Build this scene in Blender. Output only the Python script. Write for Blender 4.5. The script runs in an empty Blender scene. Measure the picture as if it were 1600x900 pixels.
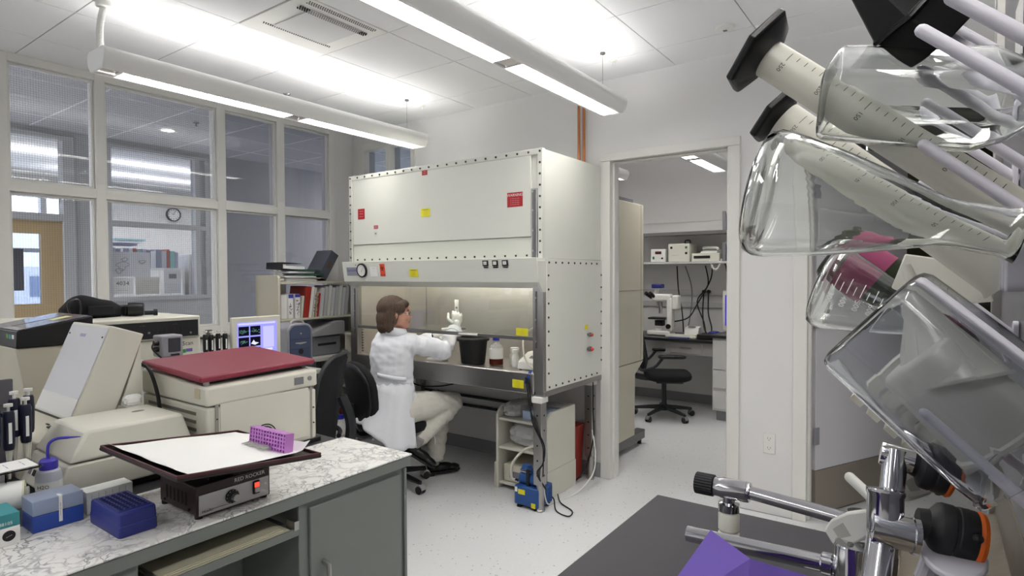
import bpy, math, random
from mathutils import Vector, Matrix, Euler
R_ = math.radians
C = bpy.context.scene.collection
SC = bpy.context.scene
# ---------------------------------------------------------------- camera
def make_camera():
    yaw, p, r = R_(35.48), R_(-1.32), R_(-0.23)
    f = Vector((math.cos(p) * math.cos(yaw), math.cos(p) * math.sin(yaw), math.sin(p)))
    ri = Vector((math.sin(yaw), -math.cos(yaw), 0)); u = ri.cross(f)
    c, s = math.cos(r), math.sin(r)
    right = c * ri + s * u; up = -s * ri + c * u
    M = Matrix((right, up, -f)).transposed().to_4x4()
    M.translation = (0, 0, 1.42)
    cam = bpy.data.cameras.new('camera'); cam.lens = 36 * 922.6 / 1600; cam.sensor_width = 36
    cam.clip_start = 0.02; cam.clip_end = 60
    o = bpy.data.objects.new('camera', cam); C.objects.link(o); o.matrix_world = M
    SC.camera = o
make_camera()
SC.view_settings.view_transform = 'Standard'; SC.view_settings.look = 'None'
SC.view_settings.gamma = 1; SC.view_settings.exposure = 0.6
w = bpy.data.worlds.new('daylight'); SC.world = w; w.use_nodes = True
w.node_tree.nodes['Background'].inputs[0].default_value = (0.90, 0.94, 1.0, 1)
w.node_tree.nodes['Background'].inputs[1].default_value = 2.6
LAMP_DOWN, LAMP_UP = 22.5, 5.6
# ---------------------------------------------------------------- mesh helper
def vec(a): return Vector(a)
BC = [0]
class MB:
    def __init__(s): s.v = []; s.f = []; s.m = []; s.k = 0
    def mat(s, k): s.k = k; return s
    def add(s, vs, fs, M=None):
        b = len(s.v)
        s.v += [tuple(M @ Vector(v)) if M else tuple(v) for v in vs]
        s.f += [tuple(b + i for i in f) for f in fs]; s.m += [s.k] * len(fs); return s
    def box(s, x0, y0, z0, x1, y1, z1, M=None):
        x0, x1 = min(x0, x1), max(x0, x1); y0, y1 = min(y0, y1), max(y0, y1); z0, z1 = min(z0, z1), max(z0, z1)
        BC[0] += 1; e = min((BC[0] % 9) * .00008, (x1 - x0) * .1, (y1 - y0) * .1, (z1 - z0) * .1)   # no two box faces coincide exactly
        if min(x1 - x0, y1 - y0, z1 - z0) >= .1: e = 0
        x0 += e; y0 += e; z0 += e; x1 -= e; y1 -= e; z1 -= e
        return s.add([(x0, y0, z0), (x1, y0, z0), (x1, y1, z0), (x0, y1, z0), (x0, y0, z1), (x1, y0, z1), (x1, y1, z1), (x0, y1, z1)],
                     [(0, 3, 2, 1), (4, 5, 6, 7), (0, 1, 5, 4), (1, 2, 6, 5), (2, 3, 7, 6), (3, 0, 4, 7)], M)
    def loft(s, rings, cap=True, closed=True, M=None):
        n = len(rings[0]); vs = [p for r in rings for p in r]; fs = []
        for i in range(len(rings) - 1):
            for j in range(n if closed else n - 1):
                k = (j + 1) % n
                fs.append((i * n + j, i * n + k, (i + 1) * n + k, (i + 1) * n + j))
        if cap: fs += [tuple(range(n - 1, -1, -1)), tuple((len(rings) - 1) * n + j for j in range(n))]
        return s.add(vs, fs, M)
    def tube(s, pts, r, n=8, cap=True, up=None):
        pts = [Vector(p) for p in pts]; rs = r if isinstance(r, (list, tuple)) else [r] * len(pts)
        rings = []; prev = None
        for i, p in enumerate(pts):
            t = (pts[min(i + 1, len(pts) - 1)] - pts[max(i - 1, 0)]).normalized()
            if prev is None:
                a = Vector((0, 0, 1)) if abs(t.z) < .9 else Vector((1, 0, 0))
                if up: a = Vector(up)
                x = t.cross(a).normalized()
            else:
                x = (prev - t * prev.dot(t)).normalized()
            prev = x; y = t.cross(x)
            rings.append([p + (x * math.cos(2 * math.pi * j / n) + y * math.sin(2 * math.pi * j / n)) * rs[i] for j in range(n)])
        return s.loft(rings, cap)
    def cyl(s, p0, p1, r0, r1=None, n=16, cap=True): return s.tube([p0, p1], [r0, r0 if r1 is None else r1], n, cap)
    def lathe(s, prof, c=(0, 0, 0), n=20, axis=None, cap=True):
        q = Vector((0, 0, 1)).rotation_difference(Vector(axis)).to_matrix() if axis else Matrix.Identity(3)
        c = Vector(c)
        rings = [[c + q @ Vector((max(r, 1e-5) * math.cos(2 * math.pi * j / n), max(r, 1e-5) * math.sin(2 * math.pi * j / n), z)) for j in range(n)] for r, z in prof]
        return s.loft(rings, cap)
    def prism(s, poly, z0, z1, M=None):
        n = len(poly)
        return s.loft([[(x, y, z0) for x, y in poly], [(x, y, z1) for x, y in poly]], True, True, M)
    def ball(s, c, r, n=12, m=8, M=None):
        rr = r if isinstance(r, (tuple, list)) else (r, r, r); rings = []
        for i in range(m + 1):
            a = math.pi * i / m; q = max(math.sin(a), 1e-4)
            rings.append([(c[0] + rr[0] * q * math.cos(2 * math.pi * j / n), c[1] + rr[1] * q * math.sin(2 * math.pi * j / n), c[2] - rr[2] * math.cos(a)) for j in range(n)])
        return s.loft(rings, True, True, M)
    def quad(s, a, b, c, d): return s.add([a, b, c, d], [(0, 1, 2, 3)])
    def mesh(s, name, mats, smooth=32):
        me = bpy.data.meshes.new(name); me.from_pydata(s.v, [], s.f)
        for m in (mats if isinstance(mats, (list, tuple)) else [mats]): me.materials.append(m)
        me.polygons.foreach_set('material_index', s.m)
        if smooth:
            me.polygons.foreach_set('use_smooth', [True] * len(s.f)); me.update(); me.set_sharp_from_angle(angle=R_(smooth))
        me.update(); return me
    def build(s, name, mats, parent=None, bevel=0, smooth=32, world=True, kind=None, label=None, seg=2):
        me = s.mesh(name, mats, smooth)
        o = bpy.data.objects.new(name, me); C.objects.link(o)
        if parent is not None:
            o.parent = parent; root = parent.get('_root_', None)
            M = ROOT.get(parent.name)
            if M is not None:
                if world: me.transform(M.inverted())
                ROOT[o.name] = M
        if bevel:
            b = o.modifiers.new('bevel', 'BEVEL'); b.width = bevel; b.segments = seg; b.limit_method = 'ANGLE'; b.angle_limit = R_(40); b.harden_normals = False
        if kind: o['kind'] = kind
        if label: o['label'] = label
        return o
ROOT = {}
def tag(o, label, cat, group=None):
    o['label'] = label; o['category'] = cat
    if group: o['group'] = group
    return o
def thing(name, label, cat, loc=(0, 0, 0), rz=0, group=None):
    o = bpy.data.objects.new(name, None); C.objects.link(o); o.empty_display_size = .05
    o.location = loc; o.rotation_euler = (0, 0, rz)
    ROOT[o.name] = Matrix.Translation(loc) @ Matrix.Rotation(rz, 4, 'Z')
    return tag(o, label, cat, group)
def struct(o): o['kind'] = 'structure'; return o
def copy_tree(o, parent=None):
    c = o.copy(); C.objects.link(c)
    if parent is not None: c.parent = parent
    for ch in list(o.children): copy_tree(ch, c)
    return c
def dup(o, loc, rz=0, label=None, group=None):
    c = copy_tree(o); c.location = loc; c.rotation_euler = (0, 0, rz)
    if label: c['label'] = label
    if group: c['group'] = group
    return c
def text_mesh(body, size, M, align='CENTER', extrude=0.0, squash=1.0):
    cu = bpy.data.curves.new('lettering', 'FONT'); cu.body = body; cu.size = size; cu.align_x = align; cu.align_y = 'CENTER'; cu.extrude = extrude
    cu.resolution_u = 2
    o = bpy.data.objects.new('lettering', cu); C.objects.link(o)
    dg = bpy.context.evaluated_depsgraph_get(); dg.update()
    me = bpy.data.meshes.new_from_object(o.evaluated_get(dg))
    bpy.data.objects.remove(o); bpy.data.curves.remove(cu)
    me.transform(M @ Matrix.Diagonal((squash, 1, 1, 1))); return me
def lettering(body, size, origin, right, up, m, parent, align='CENTER', name='lettering', lift=.0006, squash=1.0):
    right = Vector(right).normalized(); up = Vector(up).normalized(); nn = right.cross(up)
    M = Matrix((right, up, nn)).transposed().to_4x4(); M.translation = Vector(origin) + nn * lift
    me = text_mesh(body, size, M, align, 0.0, squash); me.materials.clear(); me.materials.append(m)
    o = bpy.data.objects.new(name, me); C.objects.link(o); o.parent = parent
    RM = ROOT.get(parent.name)
    if RM is not None: me.transform(RM.inverted()); ROOT[o.name] = RM
    return o
def rrect(w, h, r, n=4):
    p = []
    for cx, cy, a in ((w / 2 - r, h / 2 - r, 0), (-w / 2 + r, h / 2 - r, 90), (-w / 2 + r, -h / 2 + r, 180), (w / 2 - r, -h / 2 + r, 270)):
        for i in range(n + 1):
            t = R_(a + 90 * i / n); p.append((cx + r * math.cos(t), cy + r * math.sin(t)))
    return p
def arc(c, a, b, r, t0, t1, n): return [Vector(c) + Vector(a) * r * math.cos(R_(t0 + (t1 - t0) * i / n)) + Vector(b) * r * math.sin(R_(t0 + (t1 - t0) * i / n)) for i in range(n + 1)]
def smooth_path(pts, n=6):
    pts = [Vector(p) for p in pts]; out = []
    for i in range(len(pts) - 1):
        p0, p1, p2, p3 = pts[max(i - 1, 0)], pts[i], pts[i + 1], pts[min(i + 2, len(pts) - 1)]
        for k in range(n):
            t = k / n
            out.append(.5 * (2 * p1 + (p2 - p0) * t + (2 * p0 - 5 * p1 + 4 * p2 - p3) * t * t + (3 * p1 - p0 - 3 * p2 + p3) * t ** 3))
    return out + [pts[-1]]
def frame(origin, z, x=None):
    z = Vector(z).normalized(); x = Vector(x) if x is not None else Vector((1, 0, 0))
    y = z.cross(x).normalized(); x = y.cross(z)
    M = Matrix((x, y, z)).transposed().to_4x4(); M.translation = Vector(origin); return M
# ---------------------------------------------------------------- materials
def srgb(c): return tuple(((v / 255) / 12.92 if v / 255 <= .04045 else ((v / 255 + .055) / 1.055) ** 2.4) for v in c) + (1,)
_mc = {}
def pm(name, col, rough=.5, metal=0, noise=0, nscale=30, bump=0, bscale=200, emit=0, spec=.5, coat=0, trans=0, ior=1.45, alpha=1, stretch=None, bdist=.002):
    if name in _mc: return _mc[name]
    m = bpy.data.materials.new(name); m.use_nodes = True; N = m.node_tree.nodes; L = m.node_tree.links; b = N['Principled BSDF']
    c = srgb(col); b.inputs['Base Color'].default_value = c; b.inputs['Roughness'].default_value = rough; b.inputs['Metallic'].default_value = metal
    b.inputs['Specular IOR Level'].default_value = spec; b.inputs['IOR'].default_value = ior
    if coat: b.inputs['Coat Weight'].default_value = coat
    if trans: b.inputs['Transmission Weight'].default_value = trans
    if alpha < 1: b.inputs['Alpha'].default_value = alpha
    if emit: b.inputs['Emission Color'].default_value = c; b.inputs['Emission Strength'].default_value = emit
    if noise or bump:
        tc = N.new('ShaderNodeTexCoord'); src = tc.outputs['Object']
        if stretch:
            mp = N.new('ShaderNodeMapping'); mp.inputs['Scale'].default_value = stretch; L.new(src, mp.inputs[0]); src = mp.outputs[0]
    if noise:
        t = N.new('ShaderNodeTexNoise'); t.inputs['Scale'].default_value = nscale; t.inputs['Detail'].default_value = 4; L.new(src, t.inputs['Vector'])
        r = N.new('ShaderNodeMapRange'); r.inputs[3].default_value = 1 - noise; r.inputs[4].default_value = 1 + noise; L.new(t.outputs['Fac'], r.inputs[0])
        x = N.new('ShaderNodeMix'); x.data_type = 'RGBA'; x.blend_type = 'MULTIPLY'; x.inputs[0].default_value = 1
        x.inputs[6].default_value = c; L.new(r.outputs[0], x.inputs[7]); L.new(x.outputs[2], b.inputs['Base Color'])
    if bump:
        t = N.new('ShaderNodeTexNoise'); t.inputs['Scale'].default_value = bscale; t.inputs['Detail'].default_value = 3; L.new(src, t.inputs['Vector'])
        bp = N.new('ShaderNodeBump'); bp.inputs['Strength'].default_value = bump; bp.inputs['Distance'].default_value = bdist
        L.new(t.outputs['Fac'], bp.inputs['Height']); L.new(bp.outputs[0], b.inputs['Normal'])
    _mc[name] = m; return m
def emitter(name, col, s):
    m = bpy.data.materials.new(name); m.use_nodes = True; N = m.node_tree.nodes; N.clear()
    e = N.new('ShaderNodeEmission'); e.inputs[0].default_value = srgb(col); e.inputs[1].default_value = s
    o = N.new('ShaderNodeOutputMaterial'); m.node_tree.links.new(e.outputs[0], o.inputs[0]); return m
def glass_pane(name, tint, wire=0, refl=.12, pitch=.0125, wcol=.25):
    m = bpy.data.materials.new(name); m.use_nodes = True; N = m.node_tree.nodes; L = m.node_tree.links; N.clear()
    tr = N.new('ShaderNodeBsdfTransparent'); tr.inputs[0].default_value = (*tint, 1)
    gl = N.new('ShaderNodeBsdfGlossy'); gl.inputs['Roughness'].default_value = .02
    lw = N.new('ShaderNodeLayerWeight'); lw.inputs[0].default_value = .5
    pw = N.new('ShaderNodeMath'); pw.operation = 'POWER'; pw.inputs[1].default_value = 4; L.new(lw.outputs['Facing'], pw.inputs[0])
    fr = N.new('ShaderNodeMath'); fr.operation = 'MULTIPLY_ADD'; fr.inputs[1].default_value = .9; fr.inputs[2].default_value = refl * .35; L.new(pw.outputs[0], fr.inputs[0]); fr.use_clamp = True
    mx = N.new('ShaderNodeMixShader'); L.new(fr.outputs[0], mx.inputs[0]); L.new(tr.outputs[0], mx.inputs[1]); L.new(gl.outputs[0], mx.inputs[2])
    out = N.new('ShaderNodeOutputMaterial'); last = mx.outputs[0]
    if wire:
        tc = N.new('ShaderNodeTexCoord'); sp = N.new('ShaderNodeSeparateXYZ'); L.new(tc.outputs['Object'], sp.inputs[0]); facs = []
        for ax in (0, 2):
            a = N.new('ShaderNodeMath'); a.operation = 'DIVIDE'; a.inputs[1].default_value = pitch; L.new(sp.outputs[ax], a.inputs[0])
            b = N.new('ShaderNodeMath'); b.operation = 'FRACT'; L.new(a.outputs[0], b.inputs[0])
            c = N.new('ShaderNodeMath'); c.operation = 'LESS_THAN'; c.inputs[1].default_value = wire; L.new(b.outputs[0], c.inputs[0]); facs.append(c)
        mm = N.new('ShaderNodeMath'); mm.operation = 'MAXIMUM'; L.new(facs[0].outputs[0], mm.inputs[0]); L.new(facs[1].outputs[0], mm.inputs[1])
        d = N.new('ShaderNodeBsdfDiffuse'); d.inputs[0].default_value = (wcol, wcol, wcol * 1.05, 1)
        hf = N.new('ShaderNodeMath'); hf.operation = 'MULTIPLY'; hf.inputs[1].default_value = .6; L.new(mm.outputs[0], hf.inputs[0])
        m2 = N.new('ShaderNodeMixShader'); L.new(hf.outputs[0], m2.inputs[0]); L.new(last, m2.inputs[1]); L.new(d.outputs[0], m2.inputs[2]); last = m2.outputs[0]
    L.new(last, out.inputs[0]); return m
M_wall = pm('wall_paint', (222, 221, 220), .6, noise=.015, nscale=3, bump=.05, bscale=300)
M_trim = pm('trim_paint', (222, 221, 217), .4)
M_doorwhite = pm('door_paint', (205, 204, 208), .45)
M_kick = pm('kick_plate_taupe', (138, 130, 120), .5)
M_ceil = pm('ceiling_tile_white', (236, 236, 238), .8, bump=.06, bscale=500)
M_grid = pm('ceiling_joint', (168, 168, 172), .8)
M_base = pm('cove_base_grey', (140, 140, 144), .5)
M_cab = pm('cabinet_enamel', (218, 219, 211), .38, noise=.01, nscale=4)
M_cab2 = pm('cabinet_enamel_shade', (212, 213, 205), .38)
M_steel = pm('brushed_stainless', (172, 170, 168), .33, 1, bump=.06, bscale=90, stretch=(30, 30, 1.5), noise=.06, nscale=3)
M_steel_in = pm('stainless_liner', (204, 199, 192), .45, .9, noise=.12, nscale=2.2)
M_steeldk = pm('dull_steel', (120, 119, 118), .45, .8)
M_chrome = pm('polished_chrome', (215, 215, 220), .08, 1)
M_black = pm('black_plastic', (22, 22, 25), .4)
M_rubber = pm('black_rubber', (16, 16, 18), .65)
M_blackfab = pm('black_fabric', (20, 20, 24), .85, bump=.15, bscale=900)
M_beige = pm('beige_plastic', (212, 210, 198), .45)
M_beige2 = pm('warm_beige_plastic', (200, 195, 178), .5)
M_white = pm('white_plastic', (226, 226, 222), .4)
M_whiteppr = pm('white_paper', (236, 236, 234), .8)
M_grey = pm('grey_plastic', (122, 122, 128), .5)
M_screw = pm('screw_head', (70, 68, 66), .4, .7)
M_red = pm('label_red', (172, 30, 38), .5); M_yellow = pm('label_yellow', (222, 214, 40), .5); M_orange = pm('label_orange', (236, 84, 52), .5)
M_ink = pm('print_black', (25, 25, 28), .6); M_inkblue = pm('print_blue', (52, 62, 150), .6); M_inkwhite = pm('print_white', (235, 235, 235), .6); M_inkred = pm('print_red', (190, 40, 45), .6)
M_copper = pm('copper_pipe', (172, 110, 70), .35, .9)
M_blackbag = pm('black_bin_plastic', (30, 30, 32), .5)
# ---------------------------------------------------------------- the setting
def floor_mat():
    m = bpy.data.materials.new('speckled_vinyl'); m.use_nodes = True; N = m.node_tree.nodes; L = m.node_tree.links; b = N['Principled BSDF']
    tc = N.new('ShaderNodeTexCoord')
    v = N.new('ShaderNodeTexVoronoi'); v.inputs['Scale'].default_value = 34; L.new(tc.outputs['Object'], v.inputs['Vector'])
    n2 = N.new('ShaderNodeTexNoise'); n2.inputs['Scale'].default_value = 60; L.new(tc.outputs['Object'], n2.inputs['Vector'])
    lt = N.new('ShaderNodeMath'); lt.operation = 'LESS_THAN'; lt.inputs[1].default_value = .16; L.new(v.outputs['Distance'], lt.inputs[0])
    sep = N.new('ShaderNodeSeparateColor'); L.new(v.outputs['Color'], sep.inputs[0])
    g = N.new('ShaderNodeMath'); g.operation = 'GREATER_THAN'; g.inputs[1].default_value = .55; L.new(sep.outputs[0], g.inputs[0])
    mu = N.new('ShaderNodeMath'); mu.operation = 'MULTIPLY'; L.new(lt.outputs[0], mu.inputs[0]); L.new(g.outputs[0], mu.inputs[1])
    x0 = N.new('ShaderNodeMix'); x0.data_type = 'RGBA'; x0.inputs[6].default_value = srgb((212, 213, 214)); x0.inputs[7].default_value = srgb((222, 223, 224)); L.new(n2.outputs['Fac'], x0.inputs[0])
    x = N.new('ShaderNodeMix'); x.data_type = 'RGBA'; x.inputs[7].default_value = srgb((165, 166, 170)); L.new(x0.outputs[2], x.inputs[6]); L.new(mu.outputs[0], x.inputs[0])
    L.new(x.outputs[2], b.inputs['Base Color']); b.inputs['Roughness'].default_value = .28
    return m
def slab(name, x0, y0, z0, x1, y1, z1, m, parent=None, bevel=0):
    o = MB().box(x0, y0, z0, x1, y1, z1).build(name, m, parent, bevel)
    if parent is None: struct(o)
    return o
slab('floor', -3, -3, -.1, 8, 10.5, 0, floor_mat())
ceil = slab('ceiling', -3, -3, 2.752, 3.69, 4.47, 2.85, M_grid)
def tile_mesh(w, d):
    return MB().box(-w / 2, -d / 2, 0, w / 2, d / 2, .012).mesh('ceiling_tile', M_ceil, 0)
TS = .545; gap = .005; _tm = {}
xs = [1.715 + TS * k for k in range(-4, 5)]; ys = [2.975 - TS * k for k in range(-3, 7)]
for x0 in xs:
    for y0 in ys:
        x1, y1 = min(x0 + TS, 3.688), min(y0 + TS, 4.468)
        if x1 - x0 < .05 or y1 - y0 < .05: continue
        if abs(x0 - 1.715) < .01 and abs(y0 - (2.975 - TS)) < .01: continue
        w_, d_ = round(x1 - x0 - gap, 4), round(y1 - y0 - gap, 4)
        me = _tm.setdefault((w_, d_), tile_mesh(w_, d_))
        o = bpy.data.objects.new('ceiling_tile', me); C.objects.link(o); o.parent = ceil; o.location = ((x0 + x1) / 2, (y0 + y1) / 2, 2.742)
# ventilation panel in the ceiling grid
t = thing('ceiling_vent', 'perforated white air diffuser panel set into the ceiling', 'vent', (1.99, 2.70, 2.74))
vx0, vy0 = 1.72, 2.435
MB().box(vx0, vy0, 2.738, vx0 + .535, vy0 + .535, 2.75).build('panel', M_white, t, .003)
MB().box(vx0 + .11, vy0 + .09, 2.731, vx0 + .43, vy0 + .40, 2.737).build('raised_plate', pm('vent_plate', (206, 206, 206), .5, .2), t, .01)
holes = MB()
for (ya, rows, st) in ((vy0 + .02, 3, .013), (vy0 + .095, 3, .013), (vy0 + .41, 2, .012)):
    for r_ in range(rows):
        for k in range(33):
            x = vx0 + .06 + k * .0128 + (r_ % 2) * .005
            holes.cyl((x, ya + r_ * st, 2.7303 if .09 < ya - vy0 < .35 else 2.7365), (x, ya + r_ * st, 2.7385), .0038, n=6)
holes.build('perforation', pm('vent_hole', (60, 60, 64), .9), t, smooth=0, kind='stuff')
# --- back wall (doorway, clerestory window, second doorway)
XB = 3.693
wb = MB()
def wbx(y0, z0, y1, z1): wb.box(XB, y0, z0, XB + .12, y1, z1)
wbx(1.85, 0, 3.66, 2.75); wbx(3.66, 0, 4.37, 1.75); wbx(3.66, 2.60, 4.37, 2.75); wbx(4.37, 0, 4.6, 2.75)
wbx(.97, 2.225, 1.85, 2.75); wbx(.625, 0, .97, 2.75); wbx(-.45, 2.225, .625, 2.75); wbx(-3, 0, -.45, 2.75)
struct(wb.build('wall_back', M_wall))
M_hinge = pm('hinge_steel', (150, 150, 158), .5, .3)
# door casings
def casing(name, ya, yb, ztop, wdt=.055, both=(True, True)):
    m = MB(); d0, d1 = XB - .014, XB + .134
    for (y, on) in ((ya, both[0]), (yb, both[1])):
        if not on: continue
        s = -1 if y == ya else 1
        m.box(d0, y - s * .02, 0, d1, y + s * wdt, ztop + .02 if 0 else ztop)
        m.box(XB + .03, y - s * .034, 0, XB + .09, y, ztop)          # stop
    m.box(d0, ya - wdt, ztop, d1, yb + wdt, ztop + wdt)
    m.box(XB + .03, ya, ztop - .014, XB + .09, yb, ztop)
    return struct(m.build(name, M_trim, None, .004))
c1 = casing('door_1', 1.0, 1.82, 2.19)
for z in (.35, 1.15, 1.95): MB().box(XB + .092, .9985 + .034, z, XB + .122, 1.0365, z + .1).build('hinge', M_hinge, c1)
c2 = casing('door_2', -.42, .595, 2.19)
# open door leaf on the second doorway: swings into the room beyond
hx, hy = XB + .10, .575; L_ = Matrix.Translation((hx, hy, 0)) @ Matrix.Rotation(R_(-27), 4, 'Z')
MB().box(.02, -.022, .27, .92, .022, 2.17, L_).build('door_leaf', M_doorwhite, c2, .003)
MB().box(.02, -.024, .012, .92, .024, .268, L_).build('kick_plate', M_kick, c2, .002)
for z in (.42, 1.1, 1.85):
    MB().box(XB + .06, .572, z, XB + .125, .577, z + .1).box(.0, -.027, z, .05, -.0235, z + .1, L_).cyl((hx - .002, hy + .003, z), (hx - .002, hy + .003, z + .1), .008, n=8).build('hinge', M_hinge, c2)
# clerestory window frame in the back wall
cw = MB()
for (y0, y1, z0, z1) in ((3.645, 3.70, 1.72, 2.62), (4.30, 4.392, 1.72, 2.62), (3.96, 4.012, 1.75, 2.57)): cw.box(XB - .015, y0, z0, XB + .12, y1, z1)
cw.box(XB - .015, 3.645, 2.565, XB + .12, 4.392, 2.62).box(XB - .015, 3.645, 1.70, XB + .12, 4.392, 1.76)
cwo = struct(cw.build('window_2', M_trim, None, .003))
PB = glass_pane('clerestory_glass', (.74, .78, .84))
MB().box(XB + .05, 3.70, 1.76, XB + .056, 3.96, 2.565).build('pane', PB, cwo)
MB().box(XB + .05, 4.012, 1.76, XB + .056, 4.30, 2.565).build('pane', PB, cwo)
# --- window wall to the corridor
YW = 4.47
MB_ = MB().box(-3, YW, 0, 3.46, YW + .12, .985).box(3.46, YW, 0, XB, YW + .12, 2.75)
struct(MB_.build('wall_window_side', M_wall))
fr = MB(); y0, y1 = YW - .02, YW + .1
for (a, b) in ((1.03, 1.133), (1.577, 1.636), (2.383, 2.448), (2.885, 2.957), (3.41, 3.47)): fr.box(a, y0, .985, b, y1, 2.745)
for (a, b) in ((.985, 1.039), (1.926, 1.99), (2.693, 2.7455)): fr.box(-3, y0 + .002, a, 3.47, y1, b)
for k in range(-5, 0): fr.box(1.08 + k * .8 - .03, y0, .985, 1.08 + k * .8 + .03, y1, 2.745)
win = struct(fr.build('window_1', M_trim, None, .004))
MB().box(1.0, YW - .05, .96, 3.47, YW + .02, .985).build('sill', M_trim, win, .004)
PW = glass_pane('wired_glass', (.91, .92, .94), .055, pitch=.0135, wcol=.3)
PC = glass_pane('clear_tinted_glass', (.70, .71, .75))
stops = []
for i, (a, b) in enumerate(((1.133, 1.577), (1.636, 2.383), (2.448, 2.885), (2.957, 3.41))):
    for (z0, z1) in ((1.039, 1.926), (1.99, 2.693)):
        MB().box(a, YW + .03, z0, b, YW + .036, z1).build('pane', PW if i < 2 else PC, win)
        g_ = .014
        MB().box(a, YW + .004, z0, a + g_, YW + .03, z1).box(b - g_, YW + .004, z0, b, YW + .03, z1).box(a, YW + .004, z0, b, YW + .03, z0 + g_).box(a, YW + .004, z1 - g_, b, YW + .03, z1).build('glazing_bead', M_trim, win, .002)
for k in range(-5, 0):
    a = 1.08 + k * .8 + .03
    MB().box(a, YW + .03, 1.039, a + .72, YW + .036, 2.693).build('pane', PW, win)
# --- walls behind and beside the camera
struct(MB().box(-3, -3, 0, -2.9, YW, 2.75).build('wall_left', M_wall)); struct(MB().box(-3, -3, 0, XB, -2.9, 2.75).build('wall_right', M_wall))
MB_ = MB().box(XB - .012, 1.875, 0, XB, 4.47, .1).box(XB - .012, .64, 0, XB, .94, .0015)
struct(MB_.build('baseboard_back', M_base, None, .004)); struct(MB().box(-2.9, YW - .012, 0, XB, YW, .1).build('baseboard_window_side', M_base, None, .004))
# outlet plate
t = thing('wall_outlet', 'white duplex wall outlet between the two doorways', 'outlet', (XB, .775, .42))
MB().box(XB - .006, .742, .36, XB, .808, .478).build('cover_plate', M_white, t, .002)
for z in (.392, .447):
    q = MB().prism(rrect(.034, .028, .008), 0, .002, Matrix.Translation((XB - .006, .775, z)) @ Matrix.Rotation(R_(-90), 4, 'Y') @ Matrix.Rotation(R_(90), 4, 'Z')).build('receptacle', M_white, t)
    MB().box(XB - .0092, .767, z - .002, XB - .0078, .769, z + .007).box(XB - .0092, .781, z - .002, XB - .0078, .783, z + .007).box(XB - .0092, .773, z - .01, XB - .0078, .777, z - .006).build('slot', M_ink, q)
# --- pendant lights
E_dn = emitter('fluorescent_down', (255, 252, 246), LAMP_DOWN); E_up = emitter('fluorescent_up', (255, 253, 250), LAMP_UP)
M_fix = pm('fixture_white', (240, 240, 238), .35); M_louv = pm('louver_white', (240, 240, 240), .3)
def pendant(y, x0, x1, label, zb=2.40, cord=None, wires=True):
    t = thing('pendant_light', label, 'lamp', ((x0 + x1) / 2, y, zb), 0, None)
    sec = [(-.053, 0), (-.070, .0), (-.090, .028), (-.100, .058), (-.097, .082), (-.085, .097), (-.080, .097), (-.090, .080), (-.092, .058), (-.084, .034), (-.066, .012), (-.053, .012)]
    b = MB()
    for s in (1, -1):
        b.loft([[(x0, y + s * p[0], zb + p[1]) for p in (sec if s > 0 else sec[::-1])], [(x1, y + s * p[0], zb + p[1]) for p in (sec if s > 0 else sec[::-1])]])
    b.box(x0, y - .05, zb + .032, x1, y + .05, zb + .036)
    b.build('housing', M_fix, t)
    full = [(-.068, 0), (-.091, .028), (-.101, .058), (-.098, .083), (-.085, .099), (.085, .099), (.098, .083), (.101, .058), (.091, .028), (.068, 0)]
    for (xa, xb) in ((x0 - .012, x0), (x1, x1 + .012)):
        MB().loft([[(xa, y + p[0], zb + p[1]) for p in full], [(xb, y + p[0], zb + p[1]) for p in full]]).build('end_cap', M_fix, t, .003)
    xm = (x0 + x1) / 2
    for (a, c) in ((x0 + .09, xm - .05), (xm + .05, x1 - .03)):
        d = MB().quad((a, y - .052, zb + .030), (a, y + .052, zb + .030), (c, y + .052, zb + .030), (c, y - .052, zb + .030)).build('diffuser', E_dn, t)
        lv = MB(); n = int((c - a) / .05)
        for k in range(n + 1):
            x = a + (c - a) * k / n; lv.box(x - .001, y - .053, zb + .004, x + .001, y + .053, zb + .027)
        lv.build('louver', M_louv, d, smooth=0, kind='stuff')
        MB().quad((a, y - .062, zb + .088), (c, y - .062, zb + .088), (c, y + .062, zb + .088), (a, y + .062, zb + .088)).build('uplight_tube', E_up, t)
    MB().box(xm - .05, y - .054, zb + .008, xm + .05, y + .054, zb + .012).build('joint_plate', pm('polished_plate', (205, 200, 198), .2, .8), t); MB().box(x0, y - .054, zb + .016, x0 + .09, y + .054, zb + .02).build('end_plate', pm('polished_plate', (205, 200, 198), .2, .8), t)
    if wires:
        for x in ((x1 - .12,) if cord else (x0 + .12, x1 - .12)):
            MB().cyl((x, y, zb + .1), (x, y, 2.742), .0012, n=6).cyl((x, y, 2.732), (x, y, 2.742), .016, n=12).build('suspension_wire', M_steeldk, t)
    if cord:
        pts = []
        for k in range(420):
            a = k / 420; z = 2.725 - a * (2.725 - zb - .1)
            pts.append((x0 + .035 - .02 * math.sin(a * 2.4) + .012 * math.cos(k * .75), y + .02 + .012 * math.sin(k * .75), z))
        MB().tube(pts, .0038, 6).build('coiled_cord', M_white, t)
        MB().cyl((x0 + .035, y + .02, 2.715), (x0 + .035, y + .02, 2.742), .035, n=20).build('ceiling_canopy', M_white, t, .004)
    return t
pendant(3.25, 1.17, 3.32, 'long white pendant lamp hung along the corridor windows', cord=True)
pendant(1.62, 1.17, 3.335, 'long white pendant lamp hung before the doorway, without coiled cord')
for y, lab in ((3.25, 'unseen fill lamp added in line with the window-side row, toward the near wall'), (1.62, 'unseen fill lamp added in line with the middle row, toward the near wall')): pendant(y, -2.4, -.25, lab, wires=False)  # unseen lamps added behind the camera as general fill
pendant(-.01, .95, 3.10, 'pendant lamp hung over the drying rack, mostly hidden by it', wires=False)
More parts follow.
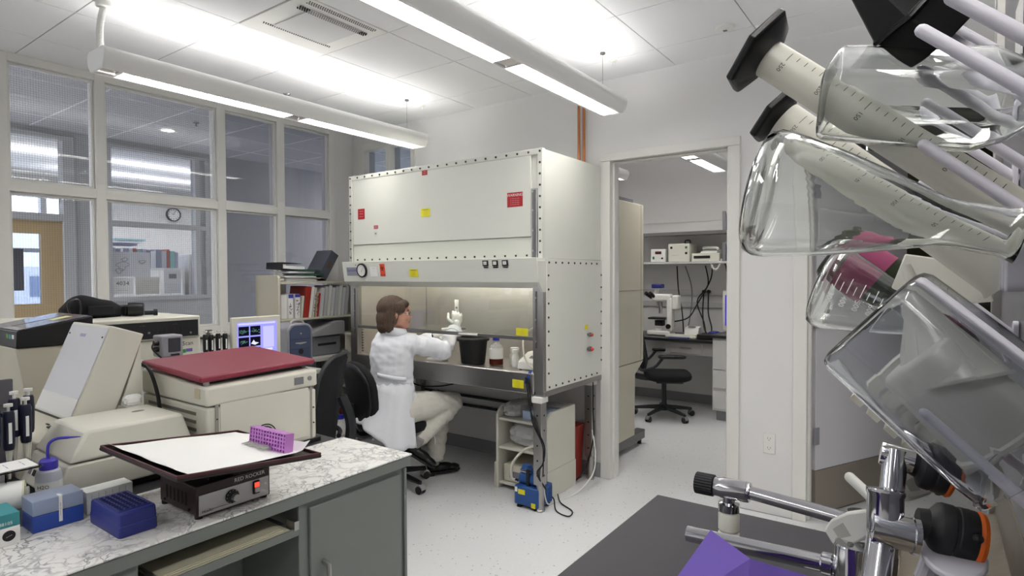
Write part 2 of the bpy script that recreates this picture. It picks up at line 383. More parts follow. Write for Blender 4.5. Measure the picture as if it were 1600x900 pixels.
pendant(-1.64, .9, 3.1, 'unseen fill lamp added beside the side wall', wires=False)  # out-of-view lamp added to brighten the side wall and open door leaf
pendant(-.01, -1.4, .75, 'unseen fill lamp added in line with the drying rack row, toward the near wall', wires=False)  # unseen lamp near the camera, added for more light on this side
# small ceiling fittings
def sprinkler(x, y, label, m):
    t = thing('sprinkler_head', label, 'sprinkler', (x, y, 2.742))
    MB().lathe([(.0, -.006), (.022, -.006), (.026, 0), (0, 0)], (x, y, 2.742), 16).build('escutcheon', m, t)
    MB().cyl((x, y, 2.742), (x, y, 2.715), .005, n=8).cyl((x, y, 2.712), (x, y, 2.715), .011, n=12).build('nozzle', m, t)
sprinkler(2.584, 3.853, 'chrome sprinkler head on the ceiling above the window-side lamp', M_chrome)
sprinkler(3.381, 3.263, 'white sprinkler head on the ceiling behind the cabinet top', M_white)
sprinkler(3.375, 1.629, 'white sprinkler head on the ceiling near the doorway', M_white)
t = thing('smoke_detector', 'round white smoke detector on the ceiling', 'detector', (3.27, .92, 2.742))
MB().lathe([(0, -.02), (.02, -.02), (.026, -.014), (.045, -.01), (.05, 0), (0, 0)], (3.27, .92, 2.742), 24).build('housing', M_white, t)
MB().box(3.26, .91, 2.72, 3.28, .93, 2.7225).build('sensor', M_grey, t)
# copper pipes on the back wall
t = thing('copper_pipes', 'twin thin copper pipes rising up the wall beside the doorway', 'pipe', (XB - .03, 2.01, 1.2))
for y in (1.99, 2.03): MB().cyl((XB - .03, y, .9), (XB - .03, y, 2.742), .0095, n=10).build('pipe', M_copper, t)
# ---------------------------------------------------------------- biological safety cabinet
bsc = thing('safety_cabinet', 'large cream enamel biological safety cabinet on steel legs, with a stainless work chamber', 'cabinet', (3.3, 2.73, 0))
X0, X1, Y0, Y1, ZM, ZT = 2.93, 3.675, 1.866, 3.598, 1.515, 2.162
m = MB()   # upper housing, front rim around the filter access panel
m.box(X0 + .02, Y0 + .004, ZM, X1, Y1, ZT - .004)
m.build('upper_housing', M_cab, bsc, .002)
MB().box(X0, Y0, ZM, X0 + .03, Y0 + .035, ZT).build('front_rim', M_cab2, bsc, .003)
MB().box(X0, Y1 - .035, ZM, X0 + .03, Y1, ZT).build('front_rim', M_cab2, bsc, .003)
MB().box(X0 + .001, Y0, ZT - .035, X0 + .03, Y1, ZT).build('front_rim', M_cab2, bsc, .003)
MB().box(X0 + .004, Y0 + .085, 1.645, X0 + .028, Y1 - .038, ZT - .033).build('filter_access_panel', M_cab, bsc, .003)
MB().box(X0 + .012, Y0 + .085, ZM, X0 + .028, Y1 - .038, 1.642).build('lower_filter_panel', pm('cab_light_green', (216, 219, 208), .35), bsc, .002)
for (ya, yb) in ((Y0 + .038, Y0 + .083), (Y1 - .034, Y1 - .006)):
    tr = MB().box(X0 + .001, ya, ZM, X0 + .03, yb, 1.93).build('sash_track', M_steel, bsc, .002)
    MB().box(X0 - .003, ya + .013, ZM, X0 + .004, yb - .010, 1.92).build('track_slot', M_steeldk, tr)
    for z in (1.56, 1.68, 1.80, 1.91): MB().cyl((X0 - .004, (ya + yb) / 2 + .008, z), (X0 + .0, (ya + yb) / 2 + .008, z), .006, n=8).build('track_bolt', M_steel, tr)
# screws: one shared head, one part each
sc_me = MB().cyl((-.0045, 0, 0), (0, 0, 0), .0058, .007, 8).mesh('screw', M_screw)
def screw(x, y, z, rz=0):
    o = bpy.data.objects.new('screw', sc_me); C.objects.link(o); o.parent = bsc; o.location = (x - 3.3, y - 2.73, z); o.rotation_euler = (0, 0, rz)
n = 22
for k in range(n): screw(X0, Y0 + .018 + (Y1 - Y0 - .036) * k / (n - 1), ZT - .018)
for k in range(1, 10):
    z = ZT - .018 - k * .066
    screw(X0, Y0 + .018, z); screw(X0, Y1 - .018, z)
for k in range(20): screw(X0 + .012, Y0 + .12 + (Y1 - Y0 - .2) * k / 19, ZM + .018)
# control fascia: leans out over the opening
FX0, FX1, FZ = 2.868, 2.888, 1.372
fa = MB().loft([[(FX0, y, 1.518), (FX1, y, FZ), (X0 + .01, y, FZ - .035), (X0 + .06, y, FZ - .035), (X0 + .06, y, 1.518)] for y in (Y0 + .001, Y1 + .012)])
fa.build('control_fascia', M_cab, bsc, .003)
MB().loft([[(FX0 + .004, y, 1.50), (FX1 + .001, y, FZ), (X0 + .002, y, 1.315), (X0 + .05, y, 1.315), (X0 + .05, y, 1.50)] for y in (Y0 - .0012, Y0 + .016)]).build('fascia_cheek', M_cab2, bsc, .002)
fn = Vector((-(1.518 - FZ), 0, -(FX1 - FX0))).normalized(); fu = Vector((FX0 - FX1, 0, 1.518 - FZ)).normalized()
def fpt(y, s): return Vector((FX1, y, FZ)) + fu * s + fn * .001      # s: height along the fascia
def ypx(px, X=2.872): # table of fascia widths is written as metres from the right-hand end
    return px
def plate(name, yc, sc, w_, h_, mt, label=None, th=.002, parent=None):
    M = Matrix((Vector((0, -1, 0)), fu, fn)).transposed().to_4x4(); M.translation = fpt(yc, sc)
    return MB().box(-w_ / 2, -h_ / 2, 0, w_ / 2, h_ / 2, th, M).build(name, mt, parent or bsc, 0, label=label)
def flet(txt, size, yc, sc, mt, parent, lift=.0026, squash=1.0): return lettering(txt, size, fpt(yc, sc), (0, -1, 0), fu, mt, parent, lift=lift, squash=squash)
q = plate('name_plate', 3.50, .075, .125, .062, pm('plate_silver', (150, 152, 166), .35, .3), 'silver name plate with blue lettering'); flet('SterilGARD', .026, 3.50, .082, M_inkblue, q, squash=.85)
flet('--------', .008, 3.50, .058, M_inkblue, q)
q = MB().lathe([(.0, 0), (.052, 0), (.052, .012), (.045, .016), (.041, .012), (0, .011)], fpt(3.388, .083), 28, fn).build('pressure_gauge', M_black, bsc)
M = Matrix((Vector((0, -1, 0)), fu, fn)).transposed().to_4x4(); M.translation = fpt(3.388, .083)
MB().lathe([(0, .012), (.041, .012), (0, .0125)], fpt(3.388, .083), 28, fn).build('dial_face', M_whiteppr, q)
dm = MB()
for k in range(13):
    a = R_(215 - k * 250 / 12); c_, s_ = math.cos(a), math.sin(a)
    dm.quad(*[M @ Vector(p) for p in ((c_ * .028 - s_ * .0006, s_ * .028 + c_ * .0006, .0131), (c_ * .028 + s_ * .0006, s_ * .028 - c_ * .0006, .0131), (c_ * .036 + s_ * .0006, s_ * .036 - c_ * .0006, .0131), (c_ * .036 - s_ * .0006, s_ * .036 + c_ * .0006, .0131))])
dm.quad(*[M @ Vector(p) for p in ((-.002, -.012, .0132), (.001, -.012, .0132), (.022, .02, .0132), (.021, .021, .0132))])
dm.build('dial_marks', M_ink, q, smooth=0); flet('------', .007, 3.388, .065, M_ink, q, .0135)
q = plate('certificate_label', 3.266, .072, .075, .07, M_whiteppr); flet('---------', .013, 3.266, .098, M_ink, q); flet('------ --/--', .011, 3.266, .08, M_grey, q)
q = plate('biohazard_label', 3.175, .083, .05, .088, M_orange, 'orange biohazard label')
M = Matrix((Vector((0, -1, 0)), fu, fn)).transposed().to_4x4(); M.translation = fpt(3.175, .095) + fn * .0022
bz = MB()
def ring2(cx, cy, ri, ro, a0, a1, n=16):
    vs, fs = [], []
    for i in range(n + 1):
        a = R_(a0 + (a1 - a0) * i / n); vs += [(cx + ri * math.cos(a), cy + ri * math.sin(a), 0), (cx + ro * math.cos(a), cy + ro * math.sin(a), 0)]
    for i in range(n): fs.append((2 * i, 2 * i + 1, 2 * i + 3, 2 * i + 2))
    bz.add(vs, fs, M)
for a in (90, 210, 330):
    ring2(.0105 * math.cos(R_(a)), .0105 * math.sin(R_(a)), .0075, .0115, a + 35, a + 325)
ring2(0, 0, .007, .0095, 0, 360, 24); ring2(0, 0, .0, .003, 0, 360)
bz.build('biohazard_mark', M_ink, q, smooth=0); flet('BIOHAZARD', .0085, 3.175, .05, M_ink, q)
q = plate('yellow_label', 2.87, .06, .082, .055, M_yellow); flet('WARNING', .011, 2.87, .079, M_ink, q)
for i in range(3): flet('------------', .009, 2.87, .066 - i * .009, M_ink, q)
for i, yc in enumerate((2.245, 2.17, 2.095)):
    q = plate('rocker_switch', yc, .118, .042, .036, M_black, th=.006)
    M = Matrix((Vector((0, -1, 0)), fu, fn)).transposed().to_4x4(); M.translation = fpt(yc, .119)
    MB().box(-.012, -.01, .006, .012, .011, .010, M).build('switch_cap', M_white, q)
    plate('switch_caption', yc, .093, .036, .008, M_black)
plate('maker_tag', 3.455, .122, .012, .007, M_steeldk)
# labels on the filter panel
def xlabel(name, yc, zc, w_, h_, mt, lines=(), x=X0 + .004, label=None, parent=None):
    q = MB().box(x - .0012, yc - w_ / 2, zc - h_ / 2, x, yc + w_ / 2, zc + h_ / 2).build(name, mt, parent or bsc, label=label)
    for (txt, size, dy, dz, m_) in lines: lettering(txt, size, (x - .0012, yc - dy, zc + dz), (0, -1, 0), (0, 0, 1), m_, q)
    return q
xlabel('warning_label', 2.067, 1.873, .115, .088, M_red, [('WARNING', .024, 0, .027, M_inkwhite)] + [('-- ---- --- ----', .013, 0, .007 - i * .012, M_inkwhite) for i in range(4)], label='red warning label with white lettering')
xlabel('yellow_label', 2.81, 1.842, .085, .057, M_yellow, [('WARNING', .012, 0, .018, M_ink)] + [('------------', .009, 0, .006 - i * .01, M_ink) for i in range(3)])
xlabel('red_label', 3.463, 1.872, .075, .078, M_red, [('------', .018, 0, .022, M_inkwhite), ('-------', .016, 0, .003, M_inkwhite), ('--------', .015, 0, -.018, M_inkwhite)])
xlabel('small_red_label', 2.815, 2.112, .05, .034, M_red, [('-----', .012, 0, .008, M_inkwhite), ('-----', .012, 0, -.004, M_inkwhite)])
xlabel('small_red_label', 3.305, 1.768, .045, .026, pm('label_rose', (190, 100, 108), .5), [('----', .012, 0, .003, M_inkwhite)])
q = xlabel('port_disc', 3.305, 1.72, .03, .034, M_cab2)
MB().cyl((X0 - .004, 3.305, 1.722), (X0 + .004, 3.305, 1.722), .006, n=10).build('port_valve', M_steel, q)
# lower body: side panel, stainless chamber
ZB, ZTR = .70, .828
MB().box(X0 + .035, Y0 - .006, .725, X1 + .005, Y0 + .05, ZM - .002).build('side_panel', M_cab, bsc, .002)
MB().box(X0 + .035, Y1 - .05, .725, X1, Y1 + .006, ZM - .002).build('side_panel', M_cab, bsc, .002)
for k in range(9): screw(X0 + .06 + .612 * k / 8, Y0 - .006, .745, R_(90)); screw(X0 + .06 + .612 * k / 8, Y0 - .006, ZM - .025, R_(90))
for k in range(1, 9): screw(X0 + .052, Y0 - .006, .745 + k * .0835, R_(90)); screw(X1 - .01, Y0 - .006, .745 + k * .0835, R_(90))
for (ya, yb) in ((Y0, Y0 + .075), (Y1 - .075, Y1)):
    ps = MB().box(X0 + .004, ya, ZB + .02, X0 + .05, yb, 1.36).build('front_post', M_steel, bsc, .002)
    sl = ya + .050 if ya < 2.5 else ya + .025
    MB().box(X0 + .0005, sl - .006, .98, X0 + .006, sl + .006, 1.32).build('post_slot', M_steeldk, ps)
    for z in (1.02, 1.15, 1.28): MB().cyl((X0 - .004, sl, z), (X0 + .004, sl, z), .006, n=8).build('post_bolt', M_steel, ps)
MB().box(X0 + .004, Y0 - .004, .69, X1 + .004, Y0 + .06, .725).build('base_rail', M_steel, bsc, .002)
MB().box(X0 + .004, Y1 - .06, .69, X1, Y1 + .004, .725).build('base_rail', M_steel, bsc, .002)
XI = 3.50
MB().box(XI, Y0 + .06, .70, XI + .02, Y1 - .06, 1.50).build('chamber_back', M_steel_in, bsc)
MB().box(XI - .003, 3.345, .83, XI, 3.353, 1.5).build('liner_seam', M_steel, bsc)
for (ya, yb) in ((Y0 + .052, Y0 + .062), (Y1 - .062, Y1 - .052)): MB().box(X0 + .05, ya, .70, XI, yb, 1.50).build('chamber_side', M_steel_in, bsc)
MB().box(X0 + .06, Y0 + .06, 1.49, XI, Y1 - .06, 1.51).build('chamber_top', M_steel_in, bsc)
MB().box(X0 + .06, Y0 + .06, .80, XI, Y1 - .06, .812).build('work_tray', M_steel, bsc)
MB().box(X0 - .001, Y0 + .066, .70, X0 + .07, Y1 - .066, ZTR).build('front_apron', M_steel, bsc, .006)
MB().box(X0 + .06, Y0 + .06, .685, X1, Y1 - .06, .712).build('under_tray', M_steeldk, bsc)
xlabel('yellow_label', 2.045, .755, .083, .05, M_yellow, [('-----', .012, 0, .015, M_ink)] + [('------------', .008, 0, .004 - i * .009, M_ink) for i in range(3)], x=X0 - .001)
# sliding sash
sa = MB().box(X0 + .022, Y0 + .078, 1.035, X0 + .028, Y1 - .078, 1.50).build('sash', glass_pane('sash_glass', (.93, .95, .94)), bsc)
MB().box(X0 + .012, Y0 + .070, 1.022, X0 + .034, Y1 - .070, 1.044).build('sash_rail', M_steeldk, sa, .002)
MB().cyl((X0 + .006, 2.36, 1.033), (X0 + .006, 2.52, 1.033), .009, n=10).build('sash_handle', M_steel, sa)
xlabel('yellow_label', 2.03, 1.07, .088, .046, M_yellow, [('----', .01, 0, .012, M_ink)] + [('------------', .009, 0, .001 - i * .01, M_ink) for i in range(2)], x=X0 + .021, parent=sa)
# tray brackets of notched strip on the chamber sides
nb = MB()
for k in range(9): nb.box(X0 + .052, Y1 - .082, .84 + k * .02, X0 + .065, Y1 - .062, .852 + k * .02)
nb.build('notched_strip', M_steel, bsc, smooth=0)
# lamp inside
MB().cyl((X0 + .12, Y0 + .15, 1.47), (X0 + .12, Y1 - .15, 1.47), .013, n=8).build('chamber_lamp', emitter('chamber_tube', (255, 250, 240), 16), bsc)
# side valves
for z, r in ((1.02, .014), (.925, .017)):
    v = MB().cyl((3.47, Y0 - .006, z), (3.47, Y0 - .03, z), r * .6, n=12).cyl((3.47, Y0 - .018, z), (3.47, Y0 - .034, z), r, n=14).build('service_valve', M_steeldk, bsc)
    MB().ball((3.47, Y0 - .04, z), r * .75, 10, 6).build('valve_cap', pm('cap_red', (200, 60, 50), .4), v)
MB().box(3.43, Y0 - .0075, 1.055, 3.475, Y0 - .006, 1.085).build('yellow_label', M_yellow, bsc)
# legs
for (x, y, fr_) in ((2.955, 1.905, 1), (3.63, 1.925, 0), (2.955, 3.55, 0), (3.63, 3.55, 0)):
    lg = MB().box(x - .03, y - .03, .16, x + .03, y + .03, .69).build('leg', M_steel, bsc, .004)
    MB().cyl((x, y, 0), (x, y, .17), .024, n=16).lathe([(.027, 0), (.028, .008), (.024, .012)], (x, y, 0), 16).build('levelling_foot', M_steel, lg)
    hm = MB()
    for z in (.22, .31, .40, .49, .58):
        hm.cyl((x - .0305, y, z), (x - .029, y, z), .006, n=8); hm.cyl((x, y - .0305, z), (x, y - .029, z), .006, n=8)
    hm.build('pin_hole', M_ink, lg, kind='stuff')
    MB().box(x - .04, y - .035, .655, x + .04, y + .035, .692).build('leg_bracket', M_white, lg, .003)
# items on the work surface
wz = .812
def vessel(name, label, cat, x, y, prof, mt, parts=(), group=None, n=20):
    t = thing(name, label, cat, (x, y, wz), 0, group)
    MB().lathe(prof, (x, y, wz), n).build('body', mt, t)
    for (nm, pf, m_) in parts: MB().lathe(pf, (x, y, wz), n).build(nm, m_, t)
    return t
M_clear = pm('clear_glass_thin', (240, 244, 244), .02, trans=1, ior=1.3)
M_clearp = pm('frosted_plastic', (228, 228, 224), .35, trans=.55, ior=1.3)
M_bluecap = pm('blue_cap', (40, 50, 170), .4); M_media = pm('red_brown_liquid', (150, 62, 40), .15, trans=.3)
vessel('media_bottle', 'glass bottle with blue cap and white label, red liquid at its bottom', 'bottle', 3.16, 2.385, [(.001, .003), (.045, .002), (.047, .01), (.047, .105), (.035, .135), (.019, .15), (.019, .17)], M_clear,
       [('liquid', [(.001, .006), (.044, .005), (.044, .045), (.001, .045)], M_media), ('cap', [(.001, .165), (.023, .165), (.023, .2), (.021, .203), (.001, .203)], M_bluecap), ('label', [(.0475, .045), (.0478, .045), (.0478, .115), (.0475, .115)], M_whiteppr)])
vessel('reagent_jar', 'wide clear jar with white lid, behind the slim white bottle', 'jar', 3.22, 2.275, [(.001, 0), (.032, 0), (.034, .006), (.034, .075), (.026, .088), (.026, .095)], M_clearp, [('lid', [(.001, .09), (.029, .09), (.029, .118), (.001, .118)], M_white)])
vessel('reagent_bottle', 'slim white plastic bottle with white cap and paper label', 'bottle', 3.15, 2.22, [(.001, 0), (.022, 0), (.024, .005), (.024, .07), (.016, .085), (.014, .095)], M_white, [('lid', [(.001, .09), (.018, .09), (.018, .115), (.001, .115)], M_white), ('label', [(.0243, .01), (.0246, .01), (.0246, .055), (.0243, .055)], M_whiteppr)])
t = thing('waste_bin', 'black plastic waste bin standing inside the steel work chamber', 'bin', (3.13, 2.56, wz))
MB().lathe([(.001, 0), (.075, 0), (.082, .006), (.1, .17), (.108, .172), (.108, .18), (.096, .18), (.078, .012), (.001, .01)], (3.13, 2.56, wz), 24).build('bucket', M_blackbag, t)
MB().lathe([(.100, .158), (.112, .158), (.114, .172), (.106, .184), (.1, .184)], (3.13, 2.56, wz), 24, cap=False).build('bag_rim', M_blackbag, t)
# vacuum controller with tubing
t = thing('pump_controller', 'sloped white lab device with black display and knob on steel tray', 'device', (3.2, 2.03, wz))
MB().loft([[(3.06, y, wz + .008), (3.30, y, wz + .008), (3.30, y, wz + .105), (3.18, y, wz + .105), (3.07, y, wz + .055)] for y in (1.955, 2.145)]).build('housing', M_white, t, .006)
M = frame((3.125, 2.05, wz + .0805), (-.414, 0, .91), (0, -1, 0))
MB().box(3.20, 1.98, wz + .105, 3.28, 2.10, wz + .108).build('display', M_black, t)
MB().lathe([(0, 0), (.014, 0), (.012, .012), (0, .012)], M @ Vector((.035, 0, 0)), 14, (-.414, 0, .91)).build('knob', M_black, t)
MB().box(-.035, -.016, 0, .0, .012, .004, M).build('keypad', M_grey, t)
for (x, y) in ((3.08, 1.97), (3.08, 2.13), (3.28, 1.97), (3.28, 2.13)): MB().cyl((x, y, wz), (x, y, wz + .009), .009, n=8).build('foot', M_rubber, t)
MB().tube(smooth_path([(3.066, 2.0, wz + .05), (3.04, 2.02, wz + .03), (3.06, 2.09, wz + .10), (3.12, 2.13, wz + .22), (3.2, 2.11, wz + .26)]), .006, 8).build('hose', pm('silicone_tube', (220, 218, 208), .4), t)
tt = thing('tube_rack', 'white wire rack of tubes beside the sloped device', 'rack', (3.27, 1.955, wz))
g = MB()
for k in range(5): g.cyl((3.335, 1.95 + k * .03, wz), (3.335, 1.95 + k * .03, wz + .17), .008, n=8)
g.build('tube', M_white, tt); MB().box(3.32, 1.935, wz + .12, 3.35, 2.09, wz + .125).box(3.32, 1.935, wz + .03, 3.35, 2.09, wz + .035).build('frame', M_steel, tt)
t = thing('paper_tray', 'flat white box lying behind the work tray edge, partly behind the seated person', 'box', (3.02, 2.78, wz)); MB().box(2.99, 2.72, wz, 3.06, 2.87, wz + .03).build('box', M_white, t, .003)
t = thing('white_canister', 'white plastic box at the far end of the work chamber', 'box', (3.3, 3.40, wz)); MB().box(3.22, 3.33, wz, 3.36, 3.50, wz + .13).build('body', pm('cream_plastic', (224, 218, 200), .5), t, .006); MB().box(3.215, 3.325, wz + .13, 3.365, 3.505, wz + .145).build('lid', M_white, t, .003)
t = thing('blue_rag', 'blue plastic strip hanging over the end of the apron', 'strip', (2.99, 1.96, wz))
MB().loft([[(2.935, 1.965, .845), (2.935, 1.955, .845), (2.935, 1.945, .845)], [(2.925, 1.985, .80), (2.927, 1.975, .80), (2.927, 1.962, .80)], [(2.922, 1.995, .765), (2.924, 1.982, .76), (2.924, 1.97, .765)]], cap=False, closed=False).build('strip', pm('blue_strip', (40, 70, 150), .5), t)
for z, lab in ((.435, 'upper dark rail along the wall under the steel cabinet'), (.36, 'lower dark rail along the wall under the steel cabinet')):
    t = thing('wall_rail', lab, 'rail', (XB - .02, 2.9, z)); MB().box(XB - .03, 2.25, z - .009, XB, 3.62, z + .009).build('rail', M_black, t, .003)
    for y in (2.4, 3.4): MB().box(XB - .034, y - .015, z - .013, XB, y + .015, z + .013).build('clip', M_steeldk, t, .002)
# --- shelf unit, boxes and pump under the cabinet
su = thing('under_shelf', 'low cream open shelf unit standing under the steel cabinet', 'shelf', (3.29, 2.15, 0))
sx0, sx1, sy0, sy1 = 3.12, 3.47, 1.955, 2.36
for y in (sy0, sy1 - .018): MB().prism([(sx0, 0), (sx1, 0), (sx1, .545), (sx0 + .05, .545), (sx0, .50)], y, y + .018, Matrix(((1, 0, 0, 0), (0, 0, 1, 0), (0, 1, 0, 0), (0, 0, 0, 1)))).build('side_panel', M_beige, su, .002)
for z in (.03, .265, .455): MB().box(sx0 + .008, sy0 + .018, z, sx1 - .008, sy1 - .018, z + .016).build('shelf_board', M_beige, su, .002)
MB().box(sx1 - .02, sy0 + .018, .0, sx1 - .008, sy1 - .018, .545).build('back_panel', M_beige, su)
for y in (sy0 - .006, sy1): MB().box(sx0 - .012, y, 0, sx1, y + .006, .175).build('skirt', M_beige, su, .002)
def crumple(name, label, cat, c, s, mt, seed, group=None, amp=.25, sub=5):
    random.seed(seed); t = thing(name, label, cat, (c[0], c[1], c[2]), 0, group)
    n, k = 22, 12; rings = []
    for i in range(k + 1):
        a = math.pi * i / k; q = max(math.sin(a) ** .5, .02); ring = []
        for j in range(n):
            b = 2 * math.pi * j / n; f = 1 + amp * (random.random() - .5)
            z = -math.cos(a) * s[2] * (1 + amp * .4 * (random.random() - .5)) + s[2]
            ring.append((c[0] + s[0] * q * f * math.copysign(abs(math.cos(b)) ** .7, math.cos(b)), c[1] + s[1] * q * f * math.copysign(abs(math.sin(b)) ** .7, math.sin(b)), c[2] + max(z, 0.001)))
        rings.append(ring)
    MB().loft(rings).build('bag', mt, t, smooth=18); return t
M_bag = pm('clear_bag', (240, 240, 240), .22, trans=.3, ior=1.15, alpha=.7)
crumple('plastic_bag', 'clear plastic bag of white goods on the middle shelf under the cabinet', 'bag', (3.27, 2.16, .282), (.12, .15, .075), M_bag, 3)
crumple('plastic_bag', 'flat clear bag lying on top of the low cream shelf unit', 'bag', (3.25, 2.27, .472), (.12, .07, .05), M_bag, 4)
t = thing('glove_box', 'pale blue printed carton on top of the low cream shelf unit', 'box', (3.25, 2.06, .471)); MB().box(3.17, 1.985, .472, 3.33, 2.18, .53).build('carton', pm('pale_blue_card', (176, 192, 220), .6), t, .002)
lettering('------- ------', .02, (3.17, 2.08, .50), (0, -1, 0), (0, 0, 1), M_inkblue, t)
t = thing('pipette_pack', 'clear packs of pipettes piled behind the blue carton', 'pack', (3.38, 2.05, .472)); MB().box(3.34, 1.985, .472, 3.455, 2.2, .50).box(3.345, 1.99, .502, 3.44, 2.16, .54, Matrix.Translation((0, 0, .0))).build('pack', M_bag, t, .004)
t = thing('instrument_box', 'cream instrument box on the bottom shelf behind the blue pump', 'box', (3.29, 2.2, .046)); MB().box(3.15, 2.08, .048, 3.42, 2.32, .16).build('housing', M_beige2, t, .006); MB().box(3.148, 2.19, .075, 3.152, 2.27, .12).build('panel', M_grey, t)
t = thing('waste_tub', 'red waste tub in the shadow behind the low shelf unit', 'tub', (3.57, 2.08, 0)); MB().loft([[(3.57 + a * s_, 2.08 + b * s_ * 1.6, z) for a, b in rrect(.13, .13, .02)] for z, s_ in ((.0, .9), (.36, 1.05), (.38, 1.1))]).build('tub', pm('waste_red', (138, 42, 32), .5), t)
t = thing('steel_box', 'cream metal step standing by the rear cabinet leg', 'box', (3.6, 2.3, 0)); MB().box(3.5, 2.24, 0, 3.66, 2.5, .2).build('body', M_steeldk, t, .004)
M_pump = pm('pump_blue', (36, 78, 140), .35)
t = thing('vacuum_pump', 'blue vacuum pump on the floor by the front cabinet leg', 'pump', (3.0, 1.99, 0))
MB().box(2.925, 1.90, .018, 3.09, 2.075, .135).build('motor_case', M_pump, t, .008)
MB().cyl((3.0, 1.93, .165), (3.0, 2.06, .165), .048, n=18).build('motor', M_pump, t)
for y in (1.945, 2.03): MB().lathe([(0, 0), (.04, 0), (.04, .018), (.033, .026), (.028, .045), (0, .045)], (3.0, y, .2), 14).build('pump_head', M_pump, t)
MB().box(2.945, 1.98, .13, 2.96, 2.0, .235).build('strap', M_black, t)
for y in (1.925, 2.05):
    for x in (2.95, 3.07): MB().lathe([(0, 0), (.02, 0), (.016, .012), (.01, .02), (0, .02)], (x, y, 0), 12).build('foot', M_rubber, t)
f = MB()
for k in range(8): f.box(2.932 + k * .02, 1.897, .03, 2.94 + k * .02, 1.9, .12)
f.build('cooling_fins', M_pump, t)
for (y, z, w_, m_) in ((2.02, .10, .05, M_yellow), (1.935, .032, .03, M_yellow), (2.06, .11, .018, M_whiteppr)): MB().box(2.9235, y - w_ / 2, z - .015, 2.925, y + w_ / 2, z + .015).build('sticker', m_, t)
MB().cyl((2.965, 1.97, .215), (2.965, 2.05, .215), .007, n=8).cyl((2.96, 2.07, .15), (2.96, 2.09, .15), .009, n=8).build('fitting', M_chrome, t)
t = thing('vacuum_hose', 'pale rubber hose curving from the blue pump up to the shelf', 'hose', (3.0, 2.08, .15))
MB().tube(smooth_path([(2.96, 2.09, .15), (2.955, 2.115, .16), (2.97, 2.12, .24), (3.02, 2.07, .32), (3.08, 1.99, .36)]), .009, 8).build('hose', pm('hose_grey', (190, 188, 178), .5), t)
def cable(label, pts, r=.004, m_=None, name='cable', cat='cable'):
    pts = smooth_path(pts); t = thing(name, label, cat, tuple(pts[0])); MB().tube(pts, r, 6).build('cord', m_ or M_rubber, t); return t
cable('black cord looping on the floor beside the blue pump', [(3.09, 1.95, .06), (3.10, 1.90, .03), (3.0, 1.82, .006), (2.97, 1.72, .006), (3.05, 1.74, .006), (3.12, 1.86, .006), (3.2, 1.93, .02)])
cable('black cord hanging down along the front cabinet leg', [(2.92, 1.985, .80), (2.915, 1.965, .72), (2.915, 1.95, .62), (2.915, 1.90, .50), (2.94, 1.865, .40), (2.93, 1.868, .30), (2.915, 1.90, .24), (2.95, 1.868, .15), (3.0, 1.89, .12)], .005)
cable('second black cord hanging in front of the cabinet leg', [(2.925, 1.975, .80), (2.918, 1.95, .70), (2.914, 1.935, .55), (2.92, 1.868, .42), (2.93, 1.866, .33), (2.93, 1.869, .22)], .004)
cable('white cord curving from the rear cabinet leg across the floor', [(3.6, 1.895, .35), (3.58, 1.86, .2), (3.5, 1.84, .08), (3.3, 1.86, .008), (3.1, 1.9, .006), (3.03, 1.9, .02), (2.98, 1.89, .10), (2.96, 1.88, .16)], .005, M_white)
cable('black cord along the rear cabinet leg', [(3.6, 1.888, .68), (3.595, 1.885, .5), (3.6, 1.885, .3), (3.58, 1.93, .1), (3.5, 1.97, .01)], .005)
cable('black cord sagging under the steel apron', [(2.97, 3.1, .69), (3.0, 2.95, .64), (3.0, 2.75, .655), (3.02, 2.6, .69)], .005)
